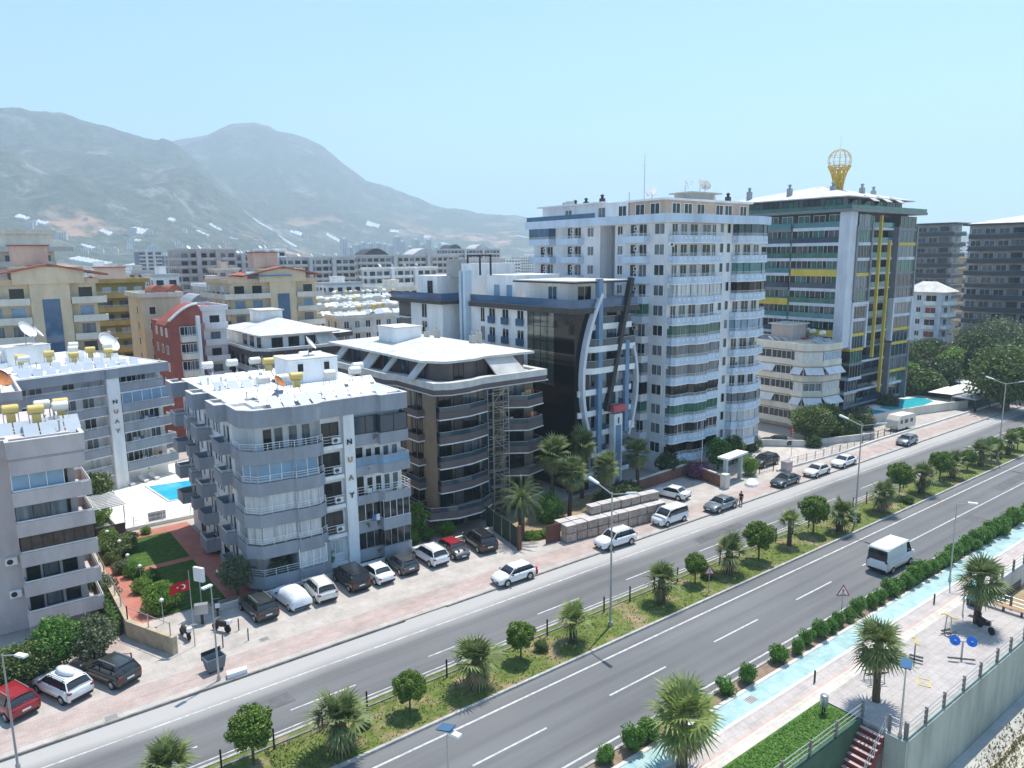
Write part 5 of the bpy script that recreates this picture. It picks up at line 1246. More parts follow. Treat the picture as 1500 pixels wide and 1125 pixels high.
def hillz(px, d, X, Y):
    a = zat(px, interp(RA, px)+16, DA); b = zat(px, interp(RB, px)+7, DB)
    ta = (d-1500)/(DA-1500)
    za = a*(.22*sst(ta*1.6)+.78*sst(ta)**1.25) if d < DA else a*(1-.35*sst((d-DA)/1200))
    tb = (d-2400)/(DB-2400)
    zb = b*sst(tb) if d < DB else b*(1-.5*sst((d-DB)/1500))
    z = max(za, zb); 
    low = 0 if d < 1500 else min(1, (d-1500)/900)
    k = min(1, z/250)
    env = 1 if d < DA-500 else max(.12, min(1, abs(d-DA)/700))
    if d > 4300: env = max(.08, min(1, abs(DB-d)/900))
    rid = 1-abs(fbm(X/900, Y/900, 6))*2
    z += (rid-.6)*85*k*env + fbm(X/260, Y/260, 5)*26*low*env*min(1, z/60+.25)
    return z - 2
NA, NR = 520, 150
hv = []; hf = []
for i in range(NA+1):
    px = -260 + 2060*i/NA
    a, b = az_dir(px, 375); l = math.hypot(a, b); ux_, uy_ = a/l, b/l
    for j in range(NR+1):
        d = 1450 + 6100*(j/NR)**1.25
        X, Y = ux_*d, uy_*d
        hv.append((X, Y, hillz(px, d, X, Y) if j else -6))
for i in range(NA):
    for j in range(NR): p = i*(NR+1)+j; hf.append((p, p+1, p+NR+2, p+NR+1)[::-1])
me = bpy.data.meshes.new('hills'); me.from_pydata(hv, [], hf); me.polygons.foreach_set('use_smooth', [True]*len(hf)); me.update()
def hillmat():
    m, nt, b = nodes_of('hill_scrub'); N = nt.nodes; L = nt.links
    b.inputs['Roughness'].default_value = 1; b.inputs['Specular IOR Level'].default_value = .05
    geo = N.new('ShaderNodeNewGeometry')
    def nz(sc, det, r=.6):
        n = N.new('ShaderNodeTexNoise'); n.inputs['Scale'].default_value = sc; n.inputs['Detail'].default_value = det; n.inputs['Roughness'].default_value = r
        L.new(geo.outputs['Position'], n.inputs['Vector']); return n.outputs['Fac']
    def mr(src, a, b_, lo=0, hi=1):
        q = N.new('ShaderNodeMapRange'); q.inputs[1].default_value = a; q.inputs[2].default_value = b_; q.inputs[3].default_value = lo; q.inputs[4].default_value = hi; L.new(src, q.inputs[0]); return q.outputs[0]
    def mix(f, A, Bc):
        q = N.new('ShaderNodeMix'); q.data_type = 'RGBA'; L.new(f, q.inputs['Factor'])
        for s, v in (('A', A), ('B', Bc)):
            if isinstance(v, tuple): q.inputs[s].default_value = (*v, 1)
            else: L.new(v, q.inputs[s])
        return q.outputs['Result']
    base = mix(mr(nz(.03, 10, .8), .42, .6), (.020, .034, .018), (.105, .102, .065))
    rock = mix(mr(nz(.0055, 14, .8), .54, .62), base, (.21, .205, .185))
    sep = N.new('ShaderNodeSeparateXYZ'); L.new(geo.outputs['Position'], sep.inputs[0])
    lowm = N.new('ShaderNodeMath'); lowm.operation = 'MULTIPLY'; L.new(mr(nz(.0032, 9, .65), .56, .62), lowm.inputs[0]); L.new(mr(sep.outputs['Z'], 260, 120), lowm.inputs[1])
    L.new(mix(lowm.outputs[0], rock, (.38, .23, .15)), b.inputs['Base Color'])
    return m
me.materials.append(hillmat())
ho = bpy.data.objects.new('hills', me); col.objects.link(ho); ho['kind'] = 'structure'
def on_hill(px, py):
    d = 420
    while d < 7000:
        X, Y, z = AT(px, py, d)
        h = hillz(px, d, X, Y) if d > 1450 else 0
        if z <= h: return X, Y, h, d
        d += 12
    return None
def HZ(X, Y):
    d = math.hypot(X, Y)
    if d < 1455: return 0.
    px = 750 + F/math.cos(PITCH)*math.tan(PHI-math.atan2(Y, X)); return hillz(px, d, X, Y)
# greenhouses, each one a thing
ghm = mat('greenhouse_plastic', (.46, .48, .49), var=.05, rough=.4)
GH = [(112, 145, 366, 10), (180, 213, 345, 9), (190, 204, 357, 3), (45, 68, 330, 3), (140, 162, 343, 2), (281, 308, 344, 5), (360, 404, 328, 8), (242, 255, 325, 2), (420, 445, 346, 4), (470, 512, 355, 4), (530, 560, 333, 8), (566, 588, 343, 3),
      (616, 638, 350, 4), (622, 640, 308, 6), (748, 790, 349, 4), (88, 162, 388, 9), (165, 250, 392, 10), (400, 440, 358, 5), (640, 668, 360, 3), (700, 740, 352, 2), (300, 330, 336, 2), (15, 40, 322, 3), (330, 350, 352, 2)]
for i, (a, b_, yy, hh) in enumerate(GH):
    p = on_hill((a+b_)/2, yy); 
    if not p: continue
    X, Y, h, d = p; w_ = (b_-a)/1076*d*.6; dep = max(12, hh/1076*d*d/ max(40, (CH-h) if h < CH-10 else d*.35)) ; dep = (40 if hh > 7 else 22) if d > 1500 else min(dep, 45)
    root = thing('greenhouse', 'white plastic greenhouse on the %s, %s from the left' % ('plain below the hills' if d < 1500 else 'lower hillside', ''), 'greenhouse', (X, Y, h-4.0), PHI-math.pi/2, 'white greenhouses below the mountains')
    n = max(2, min(14, int(w_/9))); s_ = w_/n; an = PHI-math.pi/2; ca, sa = math.cos(an), math.sin(an); NX = n*4; NY = 6; q = MB(); top = []
    for i2 in range(NX+1):
        for j2 in range(NY+1):
            lx = -w_/2+w_*i2/NX; ly = dep*j2/NY; wx, wy = X+ca*lx-sa*ly, Y+sa*lx+ca*ly
            top.append((lx, ly, HZ(wx, wy)-h+4.0+4.2+1.6*math.sin(math.pi*(i2 % 4)/4)))
    q.add(top, [(i2*(NY+1)+j2, (i2+1)*(NY+1)+j2, (i2+1)*(NY+1)+j2+1, i2*(NY+1)+j2+1) for i2 in range(NX) for j2 in range(NY)])
    bd = [i2*(NY+1) for i2 in range(NX+1)] + [NX*(NY+1)+j2 for j2 in range(1, NY+1)] + [i2*(NY+1)+NY for i2 in range(NX-1, -1, -1)] + [j2 for j2 in range(NY-1, 0, -1)]
    for k2 in range(len(bd)):
        A_, B_ = top[bd[k2]], top[bd[(k2+1) % len(bd)]]; q.face([(A_[0], A_[1], A_[2]-7), (B_[0], B_[1], B_[2]-7), B_, A_])
    q.build('plastic_cover', ghm, root)
    q = MB(); q.box(-.8, .8, -.25, 0, HZ(X, Y)-h+1.5, HZ(X, Y)-h+6.2); q.build('door', concrete, root)
    root['label'] = 'white plastic greenhouse on the %s, the %s' % ('plain below the hills' if d < 1500 else 'lower hillside', ['rounded one above the beige block', 'tilted one right of the rounded one', 'thin one under the tilted one', 'small strip at far left', 'narrow strip above the rounded one', 'strip left of the pinkish tower', 'broad bright one left of centre', 'tiny one high at left', 'strip above the grey slab', 'long strip right of the grey slab', 'slanting one near the middle', 'little one beside the slanting one', 'small one right of centre', 'highest one by the pale track', 'one nearest the blue tower', 'low one left of the dark blue tower', 'longest low roof beside the dark blue tower', 'strip above the blue awning', 'thin one above the dark slab', 'thinnest one left of the blue tower', 'faint strip mid-slope', 'uppermost strip at far left', 'faint strip above the blue awning'][i])
# distant houses
HPROT = []
for k, (w_, d_, h_, wm_, rm_) in enumerate(((12, 10, 9, white, roofw), (16, 12, 12, cream, roofg), (11, 11, 6.5, white, tile), (18, 12, 15, palegrey, roofg), (14, 11, 12, MATS['pink_stucco'], roofw), (10, 9, 6, cream, tile))):
    root = thing('house', 'x', 'house', (0, 0, 0), 0, 'houses scattered across the plain and lower slopes')
    q = MB(); q.box(-w_/2, w_/2, 0, d_, -6, h_); q.build('wall', wm_, root)
    q = MB()
    if rm_ is tile: 
        e = [(-w_/2-.6, -.6), (w_/2+.6, -.6), (w_/2+.6, d_+.6), (-w_/2-.6, d_+.6)]; E_ = [(a, b, h_) for a, b in e]; p1, p2 = (-w_/2+d_/2, d_/2, h_+2.4), (w_/2-d_/2+.1, d_/2, h_+2.4)
        q.face([E_[0], E_[1], p2, p1]); q.face([E_[1], E_[2], p2]); q.face([E_[2], E_[3], p1, p2]); q.face([E_[3], E_[0], p1]); q.face([(a, b, h_-.02) for a, b in e[::-1]])
    else: q.box(-w_/2-.4, w_/2+.4, -.4, d_+.4, h_, h_+.5); q.box(-2, 2, d_*.4, d_*.8, h_+.5, h_+2.6)
    q.build('roof', rm_, root)
    for f in range(int(h_/3)):
        q = MB(); q.box(-w_/2+.8, w_/2-.8, -1.1, 0, f*3+.1, f*3+.3); q.box(-w_/2+.8, w_/2-.8, -1.1, -.95, f*3+.3, f*3+1.0); q.build('balcony', wm_, root)
        for x in (-w_*.3, 0, w_*.3):
            q = MB(); q.box(x-.8, x+.8, -.06, 0, f*3+1.0, f*3+2.5); q.build('window', glassd, root)
        q = MB(); q.box(-w_/2-.06, -w_/2, d_*.4, d_*.6, f*3+1.0, f*3+2.4); q.build('window', glassd, root)
    HPROT.append(root)
rh_ = random.Random(21); used = set(); cnt = 0; placed = []
BLD = [(o.location.x, o.location.y) for o in col.objects if o.type == 'EMPTY' and o.get('category') == 'building']
def house(X, Y, z, far):
    global cnt
    k = rh_.choice((0, 0, 1, 2, 3, 4, 5, 1)); src = HPROT[k]
    o = src if k not in used else copy_tree(src); used.add(k)
    o.location = (X, Y, z); o.rotation_euler = (0, 0, rh_.uniform(-.3, .3) - (.2 if far else 0)); s = rh_.uniform(.8, 1.15); o.scale = (s, s, s)
    o['label'] = (['white flat-roofed house', 'cream flat-roofed house', 'white house with tiled roof', 'pale grey apartment house', 'pink apartment house', 'small cream house with tiled roof'][k]) + (' on the hazy lower slopes' if far else ' among the low houses on the plain')
    o['group'] = 'distant houses'; cnt += 1
tries = 0
while cnt < 228 and tries < 9000:
    tries += 1
    px = rh_.uniform(140, 860) if rh_.random() < .85 else rh_.uniform(1380, 1440); d = 190 + 1300*rh_.random()**1.25
    X, Y, _ = AT(px, 400, d)
    if any((X-a)**2+(Y-b)**2 < (20+d*.012)**2 for a, b in placed): continue
    if d < 420 and not (250 < px < 640): continue
    if any(-12 < X-a < 60 and -14 < Y-b < 34 for a, b in BLD): continue
    placed.append((X, Y)); house(X, Y, 0, False)
c2_ = 0
while c2_ < 70:
    px = rh_.uniform(0, 800); py = rh_.triangular(318, 384, 372)
    p = on_hill(px, py)
    if not p or p[3] < 1500: c2_ += .2; continue
    house(p[0], p[1], p[2]+1, True); c2_ += 1
# distant high-rises in a cluster below the far ridge
for i in range(16):
    px = 505 + 9.5*i + rh_.uniform(-2, 2); X, Y, _ = AT(px, 380, 2100+rh_.uniform(-60, 60)); 
    root = thing('tower_block', 'pale high-rise in the hazy cluster far beyond the arched slab block', 'tower block', (X, Y, 0), 0, 'hazy cluster of high-rises'); hh = rh_.uniform(32, 62)+20
    q = MB(); q.box(-8, 8, -8, 8, -5, hh); q.build('wall', palegrey, root); q = MB(); q.box(-8.5, 8.5, -8.5, 8.5, hh, hh+1.2); q.box(-3, 3, -3, 3, hh+1.2, hh+4); q.build('roof', white, root)
    for x in (-4.5, 0, 4.5): q = MB(); q.box(x-1.2, x+1.2, -8.1, -8, 4, hh-2); q.build('window_strip', glassm, root)
# haze
hz = MB(); hz.box(-4700, 7900, -900, 8400, -5.9, 1075); ho = hz.build('haze', [], None)
me = ho.data; m = bpy.data.materials.new('haze'); m.use_nodes = True; nt = m.node_tree; nt.nodes.remove(nt.nodes['Principled BSDF'])
v = nt.nodes.new('ShaderNodeVolumePrincipled'); v.inputs['Density'].default_value = HAZE; v.inputs['Color'].default_value = HCOL; v.inputs['Anisotropy'].default_value = .2
nt.links.new(v.outputs[0], nt.nodes['Material Output'].inputs['Volume']); me.materials.append(m); ho['kind'] = 'stuff'
# ================================================================ vegetation
rv = random.Random(5)
bark = mat('palm_bark', (.10, .075, .05), var=.35, scale=5, bump=.6)
barkg = mat('tree_bark', (.13, .10, .075), var=.3, scale=4, bump=.5)
straw = mat('dry_frond', (.36, .27, .15), var=.3, scale=3)
pgreen = leafmat('palm_green', (.055, .095, .028), (.26, .31, .12), .25, 1.5)
pgreen2 = leafmat('palm_lime', (.08, .14, .035), (.34, .40, .13), .3, 1.5)
rgreen = leafmat('topiary_green', (.04, .085, .014), (.20, .31, .05), .25, 1.8)
hgreen = leafmat('hedge_green', (.04, .11, .018), (.15, .31, .055), .25, 1.8)
dgreen = leafmat('dark_green', (.025, .055, .018), (.10, .15, .05), .2, .6)
ygreen = leafmat('fresh_green', (.07, .16, .02), (.22, .36, .06), .35, 1.0)
olive = leafmat('olive_green', (.06, .085, .04), (.20, .24, .13), .25, 1.2)
mgreen = leafmat('mid_green', (.04, .08, .022), (.17, .23, .065), .25, .7)
def palm_meshes(seed, th, tr, Rf, nf, gm=pgreen, skirt=0, petiole=.42, low=-.7):
    r = random.Random(seed)
    t = MB(); n = 9; rings = 12; vs = []
    lx, ly = r.uniform(-.06, .06), r.uniform(-.06, .06)
    for k in range(rings+1):
        a = k/rings; rr = tr*(1.25-.35*a)*(1+.10*((k % 2)*2-1)) if skirt == 0 else tr*(1.15-.25*a)
        for i in range(n): q = 6.2832*i/n; w = rr*(1+r.uniform(-.08, .08)); vs.append((w*math.cos(q)+lx*a*th, w*math.sin(q)+ly*a*th, th*a-.1))
    fs = [(k*n+i, k*n+(i+1) % n, (k+1)*n+(i+1) % n, (k+1)*n+i) for k in range(rings) for i in range(n)] + [tuple((rings)*n+i for i in range(n))]
    t.add(vs, fs)
    tm = t.mesh('trunk', [bark])
    c = MB(); top = Vector((lx*th, ly*th, th-.05))
    def frond(az, el, m, pl, bl, droop):
        d = Vector((math.cos(az)*math.cos(el), math.sin(az)*math.cos(el), math.sin(el)))
        side = Vector((-math.sin(az), math.cos(az), 0)); upv = d.cross(side)*-1
        if upv.z < 0: upv = -upv
        p0 = top; p1 = top + d*pl*.6; p2 = top + d*pl + Vector((0, 0, -.10*pl*droop))
        w = .03
        c.face([p0-side*w, p0+side*w, p1+side*w, p1-side*w], m); c.face([p1-side*w, p1+side*w, p2+side*w, p2-side*w], m)
        nl = 13; roll_ = r.uniform(-.35, .35)
        s2 = side*math.cos(roll_) + upv*math.sin(roll_); u2 = upv*math.cos(roll_) - side*math.sin(roll_)
        for i in range(nl):
            b = (i/(nl-1)-.5)*2; th_ = b*1.45
            dl = (d*math.cos(th_) + s2*math.sin(th_)) ; L = bl*(1-.22*abs(b)**2)*r.uniform(.88, 1.08)
            q = s2*math.cos(th_) - d*math.sin(th_); hw = bl*.055
            a0 = p2; a1 = p2 + dl*L*.5 + u2*(.04*bl - .10*bl*abs(b)); a2 = p2 + dl*L*1.05 + Vector((0, 0, -L*(.06+.19*droop)))
            off = u2*hw*.5
            c.face([a0-q*hw*.25, a0+q*hw*.25+off*.3, a1+q*hw+off, a1-q*hw], m); c.face([a1-q*hw, a1+q*hw+off, a2], m)
    for i in range(nf):
        f = (i+.5)/nf; el = 1.35 - (1.35-low)*f**.85 + r.uniform(-.12, .12)
        frond(i*2.399+r.uniform(-.2, .2), el, 0, Rf*petiole*r.uniform(.65, 1.35), Rf*.66*r.uniform(.85, 1.1), .1+.8*f)
    c.lathe((top.x, top.y, top.z-.25), [(Rf*.10, 0), (Rf*.15, .2), (Rf*.12, .42), (.02, .62)], 9, 0)
    for i in range(9): frond(i*2.399+1, 1.45-.06*i, 0, Rf*.16, Rf*.6, .1)
    for i in range(skirt):
        frond(i*2.399, -1.0-r.random()*.45, 1 if r.random() < .55 else 0, Rf*.35, Rf*.62, 1.2)
    cm = c.mesh('crown', [gm, straw])
    return tm, cm
PM = [palm_meshes(1, 2.1, .33, 1.85, 17, skirt=5, low=-.2), palm_meshes(2, 2.1, .35, 2.0, 18, skirt=6, low=-.3), palm_meshes(3, 2.6, .2, 1.45, 17, pgreen2, low=-.3), palm_meshes(4, 2.0, .3, 1.8, 17, pgreen2, low=-.4)]
def palm(k, px, py, sc, label, group=None, xy=None, z=.08, rz=None):
    X, Y = xy or G(px, py)
    r = thing('palm_tree', label, 'palm tree', (X, Y, z), rv.uniform(0, 6) if rz is None else rz, group, sc)
    link('trunk', PM[k][0], r); link('crown', PM[k][1], r); return r
MP = [(500, 1100, 1, 1.05, 0, 'palm tree on the central reservation, second from the bottom left'), (246, 1175, 0, 1.0, 0, 'palm tree whose crown just enters the bottom edge, leftmost on the central reservation'),
      (695, 1008, 1, 1.0, 0, 'palm tree right of the small topiary on the central reservation'), (840, 942, 3, .95, 0, 'bright palm tree just left of the tall double lamp post'),
      (968, 885, 0, 1.0, 0, 'palm tree between the double lamp post and the first round tree beyond it'), (1069, 842, 0, 1.05, 0, 'palm tree right of the warning sign on the central reservation'),
      (1156, 800, 2, 1.0, 0, 'small slender palm between two round trees on the central reservation'), (1229, 779, 0, 1.0, 0, 'palm tree just left of the second double lamp post'),
      (1291, 751, 1, 1.05, 0, 'palm tree just right of the second double lamp post'), (1349, 723, 0, 1.05, 0, 'palm tree between the two far round trees'), (1395, 701, 0, 1.0, 0, 'palm tree right of the far round trees'),
      (1437, 683, 1, 1.0, 0, 'palm tree left of the third double lamp post'), (1476, 667, 0, 1.0, 0, 'palm tree close to the right edge of the central reservation')]
for px, py, k, sc, _, lab in MP: palm(k, px, py, sc, lab, 'palms on the central reservation')
for i in range(8):
    x = 150 + 7.5*i; palm(i % 2, 0, 0, .9, 'far palm on the central reservation, %s beyond the right edge' % ORD[i], 'palms on the central reservation', (x, 38.6)) if x > 150 else None
# leafy masses
def leafy(n, fn, size, r, m, idx=0, b=None, up=.3):
    b = b or MB()
    for i in range(n):
        p, nn = fn(r)
        a = Vector((r.gauss(0, 1), r.gauss(0, 1), r.gauss(0, 1))) + Vector(nn)*.7 + Vector((0, 0, up)); a.normalize()
        t = a.orthogonal().normalized(); q = a.cross(t); an = r.random()*6.28; t, q = t*math.cos(an)+q*math.sin(an), q*math.cos(an)-t*math.sin(an)
        s = size*r.uniform(.6, 1.3); P_ = Vector(p)
        b.face([P_-t*s, P_+q*s*.55, P_+t*s, P_-q*s*.55], idx)
    return b
def ball(rx, rz_, cz, bump_=.12, sh=.75, seed=1):
    ph = [random.Random(seed+i).uniform(0, 6.28) for i in range(6)]
    def f(r):
        a = r.random()*6.283; z = r.uniform(-1, 1); s = math.sqrt(1-z*z); n = (s*math.cos(a), s*math.sin(a), z)
        k = (sh + (1-sh)*r.random()**.6)*(1 + bump_*(math.sin(3*a+ph[0]+2*z)*.5 + math.sin(5*a+ph[1]-4*z)*.35 + math.sin(7*z+ph[2]+2*a)*.4))
        return (n[0]*rx*k, n[1]*rx*k, cz + n[2]*rz_*k), n
    return f
def core(b, rx, rz_, cz, idx=0, k=.72):
    b.lathe((0, 0, cz), [(rx*k*math.cos(t), rz_*k*math.sin(t)) for t in [-1.5+3.0*i/8 for i in range(9)]], 12, idx)
TOP = []
for s in (1, 2, 3):
    b = MB(); rr_ = random.Random(s*17)
    for i in range(26):
        f_ = (i+.5)/26; zz = 1-2*f_; ra = math.sqrt(1-zz*zz); q_ = rr_.uniform(.62, .86); c_ = (1.3*ra*q_*math.cos(i*2.399), 1.3*ra*q_*math.sin(i*2.399), 2.35+1.12*zz*q_); s_ = rr_.uniform(.30, .46)
        def fn(q, c_=c_, s_=s_):
            a = q.random()*6.283; z = q.uniform(-1, 1); h = math.sqrt(1-z*z); k = s_*(.6+.5*q.random()); nn = (h*math.cos(a), h*math.sin(a), z); return (c_[0]+nn[0]*k, c_[1]+nn[1]*k, c_[2]+nn[2]*k), nn
        leafy(330, fn, .085, rr_, rgreen, 0, b)
    core(b, 1.2, 1.0, 2.35, 0, .7)
    t = MB(); t.tube((0, 0, -.1), (0, 0, 1.5), .09, 7, r2=.07)
    for a in (0, 2.1, 4.2): t.tube((0, 0, 1.1), (.5*math.cos(a), .5*math.sin(a), 1.8), .05, 5, r2=.03)
    TOP.append((t.mesh('trunk', [barkg]), b.mesh('crown', [rgreen])))
for i, (px, py, sc, lab) in enumerate(((372, 1122, .98, 'round-headed tree nearest the bottom edge on the central reservation'), (601, 1045, .78, 'small round-headed tree second from the left on the central reservation'),
        (763, 968, .82, 'low round clipped tree between two palms on the central reservation'), (1018, 856, .78, 'small round-headed tree just left of the warning sign on the reservation'),
        (1111, 822, 1.08, 'large round-headed tree between the warning sign and the slender palm'), (1191, 783, 1.15, 'large round-headed tree left of the second double lamp post'),
        (1317, 728, 1.15, 'round-headed tree right of the second double lamp post'), (1376, 706, 1.1, 'round-headed tree between the two farthest large palms'), (1417, 690, .8, 'small round tree in the gap between far palms'), (1452, 676, .95, 'round-headed tree left of the last palm at the right edge'), (1490, 660, .95, 'round-headed tree cut by the right edge'))):
    X, Y = G(px, py); r = thing('round_tree', lab, 'tree', (X, Y, .08), rv.uniform(0, 6), 'round-headed trees on the central reservation', sc*1.03)
    link('trunk', TOP[i % 3][0], r); link('crown', TOP[i % 3][1], r)
SH = []
for s in range(4):
    b = MB(); rr_ = random.Random(s*13+5)
    for i in range(11):
        c_ = (rr_.uniform(-.42, .42), rr_.uniform(-.42, .42), rr_.uniform(.35, .95)); s_ = rr_.uniform(.26, .42)
        def fn(q, c_=c_, s_=s_):
            a = q.random()*6.283; z = q.uniform(-1, 1); h = math.sqrt(1-z*z); k = s_*(.6+.55*q.random()); nn = (h*math.cos(a), h*math.sin(a), z); return (c_[0]+nn[0]*k, c_[1]+nn[1]*k, max(.03, c_[2]+nn[2]*k*1.2)), nn
        leafy(260, fn, .07, rr_, hgreen, 0, b)
    core(b, .6, .55, .55, 0, .7)
    SH.append(b.mesh('hedge_bush', [hgreen]))
xs = []; x = 27.2
while x < 150:
    if not (36.0 < x < 37.2 or 41.4 < x < 42.6): xs.append(x)
    x += (rv.uniform(1.35, 2.2) if x < 62 else rv.uniform(1.1, 1.55)) * (1 if x < 90 else 1.25)
for i, x in enumerate(xs):
    s = rv.uniform(.72, 1.08) if x < 63 else rv.uniform(.95, 1.25)
    o = link('hedge_bush', SH[i % 4], None, (x, 27.02+rv.uniform(-.18, .18), .02), rv.uniform(0, 6), None, None, 'bushes in the row along the cycle path', 'x', None, (s, s, s*rv.uniform(.9, 1.35)))
    del o['kind']; 
    near = 'before the warning sign' if x < 54 else ('between warning sign and lamp post' if x < 68 else 'beyond the lamp post')
    tag(o, 'green bush in the row along the cycle path, %s' % near, 'bush')
def bush(k, px, py, sc, label, group=None, m=hgreen, z=.0, seed=3, r=.9, n=1600, flat=.85, xy=None, name='shrub', leaf=.08):
    n = int(n*1.8)
    X, Y = xy or G(px, py)
    key = ('bush', m.name, k, r, n)
    if key not in WC:
        b = leafy(n, ball(r, r*flat, r*flat*.8, .22, .55, k*7+seed), leaf*max(1, r*.8), random.Random(k+seed), m); core(b, r, r*flat, r*flat*.8, 0, .6); WC[key] = b.mesh(name, [m])
    o = link(name, WC[key], None, (X, Y, z), rv.uniform(0, 6), label, 'shrub', group, None, None, sc); return o
BR = {}
def broad_meshes(key, m, h, R_, n=26, per=150, leaf=.26, seed=1, tall=.55):
    if key in BR: return BR[key]
    r = random.Random(seed); b = MB(); t = MB(); t.tube((0, 0, -.2), (0, 0, h*.45), R_*.09, 8, r2=R_*.06)
    for i in range(n):
        a = i*2.399; f = (i+.5)/n; zz = h*(1-tall) + h*tall*.5 + (h*tall*.5-R_*.15)*(1-2*f)*.92; rr = R_*.68*math.sqrt(max(.05, 1-(1-2*f)**2))*r.uniform(.6, 1.1)
        c = (rr*math.cos(a), rr*math.sin(a), zz); s_ = R_*r.uniform(.28, .42)
        if i % 3 == 0: t.tube((0, 0, h*.35), (c[0]*.8, c[1]*.8, c[2]), R_*.04, 5, r2=.03)
        def fn(q, c=c, s_=s_):
            a = q.random()*6.283; z = q.uniform(-1, 1); s = math.sqrt(1-z*z); k = s_*(.55+.5*q.random()); nn = (s*math.cos(a), s*math.sin(a), z)
            return (c[0]+nn[0]*k, c[1]+nn[1]*k, c[2]+nn[2]*k*.8), nn
        leafy(per, fn, leaf, r, m, 0, b)
    BR[key] = (t.mesh('trunk', [barkg]), b.mesh('crown', [m])); return BR[key]
def broad(key, m, px, py, h, R_, label, group=None, xy=None, z=0., sc=1., **kw):
    X, Y = xy or G(px, py); tm, cm = broad_meshes(key, m, h, R_, **kw)
    o = thing('broadleaf_tree', label, 'tree', (X, Y, z), rv.uniform(0, 6), group, sc); link('trunk', tm, o); link('crown', cm, o); return o
# big palms on the promenade
PM.append(palm_meshes(11, 4.3, .30, 2.3, 23, pgreen2, 22)); PM.append(palm_meshes(12, 4.0, .22, 1.9, 24, pgreen, 6, low=-.9)); PM.append(palm_meshes(13, 3.8, .22, 1.9, 32, pgreen, 6, low=-.9))
def palm_at(k, cx, cy, Y=None, base=None, sc=1., label='', group=None, zc=None, frac=.92):
    if base: X, Y = G(*base)
    else:
        a, b, u = ray(cx, cy); t = Y/b; X = a*t; zc = CH+u*t
    return X, Y, zc
X, Y = G(1283, 1028); palm(5, 0, 0, 1.02, 'tall palm on the terrace beside the top of the red steps', 'palms on the exercise terrace', (X, Y), .05)
X, Y = G(1430, 914); palm(6, 0, 0, 1.05, 'greyish palm on the terrace beside the black motorcycle', 'palms on the exercise terrace', (X, Y), .05)
a, b, u = ray(1002, 1040); t = 24.0/b; palm(4, 0, 0, 1.0, 'largest palm with a shaggy crown and dead fronds at the bottom centre', None, (a*t, 24.0), CH+u*t-4.6)
tp = palm_meshes(21, 8.2, .26, 2.5, 32, pgreen, 24); PM.append(tp); PM.append(palm_meshes(22, 6.6, .27, 2.4, 30, pgreen, 28))
for cx, cy, Y, k, lab in ((808, 668, 60.5, 7, 'tall shaggy palm at the left of the cluster beside the black glass corner'), (853, 652, 62.5, 7, 'tallest shaggy palm, highest crown in the cluster by the modern block'), (834, 706, 58.5, 8, 'shaggy palm with many dead fronds in the middle of the cluster'),
                          (882, 716, 58.2, 8, 'shaggy palm behind the pallets just left of the street lamp head'), (935, 694, 60.0, 8, 'shaggy palm standing alone at the right of the cluster near the curved block')):
    a, b, u = ray(cx, cy); t = Y/b; zc = CH+u*t; h0 = 8.2 if k == 7 else 6.6
    palm(k, 0, 0, 1.0 if False else max(.8, (zc+.6)/(h0+.2)) if (zc+.6)/(h0+.2) < 1.25 else 1.2, lab, 'shaggy palms in front of the modern block', (a*t, Y), 0)
# feather palm
fp = MB(); r = random.Random(8); th = 4.6
for i in range(44):
    az = i*2.399; f = (i+.5)/44; el = 1.35-1.75*f; L = 2.9*r.uniform(.85, 1.1)
    pts = []; p = Vector((0, 0, th)); d = Vector((math.cos(az)*math.cos(el), math.sin(az)*math.cos(el), math.sin(el)))
    for k in range(9): pts.append(p.copy()); p = p + d*L/8; d = (d + Vector((0, 0, -.13-.06*k*.5))).normalized()
    side = Vector((-math.sin(az), math.cos(az), 0))
    for k in range(1, 9):
        dd = (pts[k]-pts[k-1]).normalized(); up_ = side.cross(dd)
        for s in (1, -1):
            for q in (0, .5):
                b0 = pts[k-1]*(1-q)+pts[k]*q; ll = .55*(1-.07*k); tip = b0 + side*s*ll*.8 + dd*ll*.55 - Vector((0, 0, .12)) + up_*.05
                fp.face([b0, b0+dd*.07, tip], 0)
    for k in range(8): fp.face([pts[k]-side*.03, pts[k]+side*.03, pts[k+1]+side*.02, pts[k+1]-side*.02], 0)
t_ = MB(); t_.tube((0, 0, -.1), (0, 0, th), .34, 10, r2=.28)
for k in range(26): zz = .3+th/27*k; t_.lathe((0, 0, zz), [(.30, 0), (.37, .08), (.30, .14)], 9)
root = thing('feather_palm', 'date palm with arching feather fronds behind the green mesh fence', 'palm tree', (*G(764, 792), 0)); t_.build('trunk', bark, root); fp.build('crown', mgreen, root)
# palm suckers and small bushes on the median
for i, (px, py, s, lab) in enumerate(((532, 1066, .55, 'small dark bush beside the second palm on the reservation'), (793, 954, .6, 'spiky little bush right of the low round tree'), (1036, 848, .7, 'small bush behind the warning sign on the reservation'), (1252, 764, .7, 'small bush left of the second double lamp post'), (1330, 738, .7, 'small bush beside the palm right of the second lamp'), (1460, 672, .8, 'small bush near the far palms'))):
    bush(0, px, py, s, lab, 'small bushes on the reservation', mgreen, .08)
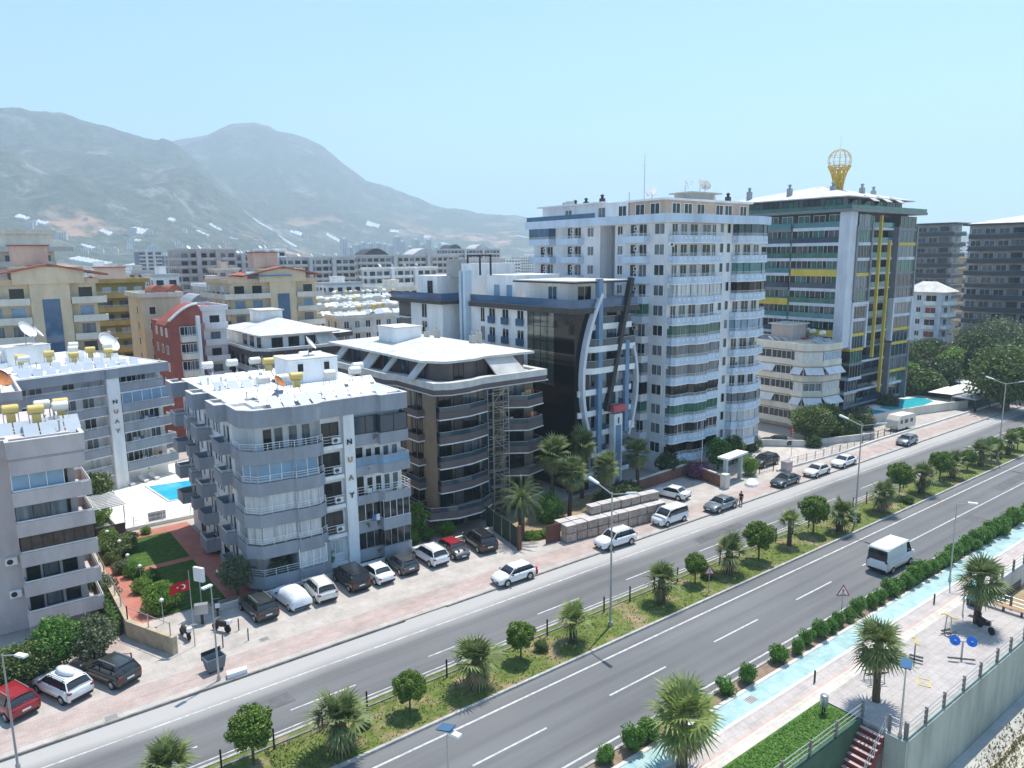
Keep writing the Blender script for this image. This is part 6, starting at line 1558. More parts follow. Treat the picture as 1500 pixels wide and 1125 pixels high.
# garden between the lavender and the white block
for i, (px, py, s, m, r, lab) in enumerate(((237, 893, 1.0, ygreen, 1.55, 'largest bright green rounded bush in the garden'), (209, 868, .9, ygreen, 1.0, 'bright bush behind the largest one in the garden'), (196, 845, .9, hgreen, 1.0, 'dark green bush in the garden flower bed, second from the largest'),
        (222, 850, .8, hgreen, .9, 'small bush right of the flower bed bushes'), (178, 840, .9, olive, .9, 'pale green bush by the red path bend'), (165, 826, .8, mgreen, 1.0, 'bush below the spreading tree in the garden'),
        (190, 792, .7, mgreen, .9, 'small bush on the lawn corner near the pool steps'), (160, 792, .8, ygreen, 1.1, 'yellow-green bush by the pergola'), (214, 783, .6, ygreen, .9, 'low bush beside the pool pergola'), (148, 880, 1.0, olive, 1.5, 'white-flowering bush beside the lavender block balconies'))):
    bush(i, px, py, s, lab, None, m, .05, r=r, n=int(1500*r))
bush(31, 172, 812, 1.0, 'spreading flat-topped shrub in the garden', None, mgreen, .3, r=1.9, n=2600, flat=.5)
broad('pool_tree', mgreen, 150, 745, 5.0, 2.2, 'leafy tree between the lavender block and the pool', xy=G(146, 752), n=22, per=110, leaf=.2, seed=4, tall=.8)
bush(33, 138, 768, 1.0, 'rounded bush at the foot of the tree by the pool', None, ygreen, 0, r=1.7, n=2200)
for i, (px, py, h, R_, m, lab) in enumerate(((88, 985, 4.2, 2.2, hgreen, 'bushy tree in front of the lavender block, behind the white car'), (60, 1000, 3.2, 1.9, mgreen, 'dark shrub tree left of the bushy one, above the red car'), (20, 1010, 3.0, 2.0, mgreen, 'dark bush at the left edge above the red car'), (138, 970, 3.6, 1.9, olive, 'spiky-leaved shrub tree above the dark grey car'))):
    broad('front%d' % i, m, px, py, h, R_, lab, None, n=24, per=230, leaf=.11, seed=i+30, tall=.85)
broad('olive_a', olive, 348, 872, 3.6, 1.75, 'grey-green olive tree at the corner of the white block', None, n=24, per=220, leaf=.09, seed=51, tall=.8)
broad('olive_b', olive, 412, 855, 2.8, 1.2, 'small olive tree against the grey wall behind the covered car', None, n=18, per=190, leaf=.085, seed=52, tall=.8)
broad('citrus_a', ygreen, 470, 838, 3.2, 1.7, 'bright green citrus tree behind the black van', None, n=22, per=220, leaf=.10, seed=53, tall=.85)
for i, (px, py, s, m, r, lab) in enumerate(((530, 825, .8, hgreen, .9, 'small bush behind the white sedan'), (603, 798, .9, ygreen, 1.1, 'bright bush behind the dark hatchback'), (625, 790, .8, hgreen, 1.0, 'dark bush in front of the brown block'), (652, 783, 1.0, ygreen, 1.1, 'bush with fresh leaves in front of the brown block entrance'))):
    bush(i+3, px, py, s, lab, None, m, .05, r=r, n=1500)
broad('citrus_b', ygreen, 613, 790, 4.2, 1.2, 'slim fresh green tree between the white and the brown block', None, n=16, per=90, leaf=.15, seed=54, tall=.8)
for i, (px, py, r, m) in enumerate(((772, 790, .8, ygreen), (786, 789, .8, ygreen), (799, 787, .8, ygreen))): bush(i, px, py, 1.0, 'low bright ground shrub between the mesh fence and the brown gate, %s from the left' % ORD[i], 'low shrubs by the gate', m, 0, r=r, n=900, flat=.6)
bush(4, 805, 765, 1.0, 'climbing bush above the brown gate', None, hgreen, 0, r=1.6, n=1800, flat=1.2)
bush(5, 918, 735, 1.0, 'dark bush behind the pallets under the lone palm', None, dgreen, 0, r=2.0, n=2400, flat=.7); bush(6, 890, 745, 1.0, 'dark bush behind the pallet stacks', None, dgreen, 0, r=1.8, n=2000, flat=.7)
# around the blue tower
for i, (x, y, h, R_, m, lab) in enumerate(((80.5, 59.5, 4.6, 1.9, hgreen, 'leafy tree at the foot of the blue tower, left one'), (84.5, 60.0, 4.2, 1.8, mgreen, 'leafy tree at the foot of the blue tower, right one'), (72.5, 61.5, 3.6, 1.6, dgreen, 'dark shrub tree at the left corner of the blue tower'))):
    broad('tower%d' % i, m, 0, 0, h, R_, lab, None, (x, y), n=20, per=100, leaf=.2, seed=60+i, tall=.85)
magenta = leafmat('bougainvillea', (.16, .04, .10), (.35, .12, .22), .3)
bush(7, 1022, 700, 1.0, 'purple flowering bush under the blue tower', None, magenta, 0, r=1.7, n=2000, flat=.7); bush(8, 1003, 695, 1.0, 'green bush beside the purple flowering one', None, hgreen, 0, r=1.3, n=1500)
bush(9, 1097, 697, 1.0, 'tall narrow bush by the entrance arch', None, ygreen, 0, r=1.1, n=1600, flat=1.5); bush(10, 1070, 672, 1.0, 'dark hedge bush along the blue tower drive', None, mgreen, 0, r=1.5, n=1800, flat=.7); bush(11, 1098, 660, 1.0, 'dark purple-leaved bush at the right corner of the blue tower', None, dgreen, 0, r=1.7, n=1800, flat=.8)
# in front of the cream block
broad('big_round', mgreen, 0, 0, 5.6, 3.7, 'big spreading tree in front of the cream block', None, (104.5, 60.0), n=46, per=260, leaf=.17, seed=70, tall=.85)
broad('big_round2', mgreen, 0, 0, 5.0, 2.9, 'second spreading tree merging with the big one in front of the cream block', None, (110.5, 61.0), n=36, per=240, leaf=.17, seed=71, tall=.85)
for i, (px, py, r, m, lab) in enumerate(((1222, 628, 2.0, ygreen, 'fresh green shrub right of the cream block corner'), (1205, 640, 1.6, hgreen, 'green shrub in front of the cream block'), (1240, 640, 2.2, mgreen, 'dark rounded shrub left of the caravan'), (1258, 628, 2.4, olive, 'grey-green shrub near the upper small pool'), (1190, 655, 1.3, dgreen, 'low dark shrub behind the red banner'), (1300, 602, 2.0, dgreen, 'dark tree-like shrub beside the sun umbrellas'))):
    bush(i+12, px, py, 1.0, lab, None, m, 0, r=r, n=int(1300*r), leaf=.12)
# wooded park on the right
WD = [(1465, 470, 200, 15, 9.5, olive, 'largest crown in the park, pale olive top'), (1440, 490, 185, 13, 7, dgreen, 'dark tree left of the largest park crown'), (1500, 500, 175, 14, 8, dgreen, 'dark tree at the right edge of the park'), (1402, 515, 180, 10, 5.5, ygreen, 'bright yellow-green tree in the park'),
      (1360, 500, 200, 11, 7.5, mgreen, 'mid green tree behind the park lawn'), (1335, 520, 190, 9, 5, dgreen, 'dark tree beside the green-glass tower'), (1330, 505, 215, 12, 7, mgreen, 'leafy tree touching the tower base'), (1425, 485, 215, 13, 8, mgreen, 'tree behind the bright park tree'),
      (1375, 530, 172, 7, 5, dgreen, 'low dark tree below the bright one'), (1480, 530, 160, 9, 5.5, mgreen, 'tree beside the far lamp post'), (1350, 545, 165, 5.5, 4.5, mgreen, 'low spreading tree above the pool hedge'), (1334, 535, 170, 7, 3, ygreen, 'slim fresh green tree beside the tower'), (1520, 480, 200, 14, 9, mgreen, 'tree cut by the right edge of the park'), (1390, 495, 225, 12, 8, dgreen, 'dark tree far back in the park')]
for i, (px, py, d, h, R_, m, lab) in enumerate(WD):
    X, Y, z = AT(px, py, d); hh = z+.5
    broad('wood%d' % (i % 5) + m.name, m, 0, 0, h, R_, lab, 'trees in the wooded park', (X, Y), 0, max(.5, hh/h), n=46, per=230, leaf=.32, seed=80+i, tall=.85)
for i in range(7):
    X, Y = G(1418+7.5*i, 576-2*i)
    key = ('cyp', i % 2)
    if key not in WC:
        b = MB(); r = random.Random(90+i)
        def fn(q):
            z = q.random(); a = q.random()*6.283; rr = 1.35*math.sin(math.pi*min(.97, z*.85+.12))**.7*(.75+.3*q.random()); return (rr*math.cos(a), rr*math.sin(a), .2+z*10), (math.cos(a), math.sin(a), .2)
        leafy(2600, fn, .26, r, dgreen, 0, b); b.lathe((0, 0, .2), [(.5, 0), (.9, 3), (.8, 6), (.2, 9.4)], 8); WC[key] = b.mesh('crown', [dgreen])
    o = thing('cypress', 'dark columnar cypress in the row behind the parked dark car, %s from the left' % ORD[i], 'cypress', (X, Y, 0), i, 'cypress row'); link('crown', WC[key], o)
    q = MB(); q.tube((0, 0, -.1), (0, 0, 1), .18, 6); q.build('trunk', barkg, o)
# ================================================================ vehicles
rubber = mat('tyre_rubber', (.018, .018, .02), rough=.8, var=.1); rimm = mat('wheel_rim', (.38, .39, .40), rough=.3, metal=.7, var=.05)
lampw = mat('headlamp_glass', (.55, .58, .62), rough=.1, var=.05, spec=.8); lampr = mat('tail_lamp', (.32, .02, .02), rough=.2, var=.1); blackp = mat('black_trim', (.02, .02, .022), rough=.6, var=.1)
cglass = mat('car_glass', (.018, .022, .026), rough=.04, var=.1, spec=.8)
def paintmat(n, c, metal=.0):
    m = mat('car_paint_'+n, c, rough=.28, var=.02, metal=metal, spec=.6); 
    m.node_tree.nodes['Principled BSDF'].inputs['Coat Weight'].default_value = .6; return m
PW = paintmat('white', (.76, .77, .78)); PK = paintmat('black', (.012, .012, .014)); PG = paintmat('dark_grey', (.045, .048, .046), .3); PS = paintmat('silver_grey', (.22, .25, .28), .5); PR = paintmat('red', (.28, .012, .02)); PT = paintmat('steel_blue', (.07, .09, .105), .4); PC = paintmat('pearl', (.70, .68, .62)); PL = paintmat('slate', (.09, .10, .11), .4)
KIND = { # L, W, H, hood z, belt z, windshield base x, roof front x, roof rear x, rear glass base x, deck z(rear), clearance
 'sedan': (4.6, 1.78, 1.44, .84, .93, .95, .15, -1.05, -1.65, .98, .2), 'hatch': (4.1, 1.76, 1.46, .86, .95, 1.0, .25, -1.45, -1.95, .98, .2),
 'suv': (4.5, 1.85, 1.66, 1.0, 1.08, 1.05, .35, -1.65, -2.12, 1.12, .26), 'mini': (3.75, 1.72, 1.42, .86, .95, .82, .35, -1.35, -1.75, .98, .18),
 'van': (4.4, 1.83, 1.82, 1.05, 1.1, 1.35, .65, -2.0, -2.15, 1.14, .24), 'transit': (5.4, 2.05, 2.55, 1.25, 1.35, 2.05, 1.35, -2.6, -2.68, 1.4, .3)}
def superell(w, zb, zt, n=7, flat=.0):
    # half section from bottom centre up to top centre
    pts = [(0, zb), (w*.86, zb), (w*.97, zb+.14), (w, zb+(zt-zb)*.45), (w*.985, zb+(zt-zb)*.72), (w*.93, zt-.035), (w*.80, zt), (0, zt+.025)]
    return pts
def car_meshes(kind, pm, roofm=None, stripes=False):
    L, W, H, hz, bz, xw, xr, xrr, xg, dz, cl = KIND[kind]; w = W/2; f = L/2
    b = MB()
    st = [(-f, .45, dz-.22, w*.86), (-f+.05, .30, dz-.08, w*.92), (-f+.22, cl, dz, w*.97), (xg, cl, max(dz, bz), w), (xrr, cl, bz, w), (0, cl, bz, w), (xw-.15, cl, bz, w), (xw+.05, cl, bz-.01, w), (xw+.5, cl, hz+.05, w*.985), (f-.45, cl, hz-.03, w*.96), (f-.15, .24, hz-.14, w*.90), (f-.03, .28, hz-.28, w*.82), (f, .38, hz-.36, w*.76)]
    secs = []
    for x, zb, zt, ww in st:
        h = superell(ww, zb, zt); ring = [(x, y, z) for y, z in h] + [(x, -y, z) for y, z in h[-2:0:-1]]; secs.append(ring)
    n = len(secs[0]); vs = [p for s_ in secs for p in s_]
    fs = [(i*n+j, i*n+(j+1) % n, (i+1)*n+(j+1) % n, (i+1)*n+j) for i in range(len(secs)-1) for j in range(n)]
    b.add(vs, [q[::-1] for q in fs] + [tuple(range(n)), tuple((len(secs)-1)*n+i for i in range(n-1, -1, -1))], 0, True)
    for sx_ in (f-L*.19, -f+L*.19):
        for s in (1, -1):
            q = [(sx_+.38*math.cos(t), s*(w+.006), .33+.38*math.sin(t)) for t in [math.pi*k/10 for k in range(11)]]; q = [(sx_-.38, s*(w+.006), .2)][::-1] and q + [(sx_-.38, s*(w+.006), .2), (sx_+.38, s*(w+.006), .2)]
            b.face(q if s < 0 else q[::-1], 1)
    b.box(-f+.3, f-.3, -w*.9, w*.9, cl-.05, cl+.06, 1); b.box(f-.12, f+.012, -w*.55, w*.55, .34, .52, 1); b.box(-f-.015, -f+.2, -w*.8, w*.8, .33, .5, 1)
    b.box(-f-.02, -f+.02, -.26, .26, .66, .77, 2) ; b.box(f-.02, f+.02, -.26, .26, .40, .5, 2)
    if stripes:
        for y in (-.32, .32): b.add([(xw+.1, y-.13, bz+.045), (f-.35, y-.13, hz+.03), (f-.35, y+.13, hz+.03), (xw+.1, y+.13, bz+.045)], [(0, 1, 2, 3)], 1)
    body = b.mesh('body', [pm, blackp, whitem])
    g = MB(); yb = w*.90; yt = w*.70 if kind not in ('van', 'transit') else w*.82
    zb = bz-.06; A = [(xg, yb, zb), (xw, yb, zb)]; bu = 1.0 if kind == 'transit' else 1.045
    lo = [(xg, zb, yb), (xw, zb, yb)]
    Bq = [(xg, -yb, zb), (xw, -yb, zb), (xw, yb, zb), (xg, yb, zb)]; T = [(xrr, -yt, H-.12), (xr, -yt, H-.12), (xr, yt, H-.12), (xrr, yt, H-.12)]
    M_ = [((a[0]+c[0])/2+(.05 if i in (1, 2) else -.05), (a[1]+c[1])/2*bu, (a[2]+c[2])/2) for i, (a, c) in enumerate(zip(Bq, T))]
    g.add(Bq+M_+T, [(i, (i+1) % 4, 4+(i+1) % 4, 4+i) for i in range(4)] + [(4+i, 4+(i+1) % 4, 8+(i+1) % 4, 8+i) for i in range(4)] + [(8, 9, 10, 11)], 0)
    glass = g.mesh('windows', [cglass])
    r = MB(); m = 5
    rv_ = []; nx = 6; ny = 6
    for i in range(nx+1):
        x = xrr-.13+(xr-xrr+.20)*i/nx; yt_ = w*.87/1.03 if kind == 'transit' else yt
        for j in range(ny+1):
            y = -yt_*1.07+2*yt_*1.07*j/ny; u = (i/nx-.5)*2; v = (j/ny-.5)*2; rv_.append((x, y, H-.005-.09*u**4-.085*v**4))
    r.add(rv_, [(i*(ny+1)+j, (i+1)*(ny+1)+j, (i+1)*(ny+1)+j+1, i*(ny+1)+j+1) for i in range(nx) for j in range(ny)], 0, True)
    r.box(xrr-.02, xr+.0, -yt, yt, H-.075, H-.06, 0)
    for s in (1, -1):
        for (x0, x1) in ((xw+.01, xr), (xg-.01, xrr)): r.tube((x0, s*(yb+.005), bz-.03), (x1, s*(yt+.01), H-.05), .045, 5, 0, r2=.035)
        for t in ((.35,) if kind != 'suv' else (.35, -.9)):
            r.tube((t-.45, s*(yb+.02), bz-.02), (t-.50, s*(yt+.02), H-.05), .035, 4, 1)
        if kind in ('van', 'transit') :
            pass
    if kind == 'transit':
        # closed load box: panelled sides and rear
        for s in (1, -1):
            q = [(-f+.03, s*(w*.955), bz-.1), (.95, s*(w*.955), bz-.1), (.85, s*(w*.86), H-.03), (-f+.09, s*(w*.86), H-.03)]; r.face(q if s < 0 else q[::-1], 0)
        r.face([(-f+.03, w*.955, bz-.1), (-f+.03, -w*.955, bz-.1), (-f+.085, -w*.86, H-.04), (-f+.085, w*.86, H-.04)], 0)
        r.face([(-f+.02, w*.78, bz+.08), (-f+.02, -w*.78, bz+.08), (-f+.05, -w*.72, bz+.66), (-f+.05, w*.72, bz+.66)], 1)
    if kind == 'suv':
        for s in (1, -1): r.tube((xrr+.1, s*yt*.92, H+.035), (xr-.1, s*yt*.92, H+.035), .025, 5, 2)
    roof = r.mesh('roof', [roofm or pm, blackp, metal])
    return dict(body=body, glass=glass, roof=roof, dims=KIND[kind])
WH = {}
def wheel_mesh():
    if WH: return WH['t'], WH['r']
    t = MB(); t.tube((0, -.11, 0), (0, .11, 0), .325, 16); WH['t'] = t.mesh('tyre', [rubber])
    r = MB(); r.tube((0, -.118, 0), (0, .118, 0), .21, 12, 0)
    for k in range(5): a = 1.2566*k; 
    WH['r'] = r.mesh('rim', [rimm]); return WH['t'], WH['r']
CM = {}
def car(kind, pn, pm, x, y, head, label, roofm=None, stripes=False, z=.09, name='parked_car', cat='car', group=None, scl=1.):
    key = (kind, pn, roofm and roofm.name)
    if key not in CM: CM[key] = car_meshes(kind, pm, roofm, stripes)
    c = CM[key]; L, W, H, hz, bz = c['dims'][:5]; f = L/2; w = W/2
    o = thing(name, label, cat, (x, y, z), R(head), group, scl)
    link('body', c['body'], o); link('windows', c['glass'], o); link('roof', c['roof'], o)
    tm, rm = wheel_mesh()
    for sx_ in (f-L*.19, -f+L*.19):
        for s in (1, -1): q = link('wheel', tm, o, (sx_, s*(w-.09), .325)); link('rim', rm, q)
    if ('hl', kind) not in CM:
        h = MB(); h.box(-.16, .02, -.2, .2, -.06, .07); CM[('hl', kind)] = h.mesh('headlight', [lampw]); h = MB(); h.box(-.03, .10, -.09, .12, -.07, .07); CM[('tl', kind)] = h.mesh('tail_light', [lampr]); h = MB(); h.box(-.08, .08, -.08, .1, -.06, .07); CM[('mi', kind)] = h.mesh('mirror', [pm])
    for s in (1, -1):
        link('headlight', CM[('hl', kind)], o, (f-.14, s*w*.66, hz-.22)); link('tail_light', CM[('tl', kind)], o, (-f+.02, s*w*.80, c['dims'][9]-.18)); link('mirror', CM[('mi', kind)], o, (c['dims'][5]-.25, s*(w+.06), bz+.03))
    return o
g1 = 'cars parked nose-in beside the white and grey block'
car('suv', 'dgrey', PG, 17.6, 57.9, 94, 'dark olive-grey SUV at the left end of the nose-in parking row', group=g1)
car('suv', 'pearl', PC, 22.9, 57.9, 88, 'white SUV between the sheet-covered car and the black van', group=g1)
car('van', 'black', PK, 26.0, 58.1, 91, 'black boxy van in the nose-in parking row', group=g1)
car('sedan', 'white', PW, 28.4, 58.0, 91, 'white fastback sedan right of the black van', group=g1)
car('hatch', 'slate', PL, 31.2, 58.2, 88, 'dark grey hatchback between the white sedan and a white car', group=g1)
car('suv', 'white', PW, 34.3, 58.2, 90, 'white crossover left of the red-roofed small car', group=g1)
car('mini', 'slate', PL, 36.9, 57.9, -92, 'small dark car with red roof and bonnet stripes facing the road', PR, True, group=g1)
car('suv', 'black', PK, 40.0, 58.0, 82, 'large black SUV beside the green mesh fence', group=g1, scl=1.06)
cc = car('hatch', 'white', PW, 20.4, 57.9, 96, 'white car under a pale sheet cover in the parking row', group=g1)
cv = MB(); ring = []
for x, zt, ww in ((-2.08, .95, .80), (-1.9, 1.25, .82), (-1.3, 1.50, .80), (-.2, 1.53, .80), (.5, 1.42, .82), (1.1, 1.10, .86), (1.7, .97, .86), (2.02, .8, .8)):
    ring.append([(x, -ww-.10, .48), (x, -ww-.08, .85), (x, -ww*.86, zt-.05), (x, -ww*.3, zt+.02), (x, ww*.3, zt+.02), (x, ww*.86, zt-.05), (x, ww+.08, .85), (x, ww+.10, .48)])
cv.add([p for r_ in ring for p in r_], [(i*8+j, (i+1)*8+j, (i+1)*8+j+1, i*8+j+1) for i in range(7) for j in range(7)] + [tuple(range(8)), tuple(range(63, 55, -1))], 0, True)
cv.build('sheet_cover', mat('sheet_cloth', (.70, .73, .78), var=.08, scale=1.5, bump=.9, bscale=2.5), cc)
for o_ in list(cc.children):
    if o_.name.startswith(('windows', 'roof')): bpy.data.objects.remove(o_)
car('suv', 'red', PR, .3, 55.0, 112, 'dark red SUV cut by the left edge of the picture', z=.08, group='cars parked before the lavender block')
cw = car('suv', 'white', PW, 3.3, 54.9, 114, 'white SUV with a roof box parked before the lavender block', group='cars parked before the lavender block')
q = MB(); q.lathe((0, 0, 0), [(.05, -.02), (.40, 0), (.42, .14), (.30, .28), (.05, .32)], 12); me = q.mesh('roof_box', [PW]); b_ = link('roof_box', me, cw, (-.6, 0, 1.7)); b_.scale = (2.2, .95, 1)
car('suv', 'dgrey', PG, 6.2, 54.8, 115, 'dark grey SUV parked before the lavender block beside the stepped wall', group='cars parked before the lavender block')
g2 = 'cars along the kerb'
car('hatch', 'white', PW, 37.9, 49.7, 180, 'white hatchback on the kerb with a red bag at its tail', group=g2)
car('suv', 'white', PW, 50.9, 49.7, 177, 'white SUV on the kerb before the stacked pallets', group=g2)
car('van', 'white', PW, 60.1, 50.5, 180, 'white people carrier on the kerb at the right end of the pallets', group=g2)
car('sedan', 'silver', PS, 68.0, 49.7, 181, 'grey sedan with a person standing behind it', group=g2)
car('sedan', 'white', PW, 66.9, 56.1, 102, 'white sedan parked inside the low brick wall', group=None)
car('sedan', 'teal', PT, 81.8, 50.2, 181, 'dark blue-grey sedan on the kerb left of two white ones', group=g2)
car('sedan', 'pearl', PC, 88.8, 50.0, 181, 'silvery white sedan between the blue-grey one and the last white one', group=g2)
car('sedan', 'white', PW, 95.6, 50.0, 181, 'white sedan on the kerb beside the second double lamp post', group=g2)
car('hatch', 'silver', PS, 113.8, 49.9, 181, 'grey hatchback alone on the kerb below the caravan', group=g2)
car('suv', 'black', PK, 87.3, 56.8, 180, 'black car behind the entrance gate of the blue tower')
car('sedan', 'black', PK, 98.5, 62.3, 120, 'black car in the shade at the corner of the blue tower')
for i, (px, py, m_, n_, lab) in enumerate(((1402, 562, PK, 'black', 'black car on the park road behind the hedge'), (1446, 556, PG, 'dgrey', 'dark grey car right of the black one on the park road'), (1378, 566, PL, 'slate', 'dark car half hidden by the hedge on the park road'), (1342, 560, PW, 'white', 'white car beside the base of the green-glass tower'), (1348, 568, PC, 'pearl', 'second white car beside the base of the green-glass tower'))):
    X, Y = G(px, py); car('suv' if i % 2 == 0 else 'sedan', n_, m_, X, Y, 170+8*i, lab, z=0, group='cars on the park road')
bv = car('transit', 'white', PW, 67.5, 30.1, 0, 'white panel van driving on the near carriageway', z=-.01, name='panel_van', cat='van')
# caravan
X, Y = G(1321, 630); root = thing('caravan', 'cream caravan parked below the pool wall', 'caravan', (X, Y+.3, .05), R(176))
q = MB(); prof = [(-2.6, .5), (-2.75, 1.2), (-2.6, 2.3), (-2.2, 2.65), (1.9, 2.65), (2.5, 1.9), (2.75, 1.2), (2.6, .5)]
q.add([(x, -1.05, z) for x, z in prof] + [(x, 1.05, z) for x, z in prof], [tuple(range(7, -1, -1)), tuple(range(8, 16))] + [(i, 8+i, 8+(i+1) % 8, (i+1) % 8)[::-1] for i in range(8)]); q.build('body', mat('caravan_cream', (.66, .62, .54), var=.04), root)
for x, w_ in ((-1.4, .8), (.2, 1.0), (1.6, .6)):
    for s in (1, -1): q = MB(); q.box(x-w_/2, x+w_/2, s*1.05, s*1.075, 1.35, 1.95); q.build('window', glassd, root)
for s in (1, -1): q = MB(); q.tube((0, s*.9, .33), (0, s*1.08, .33), .33, 14); q.build('wheel', rubber, root)
q = MB(); q.tube((2.6, 0, .45), (3.9, 0, .4), .05, 5); q.build('tow_bar', metal, root)
# motorcycles
def moto(x, y, head, label, group=None, z=.09):
    o = thing('motorcycle', label, 'motorcycle', (x, y, z), R(head), group)
    for sx_ in (-.62, .62):
        q = MB(); q.tube((sx_, -.06, .3), (sx_, .06, .3), .3, 14); q.build('wheel', rubber, o)
    q = MB(); q.add([(-.75, -.14, .55), (.0, -.17, .45), (.45, -.12, .6), (.45, .12, .6), (.0, .17, .45), (-.75, .14, .55), (-.8, -.1, .75), (-.1, -.15, .72), (.35, -.14, .95), (.35, .14, .95), (-.1, .15, .72), (-.8, .1, .75)], [(0, 1, 2, 3, 4, 5), (6, 11, 10, 9, 8, 7), (0, 6, 7, 1), (1, 7, 8, 2), (2, 8, 9, 3), (3, 9, 10, 4), (4, 10, 11, 5), (5, 11, 6, 0)]); q.build('body', blackp, o)
    q = MB(); q.box(-.75, -.05, -.13, .13, .75, .85); q.build('seat', rubber, o)
    q = MB(); q.tube((.62, 0, .3), (.42, 0, 1.0), .04, 6); q.tube((.38, -.33, 1.02), (.38, .33, 1.02), .025, 5); q.build('handlebar', metal, o)
    q = MB(); q.box(-1.0, -.72, -.18, .18, .8, 1.1); q.build('top_box', blackp if group is None else whitem, o)
g3 = 'motorcycles beside the garden steps'
moto(*G(272, 935), 100, 'white-cased motorcycle beside the handrail of the garden steps', g3); moto(*G(318, 898), 80, 'motorcycle just behind the slim lamp post', g3); moto(*G(325, 926), 120, 'motorcycle lying close to the slim lamp post base', g3)
moto(*G(1443, 925), 238, 'black motorcycle in the shade of the greyish palm', None, .06); moto(*G(1428, 604), 10, 'motorcycle by the glass pool fence', None, .06)

# ================================================================ street furniture
def lamp_double(x, y, label, h=11.0):
    o = thing('street_lamp', label, 'street lamp', (x, y, .08), 0, 'double street lamps on the central reservation')
    q = MB(); q.tube((0, 0, 0), (0, 0, h), .10, 10, r2=.055); q.tube((0, 0, 0), (0, 0, .35), .2, 8); q.build('pole', metal, o)
    for s in (1, -1):
        q = MB(); q.tube((0, 0, h-.15), (0, s*1.7, h+.35), .05, 6); q.build('arm', metal, o)
        q = MB(); q.add([(-.14, s*1.5, h+.28), (.14, s*1.5, h+.28), (.17, s*2.5, h+.50), (-.17, s*2.5, h+.50), (-.1, s*1.5, h+.40), (.1, s*1.5, h+.40), (.12, s*2.5, h+.66), (-.12, s*2.5, h+.66)], [(0, 1, 2, 3)[::s], (4, 7, 6, 5)[::s], (0, 4, 5, 1), (1, 5, 6, 2), (2, 6, 7, 3), (3, 7, 4, 0)]); q.build('lamp_head', whitem, o)
lamp_double(*G(894, 918), 'nearest double-armed street lamp on the central reservation'); lamp_double(*G(1252, 768), 'second double-armed street lamp on the central reservation')
lamp_double(114.3, 37.7, 'third double-armed street lamp, near the right edge')
def lamp_single(x, y, h, head, label, arm=1.6, group=None, z=.08, solar=False):
    o = thing('street_lamp', label, 'street lamp', (x, y, z), R(head), group)
    q = MB(); q.tube((0, 0, 0), (0, 0, h), .075, 8, r2=.04); q.tube((0, 0, 0), (0, 0, .3), .13, 8); q.build('pole', metal, o)
    if arm: q = MB(); q.tube((0, 0, h-.1), (arm, 0, h+.15), .04, 6); q.build('arm', metal, o)
    q = MB(); q.box(arm-.1, arm+.62, -.15, .15, h+.1, h+.22); q.build('lamp_head', whitem, o)
    if solar: q = MB(); q.add([(-.5, -.3, h+.25), (.35, -.3, h+.45), (.35, .3, h+.45), (-.5, .3, h+.25)], [(0, 1, 2, 3)]); q.add([(-.5, -.3, h+.2), (.35, -.3, h+.4), (.35, .3, h+.4), (-.5, .3, h+.2)], [(3, 2, 1, 0)]); q.build('solar_panel', glassb, o)
x, y = G(27, 1128); lamp_single(x, y, 7.2, -55, 'tall single-armed street lamp at the lower left corner', 1.2)
x, y = G(321, 998); lamp_single(x, y, 6.9, -160, 'slim lamp post standing beside the rubbish container', .05)
x, y = G(1391, 852); lamp_single(x, y, 7.2, -60, 'slim street lamp in the bush row beside the cycle path', .9)
x, y = G(1318, 1082); lamp_single(x, y, 4.6, 20, 'short solar lamp at the corner of the exercise terrace', .1, z=.05, solar=True)
a, b, u = ray(655, 1072); t = 27.35/b; lamp_single(a*t, 27.35, CH+u*t-.2, -70, 'blue-panelled solar lamp whose head shows at the bottom edge', .15, solar=True)
x, y = G(1489, 576+18); lamp_single(x, y, 9, -90, 'slim lamp post in front of the wooded park', .8, z=0)
x, y = G(1372, 895); o = thing('shower_post', 'thin grey post with a square base plate beside the exercise terrace', 'post', (*G(1410, 899), .05)); q = MB(); q.tube((0, 0, 0), (0, 0, 2.6), .05, 8); q.tube((0, 0, 1.0), (0, 0, 1.25), .09, 8); q.build('post', metal, o); q = MB(); q.box(-.25, .25, -.9, -.45, .0, .02); q.build('base_plate', darkmetal, o)
def pole(px, py, h, label, r=.05, m=whitem, z=.08, name='flagpole', xy=None):
    o = thing(name, label, 'pole', (*(xy or G(px, py)), z)); q = MB(); q.tube((0, 0, 0), (0, 0, h), r, 8, r2=r*.6); q.lathe((0, 0, h), [(.0, 0), (r*1.3, r), (.0, r*2.4)], 8); q.build('shaft', m, o); return o
flagr = mat('flag_red', (.50, .015, .02), var=.05)
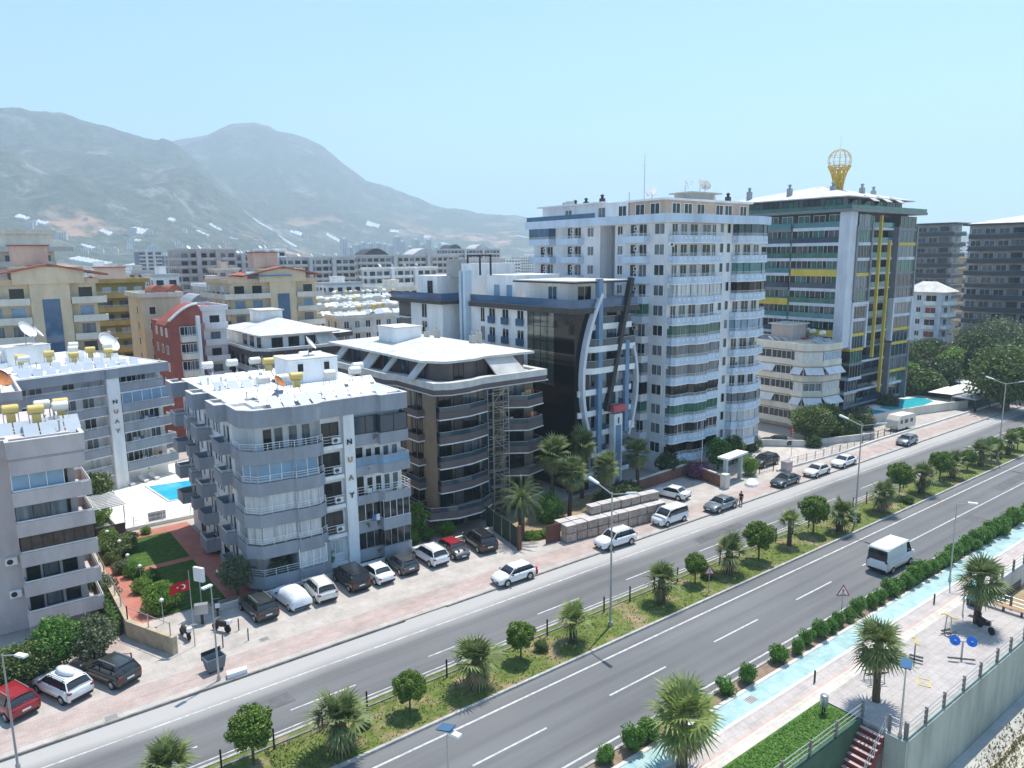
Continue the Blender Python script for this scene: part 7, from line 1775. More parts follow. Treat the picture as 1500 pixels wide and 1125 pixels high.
def flag(o, w_, h_, z, ang):
    f = MB(); nx, ny = 10, 6; c, s = math.cos(ang), math.sin(ang)
    P_ = lambda u, v: (c*u*w_ - s*.10*math.sin(u*7), s*u*w_ + c*.10*math.sin(u*7), z + v*h_ - .35*u*u*h_)
    vs = [P_(i/nx, j/ny) for i in range(nx+1) for j in range(ny+1)]
    fs = [(i*(ny+1)+j, (i+1)*(ny+1)+j, (i+1)*(ny+1)+j+1, i*(ny+1)+j+1) for i in range(nx) for j in range(ny)]
    f.add(vs, fs, 0); 
    for sd in (.02, -.02):
        def em(poly): f.face([(P_(u, v)[0]-s*sd, P_(u, v)[1]+c*sd, P_(u, v)[2]) for u, v in poly], 1)
        cx, cy, r0, r1, k = .35, .5, .25, .20, h_/w_
        outer = [(cx+r0*k*math.cos(t), cy+r0*math.sin(t)) for t in [.7+4.88*i/14 for i in range(15)]]; inner = [(cx+.05+r1*k*math.cos(t), cy+r1*math.sin(t)) for t in [.55+5.18*i/14 for i in range(15)]]
        for i in range(14): em([outer[i], outer[i+1], inner[i+1], inner[i]])
        st = [(cx+.26+(.12 if i % 2 == 0 else .05)*k*math.cos(math.pi+i*.6283), cy+(.12 if i % 2 == 0 else .05)*math.sin(math.pi+i*.6283)) for i in range(10)]; em(st)
    f.build('flag', [flagr, whitem], o)
o = pole(286, 948, 6.0, 'flagpole with a red crescent flag by the garden steps', .04, metal); flag(o, 1.35, .78, 4.6, R(170))
o = pole(1159, 668, 4.6, 'flagpole with a red crescent flag before the blue tower drive', .04, metal); flag(o, 1.5, 1.0, 3.3, R(200))
pole(540, 822, 6.2, 'bare white pole in front of the white and grey block', .045)
pole(1027, 700, 8.4, 'bare white flagpole under the blue tower', .05)
# sign board on stalk, cabinet, handrails at the garden steps
x, y = G(297, 903); o = thing('sign_board', 'blank white board raised on a stalk beside the garden steps', 'sign', (x, y, .09), R(-60)); q = MB(); q.tube((0, 0, 0), (0, 0, 3.4), .05, 6); q.build('post', metal, o); q = MB(); q.box(-.5, .5, -.12, .12, 3.0, 4.2); q.build('board', whitem, o)
x, y = G(297, 915); o = thing('meter_cabinet', 'grey metal cabinet on a pedestal near the motorcycles', 'cabinet', (x, y, .09), R(-20)); q = MB(); q.box(-.5, .5, -.25, .25, .9, 1.7); q.build('box', metal, o); q = MB(); q.box(-.1, .1, -.1, .1, 0, .9); q.build('pedestal', darkmetal, o)
# rubbish container and white box
x, y = G(321, 988); o = thing('rubbish_container', 'open grey metal rubbish container beside the slim lamp post', 'container', (x-.1, y+.6, .09), R(8), None, .88)
q = MB(); vs = []; 
for (w_, d_, z) in ((.62, .42, .2), (.78, .55, 1.25), (.72, .49, 1.25), (.57, .37, .25)): vs += [(-w_, -d_, z), (w_, -d_, z), (w_, d_, z), (-w_, d_, z)]
q.add(vs, [(k*4+i, k*4+(i+1) % 4, (k+1)*4+(i+1) % 4, (k+1)*4+i) for k in range(3) for i in range(4)] + [(3, 2, 1, 0), (12, 13, 14, 15)]); q.build('tub', mat('container_grey', (.16, .19, .22), var=.15), o)
q = MB(); q.box(-.8, .8, .53, .58, .9, 1.6); q.build('lid', darkmetal, o)
for s in (-.5, .5): q = MB(); q.tube((s, -.3, .1), (s, -.2, .1), .1, 8); q.build('castor', rubber, o)
x, y = G(347, 990); q = MB(); q.prism([(-.7, -.25), (.65, -.3), (.75, .15), (-.6, .3)], 0, .35); o = q.build('discarded_box', whitem, None, (x, y, .09)); tag(o, 'white discarded box lying beside the rubbish container', 'box')
# bollards
for i, (px, py) in enumerate(((321, 912), (350, 925), (364, 940), (327, 950))):
    x, y = G(px, py); o = thing('bollard', 'thin dark bollard near the motorcycles, %s from the left' % ('first', 'third', 'fourth', 'second')[i], 'bollard', (x, y, .09), 0, 'thin bollards'); q = MB(); q.tube((0, 0, 0), (.02, 0, 1.0), .045, 6); q.build('shaft', darkmetal, o); q = MB(); q.tube((0, 0, .7), (0, 0, .82), .05, 6); q.build('band', redwall, o)
for px, py, lab in ((1193, 1000, 'nearer'), (1368, 885, 'farther')):
    x, y = G(px, py); o = thing('bollard', '%s short dark bollard on the edge of the cycle path' % lab, 'bollard', (x, y, .05), 0, 'cycle path bollards'); q = MB(); q.tube((0, 0, 0), (0, 0, .85), .07, 8); q.build('shaft', darkmetal, o)
# drains and manholes
for px, py, w_, n_, lab in ((163, 1053, .45, 'drain_cover', 'square drain cover near the kerb'), (1100, 1026, .45, 'drain_cover', 'grey drain cover set in the cycle path'), (387, 938, .4, 'drain_cover', 'small drain cover near the parked cars'), (1304, 659, .5, 'drain_cover', 'dark drain cover on the far pavement'), (1400, 921, 0, '', '')):
    if not w_: continue
    x, y = G(px, py); q = MB(); q.box(-w_, w_, -w_*.7, w_*.7, 0, .012, 0)
    for k in range(5): q.box(-w_*.8, w_*.8, -w_*.55+k*w_*.25, -w_*.48+k*w_*.25, .012, .02, 1)
    o = q.build(n_, [concrete, darkmetal], None, (x, y, .096 if y > 30 else .064)); tag(o, lab, 'drain cover')
# warning signs
signred = mat('sign_red', (.50, .015, .03), var=.03); signw = mat('sign_white', (.72, .72, .70), var=.03); signk = mat('sign_black', (.015, .015, .015))
def warn(x, y, h, s, head, label, back=False):
    o = thing('warning_sign', label, 'road sign', (x, y, .05), R(head), 'triangular pedestrian signs')
    q = MB(); q.tube((0, 0, 0), (0, 0, h+.2), .035, 7); q.build('post', metal, o)
    T = lambda k, yy: [(-s*k, yy, h-.02+(1-k)*s*.58), (s*k, yy, h-.02+(1-k)*s*.58), (0, yy, h+s*1.73-(1-k)*s*1.16)]
    q = MB(); a, b_ = T(1, -.05), T(1, -.02); q.face(a, 0); q.face(b_[::-1], 2)
    for i in range(3): q.face([a[i], b_[i], b_[(i+1) % 3], a[(i+1) % 3]], 2)
    q.face(T(.74, -.056), 1); q.build('plate', [signred, signw, metal], o)
    q = MB(); z0 = h+s*.22; e = -.062; k = s*.9
    q.face([(.02*k+.07*k*math.cos(t), e, z0+.86*k+.07*k*math.sin(t)) for t in [i*.628 for i in range(10)]])
    for pts in ([(-.07, .5), (.07, .5), (.09, .77), (-.05, .77)], [(-.05, .5), (.03, .5), (-.12, .22), (-.27, .02), (-.20, 0), (-.03, .2)], [(.0, .5), (.09, .5), (.14, .25), (.25, .02), (.17, 0), (.05, .22)], [(-.05, .74), (-.05, .66), (-.22, .52), (-.26, .57)], [(.07, .76), (.08, .66), (.24, .55), (.27, .6)], [(-.42, -.02), (.45, -.02), (.45, -.07), (-.42, -.07)]):
        q.face([(u*k, e, z0+v*k) for u, v in pts[::1]])
    q.build('pedestrian_symbol', signk, o); return o
x, y = G(1232, 905); warn(x, y, 1.9, .55, -38, 'red triangular pedestrian sign standing in the bushes by the cycle path')
x, y = G(1038, 869); warn(x, y, 1.75, .45, -38, 'smaller triangular pedestrian sign among trees on the central reservation')
# median fence
froot = thing('wire_fence', 'low wire fence with dark posts along the north side of the central reservation', 'fence', (0, 40.2, .08))
x = 9.5; k = 0
while x < 120:
    q = MB() if k == 0 else q
    if k == 0: q.box(-.045, .045, -.045, .045, 0, 1.35); pm_ = q.mesh('post', [blackp])
    link('post', pm_, froot, (x, 0, 0)); x += 3.05; k += 1
q = MB()
for z in (.35, .7, 1.05): q.tube((9.5, 0, z), (120, 0, z), .008, 3)
q.build('wire', blackp, froot)

# ---------- pallets, gates, walls on the north side
palm_ = mat('pallet_block', (.42, .325, .27), var=.35, scale=2.5, bump=.4); wrap = mat('pallet_wrap', (.56, .52, .50), var=.12, scale=1.5, rough=.4, bump=.5)
woodm = mat('pallet_wood', (.30, .22, .14), var=.2)
pb = MB(); 
pb.box(-.62, .62, -.5, .5, .14, 1.06, 0)
for z in (.37, .6, .83): pb.box(-.63, .63, -.51, .51, z-.008, z+.008, 2)
for x in (-.31, 0, .31): pb.box(x-.008, x+.008, -.51, .51, .14, 1.06, 2)
pb.box(-.64, .64, -.52, .52, 1.06, 1.09, 1); pmesh = pb.mesh('blocks', [palm_, wrap, concrete])
pw = MB()
for x in (-.5, 0, .5): pw.box(x-.06, x+.06, -.5, .5, 0, .1)
pw.box(-.62, .62, -.5, .5, .1, .135); pwm = pw.mesh('pallet_base', [woodm])
A = Vector((*G(830, 798), 0)); Bp = Vector((*G(976, 760), 0)); dv = (Bp-A); Lp = dv.length; dv.normalize(); hd_ = math.atan2(dv.y, dv.x); nrm = Vector((-dv.y, dv.x, 0)); rp = random.Random(4); npal = int(Lp/1.36)
for row in range(2):
    for k in range(npal):
        for lv in range(2 if (row == 0 or k < 3 or k > 9) else 3):
            p = A + dv*(.68+1.36*k) + nrm*(.55+1.15*row)
            if row == 1 and lv == 0 : continue
            o = thing('block_pallet', '%s pallet of wrapped pale blocks in the %s, %s from the left' % (('lower', 'upper', 'topmost')[lv], ('front row', 'back row')[row], ORD[k]), 'pallet', (p.x+rp.uniform(-.04, .04), p.y+rp.uniform(-.06, .06), .09+.93*lv), hd_+rp.uniform(-.04, .04), 'stacked pallets of blocks', (1, 1, .84))
            link('blocks', pmesh, o); link('pallet_base', pwm, o)
A2 = Vector((*G(985, 757), 0))
rustg = mat('brown_gate', (.16, .07, .05), var=.15)
x0, y0 = G(800, 798); x1, y1 = G(821, 793); q = MB(); q.wall([(x0, y0), (x1, y1)], .05, 2.0, .08); o = q.build('sliding_gate', rustg); tag(o, 'dark red-brown metal gate at the left end of the pallets', 'gate')
gm2 = mat('green_mesh', (.03, .06, .045), var=.15, scale=3)
froot = thing('mesh_fence', 'dark green mesh fence with brown end post beside the black SUV', 'fence', (0, 0, 0)); a = G(702, 800); b_ = G(762, 812); q = MB(); q.wall([(44.0, 62.5), (42.6, 54.9)], .1, 2.25, .05); q.build('mesh', gm2, froot)
for t in (0, .25, .5, .75): q = MB(); q.box(44-1.4*t-.04, 44-1.4*t+.04, 62.5-7.6*t-.12, 62.5-7.6*t-.04, 0, 2.4); q.build('post', metal, froot)
q = MB(); q.box(42.4, 42.75, 54.6, 54.9, 0, 2.6); q.build('end_post', rustg, froot)
brick = mat('brown_brick', (.22, .10, .07), var=.2, scale=3)
w0 = G(930, 730); w1 = G(1008, 700); w2 = G(1056, 718)
q = MB(); q.wall([(63.0, 59.8), (75.6, 60.6), (74.6, 54.6)], 0, 1.5, .3); wr = q.build('brick_wall', brick); tag(wr, 'brown brick boundary wall with a white coping behind the white sedan', 'wall'); q = MB(); q.wall([(63.0, 59.75), (75.7, 60.65), (74.7, 54.4)], 1.5, 1.62, .36); q.build('coping', whitek, wr)
q = MB(); q.box(74.3, 75.2, 53.7, 54.5, 0, 1.9); o = q.build('gate_pillar', cream); tag(o, 'cream pillar at the end of the brown brick wall', 'pillar')
# entrance arch
x, y = G(1082, 716); o = thing('entrance_arch', 'pale entrance arch with a slatted canopy in front of the blue tower', 'arch', (76.0, 54.9, .05), R(6))
for x_ in (0, 3.6): q = MB(); q.box(x_, x_+.45, 0, .45, 0, 3.3); q.build('pillar', mat('mint_post', (.45, .52, .50), var=.05), o)
q = MB(); q.box(-.4, 4.5, -.5, 1.1, 3.3, 3.55, 0); q.build('canopy', white, o); q = MB(); q.box(.45, 3.6, .2, .25, 0, 2.2)
q = MB()
for k in range(11): q.tube((.6+.3*k, .2, .1), (.6+.3*k, .2, 2.1), .02, 4)
q.tube((.45, .2, 2.1), (3.6, .2, 2.1), .03, 4); q.tube((.45, .2, .15), (3.6, .2, .15), .03, 4); q.build('gate_leaf', metal, o)
# stone-coloured low wall and railings of the blue tower drive
sheet('driveway', [(83, 54), (103, 54.5), (104, 66), (92, 61)], .092, paving)
q = MB(); q.wall([(95.5, 63.5), (100.5, 58.5), (113, 54.4)], 0, 1.1, .3); o = q.build('garden_wall', MATS['pale_wall']); tag(o, 'pale low wall curving round the drive of the blue tower', 'wall')
def railing(pts, h, label, m=darkmetal, step=.5, z=.09, name='railing_fence', posts=2.0, cat='railing', diag=False):
    o = thing(name, label, cat, (0, 0, z)); q = MB()
    for (x0, y0), (x1, y1) in zip(pts, pts[1:]):
        for zz in (.12, h*.55, h): q.tube((x0, y0, zz), (x1, y1, zz), .025, 4)
        l = math.hypot(x1-x0, y1-y0)
        if step:
            for k in range(int(l/step)): t = (k+.5)*step/l; q.tube((x0+(x1-x0)*t, y0+(y1-y0)*t, .1), (x0+(x1-x0)*t, y0+(y1-y0)*t, h), .014, 3)
    q.build('rails', m, o); 
    for (x0, y0), (x1, y1) in zip(pts, pts[1:]):
        l = math.hypot(x1-x0, y1-y0); n = max(1, int(l/posts))
        for k in range(n+1): q = MB(); X, Y = x0+(x1-x0)*k/n, y0+(y1-y0)*k/n; q.box(X-.04, X+.04, Y-.04, Y+.04, 0, h+.08); q.build('post', m, o)
    return o
railing([(80.5, 55.2), (86, 54.6)], 1.5, 'dark entrance gate railing beside the arch', darkmetal); railing([(89, 54.2), (101, 53.5), (108, 53.9)], 1.2, 'light metal railing along the blue tower drive', metal)
railing([(108.5, 54.0), (114, 54.4), (122, 54.2)], 1.2, 'dark railing in front of the cream block garden', darkmetal)
q = MB(); q.wall([(86, 53.9), (101, 53.2), (113, 53.5), (160, 53.0)], 0, .35, .3); o = q.build('boundary_wall', whitek); tag(o, 'low white boundary wall along the far pavement', 'wall')
x, y = G(1152, 690); q = MB(); q.box(-.6, .6, -.5, .5, 0, 1.2); q.box(-.66, .66, -.56, .56, 1.2, 1.3); o = q.build('waste_bin', metal, None, (x, y, .09)); tag(o, 'grey metal waste container by the entrance gate of the blue tower', 'container')
q = MB(); q.lathe((0, 0, 0), [(1.15, 0), (1.05, .35), (.6, .75), (.1, .85)], 9, 0, False); x, y = G(1101, 711); o = q.build('covered_heap', whitem, None, (x, y, .09), rz=.5); o.scale = (1.2, .8, .9); tag(o, 'heap under a white sheet on the pavement right of the arch', 'heap')
# low planter wall behind the parking row, other boundary walls
q = MB(); q.wall([(14.6, 60.4), (43.6, 60.6)], 0, .5, .25); pwl = q.build('planter_wall', whitek); tag(pwl, 'long low white wall at the noses of the parked cars', 'wall')
sheet('planting_bed', rect(14.8, 43.5, 60.65, 62.0), .10, soil)
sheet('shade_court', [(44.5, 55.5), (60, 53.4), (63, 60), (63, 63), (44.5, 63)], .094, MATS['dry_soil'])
# garden left of the white block
sheet('garden_lawn', rect(10.6, 16.3, 62.5, 82.5), .06, lawnm)
sheet('garden_path', rect(8.7, 10.6, 60.5, 84.5), .075, redpave); sheet('garden_path', rect(16.3, 18.6, 61, 84.5), .075, redpave); sheet('garden_path', rect(10.6, 16.3, 82.5, 84.5), .075, redpave); sheet('garden_path', rect(11.5, 16.3, 73, 74), .077, redpave); sheet('garden_path', rect(4.2, 8.0, 55.5, 70), .095, pinkp)
stonew = mat('travertine', (.44, .36, .26), var=.2, scale=1.5, bump=.4)
q = MB(); q.wall([(8.2, 84), (8.2, 60.2), (10.4, 55.2)], 0, 1.5, .4); o = q.build('garden_wall', stonew); tag(o, 'travertine wall stepping down beside the garden path', 'wall')
ivy = leafmat('ivy_green', (.035, .08, .02), (.13, .22, .05), .2)
q = leafy(5200, lambda r: ((7.75+r.uniform(-.35, .3), 61+22*r.random(), 1.5*r.random()), (-1, 0, .3)), .13, random.Random(3), ivy); q.box(7.6, 7.9, 61, 83, 0, 1.2); o = q.build('ivy_hedge', ivy); tag(o, 'long ivy hedge below the travertine garden wall', 'hedge')
railing([(8.4, 84), (8.4, 60.5), (10.4, 55.6)], 2.4, 'slim white railing above the travertine garden wall', metal, 0, posts=2.4)
railing([(6.0, 56.2), (7.6, 54.9)], 1.3, 'dark metal gate at the foot of the garden steps', darkmetal)
for i, (px, py) in enumerate(((190, 845), (208, 862), (160, 808), (178, 823), (240, 915), (322, 870))):
    x, y = G(px, py); o = thing('globe_lamp', 'white globe lamp on a thin stalk in the garden, %s' % ('beside the flower bed', 'before the largest bush', 'by the pergola', 'at the path bend', 'by the flagpole', 'near the olive tree')[i], 'garden lamp', (x, y, .08), 0, 'garden globe lamps'); q = MB(); q.tube((0, 0, 0), (0, 0, 1.9), .03, 6); q.build('stalk', metal, o); q = MB(); q.lathe((0, 0, 2.05), [(.02, -.17), (.15, -.09), (.18, 0), (.15, .09), (.02, .17)], 10); q.build('globe', whitem, o)
# pool and its terrace
poolw = mat('pool_water', (.02, .42, .62), rough=.08, var=.12, scale=1.2, spec=.6)
deckm = mat('pool_deck', (.70, .68, .63), var=.05, scale=1.5)
q = MB(); q.prism([(12.2, 85.6), (26, 85.6), (30, 112), (10.5, 106)], 0, .35, 0); structure('pool_deck', q, deckm)
q = MB(); q.prism([(17.5, 100.4), (18.4, 91.6+.5), (26, 93), (26, 99.4)], .3, .36, 0); structure('pool_water', q, poolw)
q = MB(); q.wall([(17.5, 100.6), (18.4, 92.0), (26, 92.8)], .3, .45, .25); structure('pool_edge', q, whitek)
o = thing('pergola', 'white slatted pergola beside the swimming pool', 'pergola', (8.2, 86.5, 0), R(4))
for x_ in (0, 4.6):
    for y_ in (0, 5.6): q = MB(); q.box(x_, x_+.1, y_, y_+.1, 0, 2.6); q.build('post', whitem, o)
q = MB()
for k in range(10): q.box(-.2, 4.9, .1+.6*k, .22+.6*k, 2.66, 2.78)
for x_ in (0, 2.3, 4.6): q.box(x_, x_+.1, -.2, 5.9, 2.6, 2.66)
q.build('slats', whitem, o)
q = MB(); q.box(8.2, 12.6, 85.4, 85.6, 0, 1.1); o = q.build('garden_screen', darkstone); tag(o, 'dark low screen wall under the white pergola', 'wall')
def lounger(x, y, head, label, group):
    o = thing('sun_lounger', label, 'lounger', (x, y, .36), R(head), group)
    q = MB(); q.box(-.3, .3, -.9, .45, .28, .34); q.build('bed', whitem, o); q = MB(); q.add([(-.3, .45, .34), (.3, .45, .34), (.3, .95, .75), (-.3, .95, .75), (-.3, .45, .28), (.3, .45, .28), (.3, .98, .7), (-.3, .98, .7)], [(0, 1, 2, 3), (7, 6, 5, 4), (0, 3, 7, 4), (1, 5, 6, 2), (2, 6, 7, 3)]); q.build('backrest', whitem, o)
    q = MB(); q.box(-.28, .28, -.8, -.72, 0, .28); q.box(-.28, .28, .35, .43, 0, .28); q.build('legs', whitem, o)
for i, (px, py) in enumerate(((176, 716), (191, 714), (211, 709), (227, 705), (159, 726), (272, 700))):
    x, y = G(px, py); lounger(x, y, 15, 'white sun lounger by the pool, %s from the left' % ('second', 'third', 'fourth', 'fifth', 'first', 'sixth')[i], 'white loungers by the pool')
def parasol(x, y, label, m, closed=False, h=2.6, r=1.5, z=.36, group=None):
    o = thing('parasol', label, 'parasol', (x, y, z), 0, group); q = MB(); q.tube((0, 0, 0), (0, 0, h), .04, 6); q.tube((0, 0, 0), (0, 0, .08), .3, 10); q.build('pole', whitem, o)
    q = MB(); q.lathe((0, 0, 0), [(.26, h-1.5), (.2, h-.9), (.03, h)] if closed else [(r, h-.45), (r*.55, h-.15), (.03, h+.1)], 8, 0, False); q.build('canopy', m, o)
for px, py, m_, lab in ((161, 722, tan, 'closed beige parasol at the left of the pool'), (200, 705, tan, 'closed beige parasol between the loungers'), (219, 702, ochre, 'closed orange parasol right of the beige ones')): parasol(*G(px, py), lab, m_, True, group='closed parasols by the pool')
q = MB(); q.box(-.9, .9, -.04, .04, 0, 1.0); x, y = G(231, 766); o = q.build('pool_panel', grey, None, (x, y, .36)); tag(o, 'grey upright panel on the pool terrace', 'panel')
railing([(13.5, 85.9), (19.4, 85.9)], 1.0, 'white railing between pool terrace and garden', whitem, .5, .36)
# right-hand pool terrace
q = MB(); q.prism([(122, 60.2), (137, 58.3), (149, 55.2), (150, 64), (138, 66), (122, 65)], 0, 1.2, 0); structure('pool_deck', q, deckm)
q = MB(); q.wall([(122, 60.0), (137, 58.1), (149.2, 55.0)], 0, 1.6, .3); o = q.build('pool_wall', cream); tag(o, 'cream wall below the right-hand pool terrace', 'wall')
turq = mat('pool_turquoise', (.05, .50, .58), rough=.08, var=.1, scale=1, spec=.6)
q = MB(); q.prism([(131.5, 60.8), (139, 58.9), (145.5, 59.5), (147.5, 63), (139, 64.8), (132, 63)], 1.15, 1.24); structure('pool_water', q, turq)
q = MB(); q.prism([(123.5, 61.2), (129.5, 60.6), (129.5, 63.2), (123.5, 63.6)], 1.15, 1.24); structure('pool_water', q, poolw)
for i, (px, py, r) in enumerate(((1364, 573, 1.6), (1385, 575, 1.6), (1403, 577, 1.6), (1421, 582, 1.5), (1310, 569, 1.6))):
    a, b, u = ray(px, py); t = (65.0-2.2*i if i < 4 else 67)/b; parasol(a*t, b*t, 'open white parasol over the right-hand pool, %s from the left' % ('second', 'third', 'fourth', 'fifth', 'first')[i], whitem, False, 2.6, r, 1.2, 'open parasols by the right-hand pool')
for i in range(7): lounger(137+1.7*i, 65.2-.25*i, 10, 'lounger in the row behind the right-hand pool, %s from the left' % ORD[i], 'loungers behind the right-hand pool')
q = MB(); q.wall([(148, 57.2), (166, 56)], 1.0, 2.3, .06); o = q.build('glass_fence', glasst); tag(o, 'pale green glass fence beside the white canopy', 'fence')
for i, (x_, y_) in enumerate(((150, 59), (156, 58.6))):
    o = thing('shade_sail', 'white peaked canopy %s beside the glass fence' % ('left one', 'right one')[i], 'canopy', (x_, y_, 0))
    q = MB(); q.face([(-3, -2, 2.6), (3, -2, 2.4), (0, 0, 3.6)]); q.face([(3, -2, 2.4), (3, 2.4, 2.6), (0, 0, 3.6)]); q.face([(3, 2.4, 2.6), (-3, 2.4, 2.5), (0, 0, 3.6)]); q.face([(-3, 2.4, 2.5), (-3, -2, 2.6), (0, 0, 3.6)]); q.build('cloth', whitem, o)
    for a_ in (-3, 3): q = MB(); q.tube((a_, -2, 0), (a_, -2, 2.6), .06, 6); q.build('post', metal, o)
o = thing('carport', 'long low carport with a dark roof edge near the right edge', 'carport', (146, 52.6, .09), R(-2)); q = MB(); q.box(0, 19, 0, 4, 2.2, 2.4); q.build('roof', grey, o)
for x_ in (0, 6, 12, 18.8): q = MB(); q.box(x_, x_+.15, 0, .15, 0, 2.2); q.build('post', darkmetal, o)
q = MB(); q.box(.3, 18.7, 3.6, 3.8, 0, 2.1); q.build('back_wall', darkstone, o)
hedge = MB()
for (x0, y0, x1, y1, hh, lab) in ((141, 74, 166, 62, 2.6, 'long clipped hedge behind the right-hand pool'), (131, 70, 141, 74.5, 2.4, 'shorter clipped hedge beside the tower base')):
    l = math.hypot(x1-x0, y1-y0); an = math.atan2(y1-y0, x1-x0)
    def fn(r, l=l, hh=hh):
        s_ = r.choice((0, 0, 1)); u = l*r.random()
        return ((u, r.uniform(-1, 1), hh+r.uniform(-.15, .1)), (0, 0, 1)) if s_ else ((u, -1+r.uniform(-.15, .1), hh*r.random()), (0, -1, 0))
    q = leafy(int(260*l), fn, .22, random.Random(2), hgreen); q.box(0, l, -.85, .9, 0, hh-.1); o = q.build('clipped_hedge', hgreen, None, (x0, y0, 0), rz=an); tag(o, lab, 'hedge')
# ---------- terrace equipment, railings, steps
def sea_rail(pts, z0, label, posts, hh=1.0):
    o = thing('railing_fence', label, 'railing', (0, 0, 0))
    q = MB()
    for (a, b_) in zip(pts, pts[1:]):
        for k in (.32, .64, .98): q.tube((a[0], a[1], a[2]+hh*k), (b_[0], b_[1], b_[2]+hh*k), .028, 5)
    q.build('rails', metal, o)
    for p in posts: q = MB(); q.box(p[0]-.05, p[0]+.05, p[1]-.09, p[1]+.09, p[2], p[2]+hh+.06); q.build('post', mat('weathered_post', (.20, .19, .18), var=.2), o)
    return o
pp_ = [G(px, py) for px, py in ((1325, 1084), (1355, 1061), (1383, 1039), (1411, 1014), (1435, 993), (1460, 972), (1482, 956), (1500, 938))]
sea_rail([(42.8, 17.36, .12), (78, 17.36, .12)], 0, 'metal railing along the top of the grey-green sea wall', [(x, 17.36, .12) for x, y in pp_] + [(64.8, 17.36, .12)])
sea_rail([(28, 20.1, .1), (43.0, 20.1, .1)], 0, 'metal railing along the edge of the small lawn', [(x, 20.1, .1) for x in (28.2, 31.2, 34.0, 36.9, 39.8, 42.9)])
sea_rail([(66.8, 22.5, .1), (110, 22.5, .1)], 0, 'metal railing along the promenade beyond the bench', [(67+2.6*i, 22.5, .1) for i in range(16)])
sea_rail([(66.5, 22.3, .05), (66.5, 17.6, .05)], 0, 'short railing closing the far end of the exercise terrace', [(66.5, y, .05) for y in (22.2, 19.9, 17.7)])
sea_rail([(42.9, 18.45, .1), (42.9, 17.4, .1)], 0, 'short railing between the red steps and the terrace corner', [(42.9, 18.4, .1), (42.9, 17.45, .1)])
redst = mat('red_step', (.20, .05, .05), var=.15); nose = mat('step_tread', (.52, .40, .38), var=.12)
o = thing('staircase', 'red concrete steps going down from the terrace to the beach', 'stairs', (42.6, 18.5, 0))
for k in range(15):
    q = MB(); q.box(-.32*(k+1), -.32*k, 0, 1.45, -.31*(k+1)-.6, -.31*(k+1)+.1, 0); q.box(-.32*(k+1)-.02, -.32*k-.06, .0, 1.45, -.31*(k+1)+.1, -.31*(k+1)+.115, 1); q.build('step', [redst, nose], o)
q = MB(); 
for y_ in (.03,): 
    for hz_ in (.5, .95): q.tube((.1, y_, .1+hz_), (-4.8, y_, -4.55+hz_), .025, 5)
    for k in range(5): q.tube((-1.1*k, y_, -1.06*k-.2), (-1.1*k, y_, -1.06*k+1.05), .03, 5)
q.build('handrail', metal, o)
x, y = G(1206, 1046); o = thing('litter_bin', 'grey litter bin on two legs at the edge of the small lawn', 'bin', (x, y, .05), R(10)); q = MB(); q.lathe((0, 0, .5), [(.2, 0), (.24, .05), (.24, .75), (.2, .8)], 10); q.build('drum', metal, o)
for s in (-.2, .2): q = MB(); q.box(s-.03, s+.03, -.04, .04, 0, .9); q.build('leg', darkmetal, o)
ey = mat('equipment_yellow', (.62, .50, .08), var=.05); eb = mat('equipment_blue', (.01, .11, .48), var=.05, rough=.4)
x, y = G(1408, 966); o = thing('exercise_machine', 'exercise stand with two blue discs on the terrace', 'exercise machine', (x, y, .05), R(-50)); q = MB(); q.tube((0, 0, 0), (0, 0, 1.35), .07, 8); q.tube((-.5, 0, 1.35), (.5, 0, 1.35), .04, 6); q.build('post', metal, o)
for s in (-.55, .55):
    q = MB(); p0 = Vector((s, -.05, 1.4)); p1 = p0 + Vector((0, -.04, .03)); q.tube(p0, p1, .36, 18); w_ = q.build('disc', eb, o); q = MB(); q.tube(p1, p1+Vector((0, -.05, .03)), .08, 8); q.build('hub', metal, w_)
q = MB(); q.box(-.9, .9, -.1, .1, 0, .03); q.build('base_plate', darkmetal, o)
def exer(px, py, head, lab, tw):
    x, y = G(px, py); o = thing('exercise_machine', lab, 'exercise machine', (x, y, .05), R(head)); q = MB()
    for s in ((-.3, .3) if tw else (0,)): q.tube((s, 0, 0), (s*.6, 0, 1.5), .05, 7)
    q.build('frame', metal, o); q = MB(); q.tube((-.45, 0, 1.5), (.45, 0, 1.5), .05, 6); q.tube((-.45, 0, 1.5), (-.45, -.35, 1.45), .05, 6); q.tube((.45, 0, 1.5), (.45, .3, 1.45), .05, 6); q.build('handles', ey, o)
    for s in (-.25, .25): q = MB(); q.box(s-.1, s+.1, -.55, .35, .18, .24); q.tube((s, 0, .24), (s*.9, .02, 1.2), .025, 5); q.build('pedal', darkmetal, o)
exer(1339, 968, 20, 'stepper machine with yellow handles nearer the steps', False); exer(1388, 930, 70, 'twin-pole exercise machine with yellow handles beyond the stepper', True)
x, y = G(1288, 1008); o = thing('sit_up_bench', 'zigzag metal exercise bench half hidden by the palm trunk', 'exercise machine', (x+.5, y+.6, .05), R(-30)); q = MB()
for k in range(6): q.tube((-.7, -.45+.18*k, .45+.16*abs(k-2.5)), (.7, -.45+.18*k, .45+.16*abs(k-2.5)), .035, 6)
q.build('slats', darkmetal, o); q = MB()
for s in (-.5, .5): q.tube((s, -.4, 0), (s, -.1, 1.5), .04, 6); q.tube((s, .4, 0), (s, .3, .8), .04, 6)
q.build('frame', metal, o)
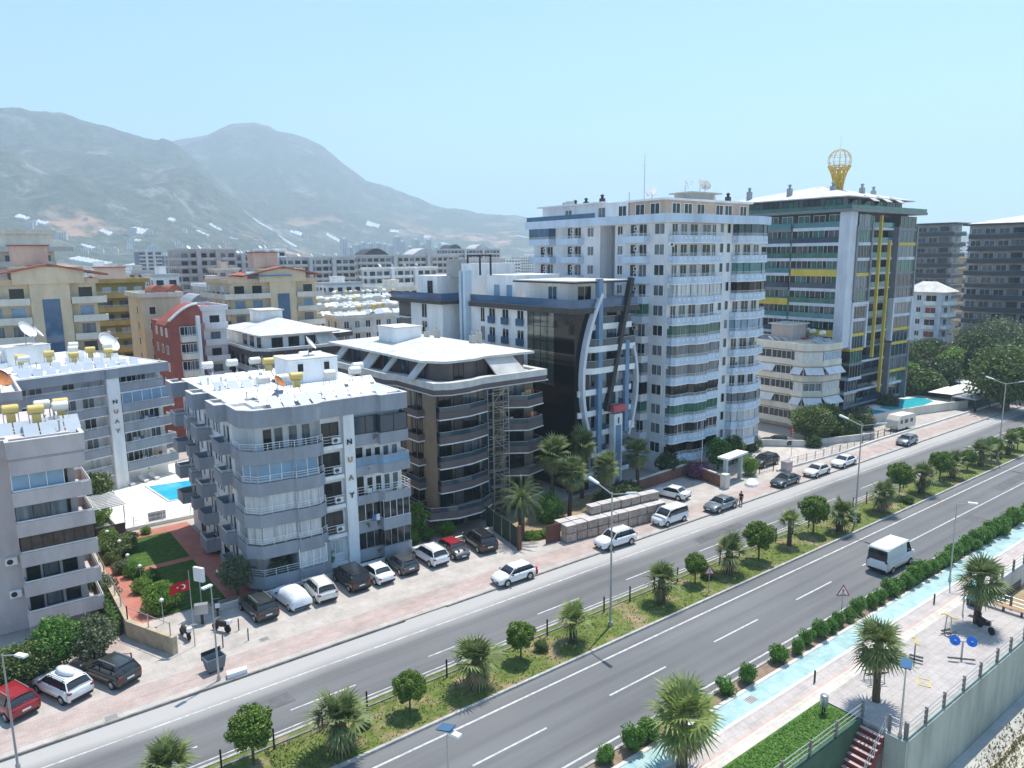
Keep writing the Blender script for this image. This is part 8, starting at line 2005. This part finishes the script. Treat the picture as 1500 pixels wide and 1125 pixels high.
x, y = G(1427, 892); o = thing('water_dispenser', 'blue and white kiosk box behind the greyish palm', 'kiosk', (x+.6, y+.3, .05), R(-10)); q = MB(); q.box(-.35, .35, -.3, .3, .5, 1.9, 0); q.build('cabinet', mat('kiosk_cyan', (.02, .42, .55), var=.05), o); q = MB(); q.box(-.36, 0, -.31, -.3, .6, 1.5); q.build('panel', whitem, o); q = MB(); q.box(-.4, .4, -.35, .35, 0, .5); q.build('base', darkmetal, o)
o = thing('park_bench', 'long wooden bench against the far end of the terrace', 'bench', (65.6, 18.6, .05), R(90)); q = MB(); 
for k in range(3): q.box(0, 3.0, -.25+.17*k, -.11+.17*k, .42, .47)
q.build('seat', mat('bench_wood', (.52, .30, .17), var=.15), o)
for x_ in (.2, 1.5, 2.8): q = MB(); q.box(x_-.04, x_+.04, -.2, .2, 0, .42); q.build('leg', darkmetal, o)
q = MB(); q.wall([(-.5, -.4), (.5, -.4), (.5, .4), (-.5, .4), (-.5, -.4)], 0, .03, .06); x, y = G(1353, 1001); o = q.build('worn_square_marking', ey, None, (x, y, .056), rz=.4); o['kind'] = 'structure'
# red bag at the hatchback
x, y = G(783, 838); q = MB(); q.lathe((0, 0, 0), [(.18, 0), (.22, .25), (.12, .55), (.16, .62)], 8); o = q.build('red_bag', signred, None, (40.4, 49.5, .09)); tag(o, 'small red bag standing behind the white hatchback', 'bag')
q = MB(); 
# ---------- person behind the grey sedan
def person(x, y, head, label):
    rt = thing('person', label, 'person', (x, y, .0), R(head))
    J = {'pel': (0, 0, .92), 'spn': (0, 0, 1.15), 'chs': (0, .0, 1.36), 'nck': (0, .01, 1.5), 'hd': (0, .03, 1.62), 'top': (0, .03, 1.72),
         'hl': (-.1, 0, .86), 'kl': (-.12, .04, .48), 'al': (-.13, -.02, .09), 'tl': (-.15, .13, .04), 'hr': (.1, 0, .86), 'kr': (.14, .02, .48), 'ar': (.17, -.04, .09), 'tr': (.19, .1, .04),
         'sl': (-.19, 0, 1.4), 'el': (-.26, -.02, 1.13), 'wl': (-.22, .15, .95), 'sr': (.19, 0, 1.4), 'er': (.27, .02, 1.13), 'wr': (.20, .22, 1.05),
         'nl': (-.2, .21, .9), 'nr': (.17, .29, 1.03)}
    E_ = [('pel', 'spn'), ('spn', 'chs'), ('chs', 'nck'), ('nck', 'hd'), ('hd', 'top'), ('pel', 'hl'), ('hl', 'kl'), ('kl', 'al'), ('al', 'tl'), ('pel', 'hr'), ('hr', 'kr'), ('kr', 'ar'), ('ar', 'tr'), ('chs', 'sl'), ('sl', 'el'), ('el', 'wl'), ('chs', 'sr'), ('sr', 'er'), ('er', 'wr'), ('wl', 'nl'), ('wr', 'nr')]
    RD = {'pel': .14, 'spn': .125, 'chs': .15, 'nck': .055, 'hd': .095, 'top': .07, 'hl': .095, 'kl': .065, 'al': .045, 'tl': .04, 'hr': .095, 'kr': .065, 'ar': .045, 'tr': .04, 'sl': .065, 'el': .045, 'wl': .032, 'sr': .065, 'er': .045, 'wr': .032, 'nl': .03, 'nr': .03}
    names = list(J); idx = {n: i for i, n in enumerate(names)}
    vs = [J[n] for n in names]; es = [(idx[a], idx[b_]) for a, b_ in E_]; rd = [RD[n] for n in names]
    for hn, sd in (('nl', -1), ('nr', 1)):
        for k in range(5):
            bx, by, bz = J[hn]; off = (k-1.5)*.017 if k < 4 else .035*-sd
            p1 = (bx+off, by+.045, bz-.012) if k < 4 else (bx+off, by+.02, bz); p2 = (p1[0], p1[1]+(.03, .036, .033, .024, .02)[k], p1[2]-.022)
            vs += [p1, p2]; es += [(idx[hn], len(vs)-2), (len(vs)-2, len(vs)-1)]; rd += [.0095, .008]
    me = bpy.data.meshes.new('body'); me.from_pydata(vs, es, []); o = link('body', me, rt)
    md = o.modifiers.new('skin', 'SKIN'); o.modifiers.new('sub', 'SUBSURF').levels = 1; o.modifiers['sub'].render_levels = 1
    for i, r_ in enumerate(rd): me.skin_vertices[0].data[i].radius = (r_, r_)
    me.skin_vertices[0].data[0].use_root = True
    me.materials.append(mat('skin_tone', (.35, .21, .15), var=.03))
    def seg(name, m, chain, pad, part=rt):
        vs2 = [J[n] for n in chain[0]]; es2 = chain[1]; me2 = bpy.data.meshes.new(name); me2.from_pydata(vs2, es2, []); o2 = link(name, me2, part)
        o2.modifiers.new('skin', 'SKIN'); o2.modifiers.new('sub', 'SUBSURF').render_levels = 1
        for i, n in enumerate(chain[0]): me2.skin_vertices[0].data[i].radius = (RD[n]+pad, RD[n]+pad)
        me2.skin_vertices[0].data[0].use_root = True; me2.materials.append(m)
    blk_ = mat('black_cloth', (.012, .012, .014), rough=.9)
    seg('shirt', blk_, (['chs', 'spn', 'pel', 'sl', 'el', 'sr', 'er'], [(0, 1), (1, 2), (0, 3), (3, 4), (0, 5), (5, 6)]), .018)
    seg('trousers', blk_, (['pel', 'hl', 'kl', 'al', 'hr', 'kr', 'ar'], [(0, 1), (1, 2), (2, 3), (0, 4), (4, 5), (5, 6)]), .016)
    q = MB(); q.lathe((0, .02, 1.66), [(.098, -.04), (.105, .02), (.085, .08), (.03, .115)], 12); q.build('hair', blk_, rt)
    q = MB()
    for s in (-.03, .03): q.box(s-.01, s+.01, .118, .128, 1.635, 1.65)
    q.box(-.02, .02, .115, .125, 1.57, 1.578); q.build('eyes_and_mouth', blk_, rt); q = MB(); q.add([(-.014, .115, 1.6), (.014, .115, 1.6), (0, .15, 1.6), (0, .115, 1.64)], [(0, 1, 2), (1, 3, 2), (3, 0, 2)]); q.build('nose', MATS['skin_tone'], rt)
person(70.9, 49.0, 95, 'person in black clothes standing behind the grey sedan')
# ================================================================ roof and facade clutter
rc = random.Random(77)
def clutter(B, x0, x1, y0, y1, z, n):
    for i in range(n):
        u, v = rc.uniform(x0, x1), rc.uniform(y0, y1); q = MB(); k = rc.random()
        if k < .45: h = rc.uniform(.4, 1.1); q.tube((u, v, z), (u, v, z+h), .06, 6); q.tube((u, v, z+h), (u, v, z+h+.08), .11, 6); q.build('vent_pipe', metal, B['root'])
        elif k < .75:
            l = rc.uniform(1.5, 5); a = rc.choice((0, math.pi/2)); q.tube((u, v, z+.08), (min(x1, u+l*math.cos(a)), min(y1, v+l*math.sin(a)), z+.08), .045, 5); q.build('pipe_run', rc.choice((metal, darkmetal, tankw)), B['root'])
        else: s = rc.uniform(.25, .5); q.box(u-s, u+s, v-s*.7, v+s*.7, z, z+rc.uniform(.3, .8)); q.build('roof_box', rc.choice((concrete, metal, tile, white)), B['root'])
clutter(B3, 1, 14, 3, 21, Z3-.25, 34); clutter(B1, .5, 4, 1, 11, Z1-.3, 8); clutter(B2, -4, 13.5, 2, 20, Z2-.25, 34); clutter(B7, 2, 7, 5, 16, Z7-.35, 14); clutter(B6, 1.5, 17.5, 9, 25, Z6+3.1, 12)
for i, f in enumerate(fl):
    if i: ac_unit(B3, 'F', 8.35, f+.2, -.95)
    if i % 2: ac_unit(B3, 'F', 6.6, f+1.9, -2.1)
for i, f in enumerate(fl2): ac_unit(B2, 'F', 8.1 if i % 2 else 2.4, f+.15, -1.15); ac_unit(B2, 'F', 12.7, f+.15, -1.15)
pot = mat('plant_pot', (.30, .14, .09))
def potplant(B, x, y, z, s=1.):
    q = MB(); q.lathe((x, y, z), [(.12*s, 0), (.18*s, .3*s)], 8); q.build('flower_pot', pot, B['root'])
    q = leafy(90, lambda r: ((x+r.gauss(0, .16*s), y+r.gauss(0, .16*s), z+.45*s+r.gauss(0, .14*s)), (0, 0, 1)), .09, rc, hgreen); q.build('pot_plant', hgreen, B['root'])
for i, f in enumerate(fl):
    for u in rc.sample([1.2, 2.2, 3.2, 4.4, 5.4], 2): potplant(B3, u, .7, f, .9)
    for u in rc.sample([11, 12, 13, 14], 2): potplant(B3, u, .5, f, .9)
for (B_, fs, W0, W1, yy) in ((B1, fl1[:5], 3.6, 4.8, .5), (B4, fl4, 1.0, 6.0, .5), (B6, [2.0+2.615*i for i in range(12)], .6, 9.0, -.7), (B2, fl2, 9.8, 14, .3)):
    for f in fs:
        if rc.random() < .75: potplant(B_, rc.uniform(W0, W1), yy, f, rc.uniform(.8, 1.2))
# laundry and chairs on balconies
cl = [mat('laundry_white', (.62, .62, .64)), mat('laundry_red', (.38, .06, .06)), mat('laundry_blue', (.08, .16, .36)), mat('laundry_yellow', (.5, .38, .12))]
for (B_, fs, W0, W1, yy) in ((B3, fl[1:], 11, 14.5, -.05), (B6, [2.0+2.615*i for i in (1, 4, 5, 8, 9, 10, 11)], 14, 19, -.6), (B2, fl2, 9.6, 13.5, .2), (B4, fl4[3:], 10, 13.5, .4)):
    for f in fs:
        if rc.random() < .6:
            u = rc.uniform(W0, W1)
            for k in range(rc.randint(2, 4)): q = MB(); q.box(u+.42*k, u+.42*k+.36, yy, yy+.03, f+.75, f+rc.uniform(1.25, 1.4)); q.build('laundry', rc.choice(cl), B_['root'])
        u = rc.uniform(W0, W1-1); q = MB(); q.box(u, u+.45, yy+.5, yy+.95, f+.4, f+.45); q.box(u, u+.45, yy+.92, yy+.96, f+.45, f+.9); q.box(u+.03, u+.42, yy+.53, yy+.9, f+.01, f+.06)
        for a_, b_ in ((0, .5), (.4, .5), (0, .9), (.4, .9)): q.box(u+a_, u+a_+.05, yy+b_, yy+b_+.05, f, f+.4)
        q.build('balcony_chair', whitem, B_['root'])
# ================================================================ light, sky, camera
SUN_EL = 69.2
sx, sy = 3.87, 1.6      # horizontal direction towards the sun
w = bpy.data.worlds.new('World'); scene.world = w; w.use_nodes = True
nt = w.node_tree; bg = nt.nodes['Background']
sky = nt.nodes.new('ShaderNodeTexSky'); sky.sky_type = 'NISHITA'; sky.sun_disc = False
sky.sun_elevation = R(SUN_EL); sky.sun_rotation = math.atan2(sx, sy)
sky.air_density = 1.0; sky.dust_density = 0.6; sky.ozone_density = 1.0; sky.altitude = 30
tn = nt.nodes.new('ShaderNodeMix'); tn.data_type = 'RGBA'; tn.blend_type = 'MULTIPLY'; tn.inputs['Factor'].default_value = 1; tn.inputs['B'].default_value = (.65, .90, 1.0, 1)
nt.links.new(sky.outputs['Color'], tn.inputs['A']); nt.links.new(tn.outputs['Result'], bg.inputs['Color']); bg.inputs['Strength'].default_value = .15
sl = bpy.data.lights.new('sun', 'SUN'); sl.energy = 4.8; sl.angle = R(.5); sl.color = (1, .94, .84)
so = bpy.data.objects.new('sun', sl); col.objects.link(so)
el = R(SUN_EL); l_ = math.hypot(sx, sy)
d = Vector((sx/l_*math.cos(el), sy/l_*math.cos(el), math.sin(el)))
so.rotation_euler = (-d).to_track_quat('-Z', 'Y').to_euler()
cd = bpy.data.cameras.new('camera'); cam = bpy.data.objects.new('camera', cd); col.objects.link(cam); scene.camera = cam
cd.sensor_width = 36; cd.lens = F/1500*36; cd.clip_start = .5; cd.clip_end = 30000
rt0 = Vector((math.sin(PHI), -math.cos(PHI), 0)); fw = Vector((math.cos(PHI)*math.cos(PITCH), math.sin(PHI)*math.cos(PITCH), -math.sin(PITCH)))
up0 = rt0.cross(fw); c, s = math.cos(ROLL), math.sin(ROLL)
ux = rt0*c - up0*s; vx = rt0*s + up0*c
M = Matrix((ux, vx, -fw)).transposed().to_4x4(); M.translation = (0, 0, CH)
cam.matrix_world = M
scene.view_settings.view_transform = 'Standard'; scene.view_settings.look = 'None'
scene.view_settings.exposure = EXPO; scene.view_settings.gamma = 1
scene.cycles.max_bounces = 6; scene.cycles.diffuse_bounces = 4; scene.cycles.glossy_bounces = 3; scene.cycles.transmission_bounces = 2
scene.cycles.volume_bounces = 1
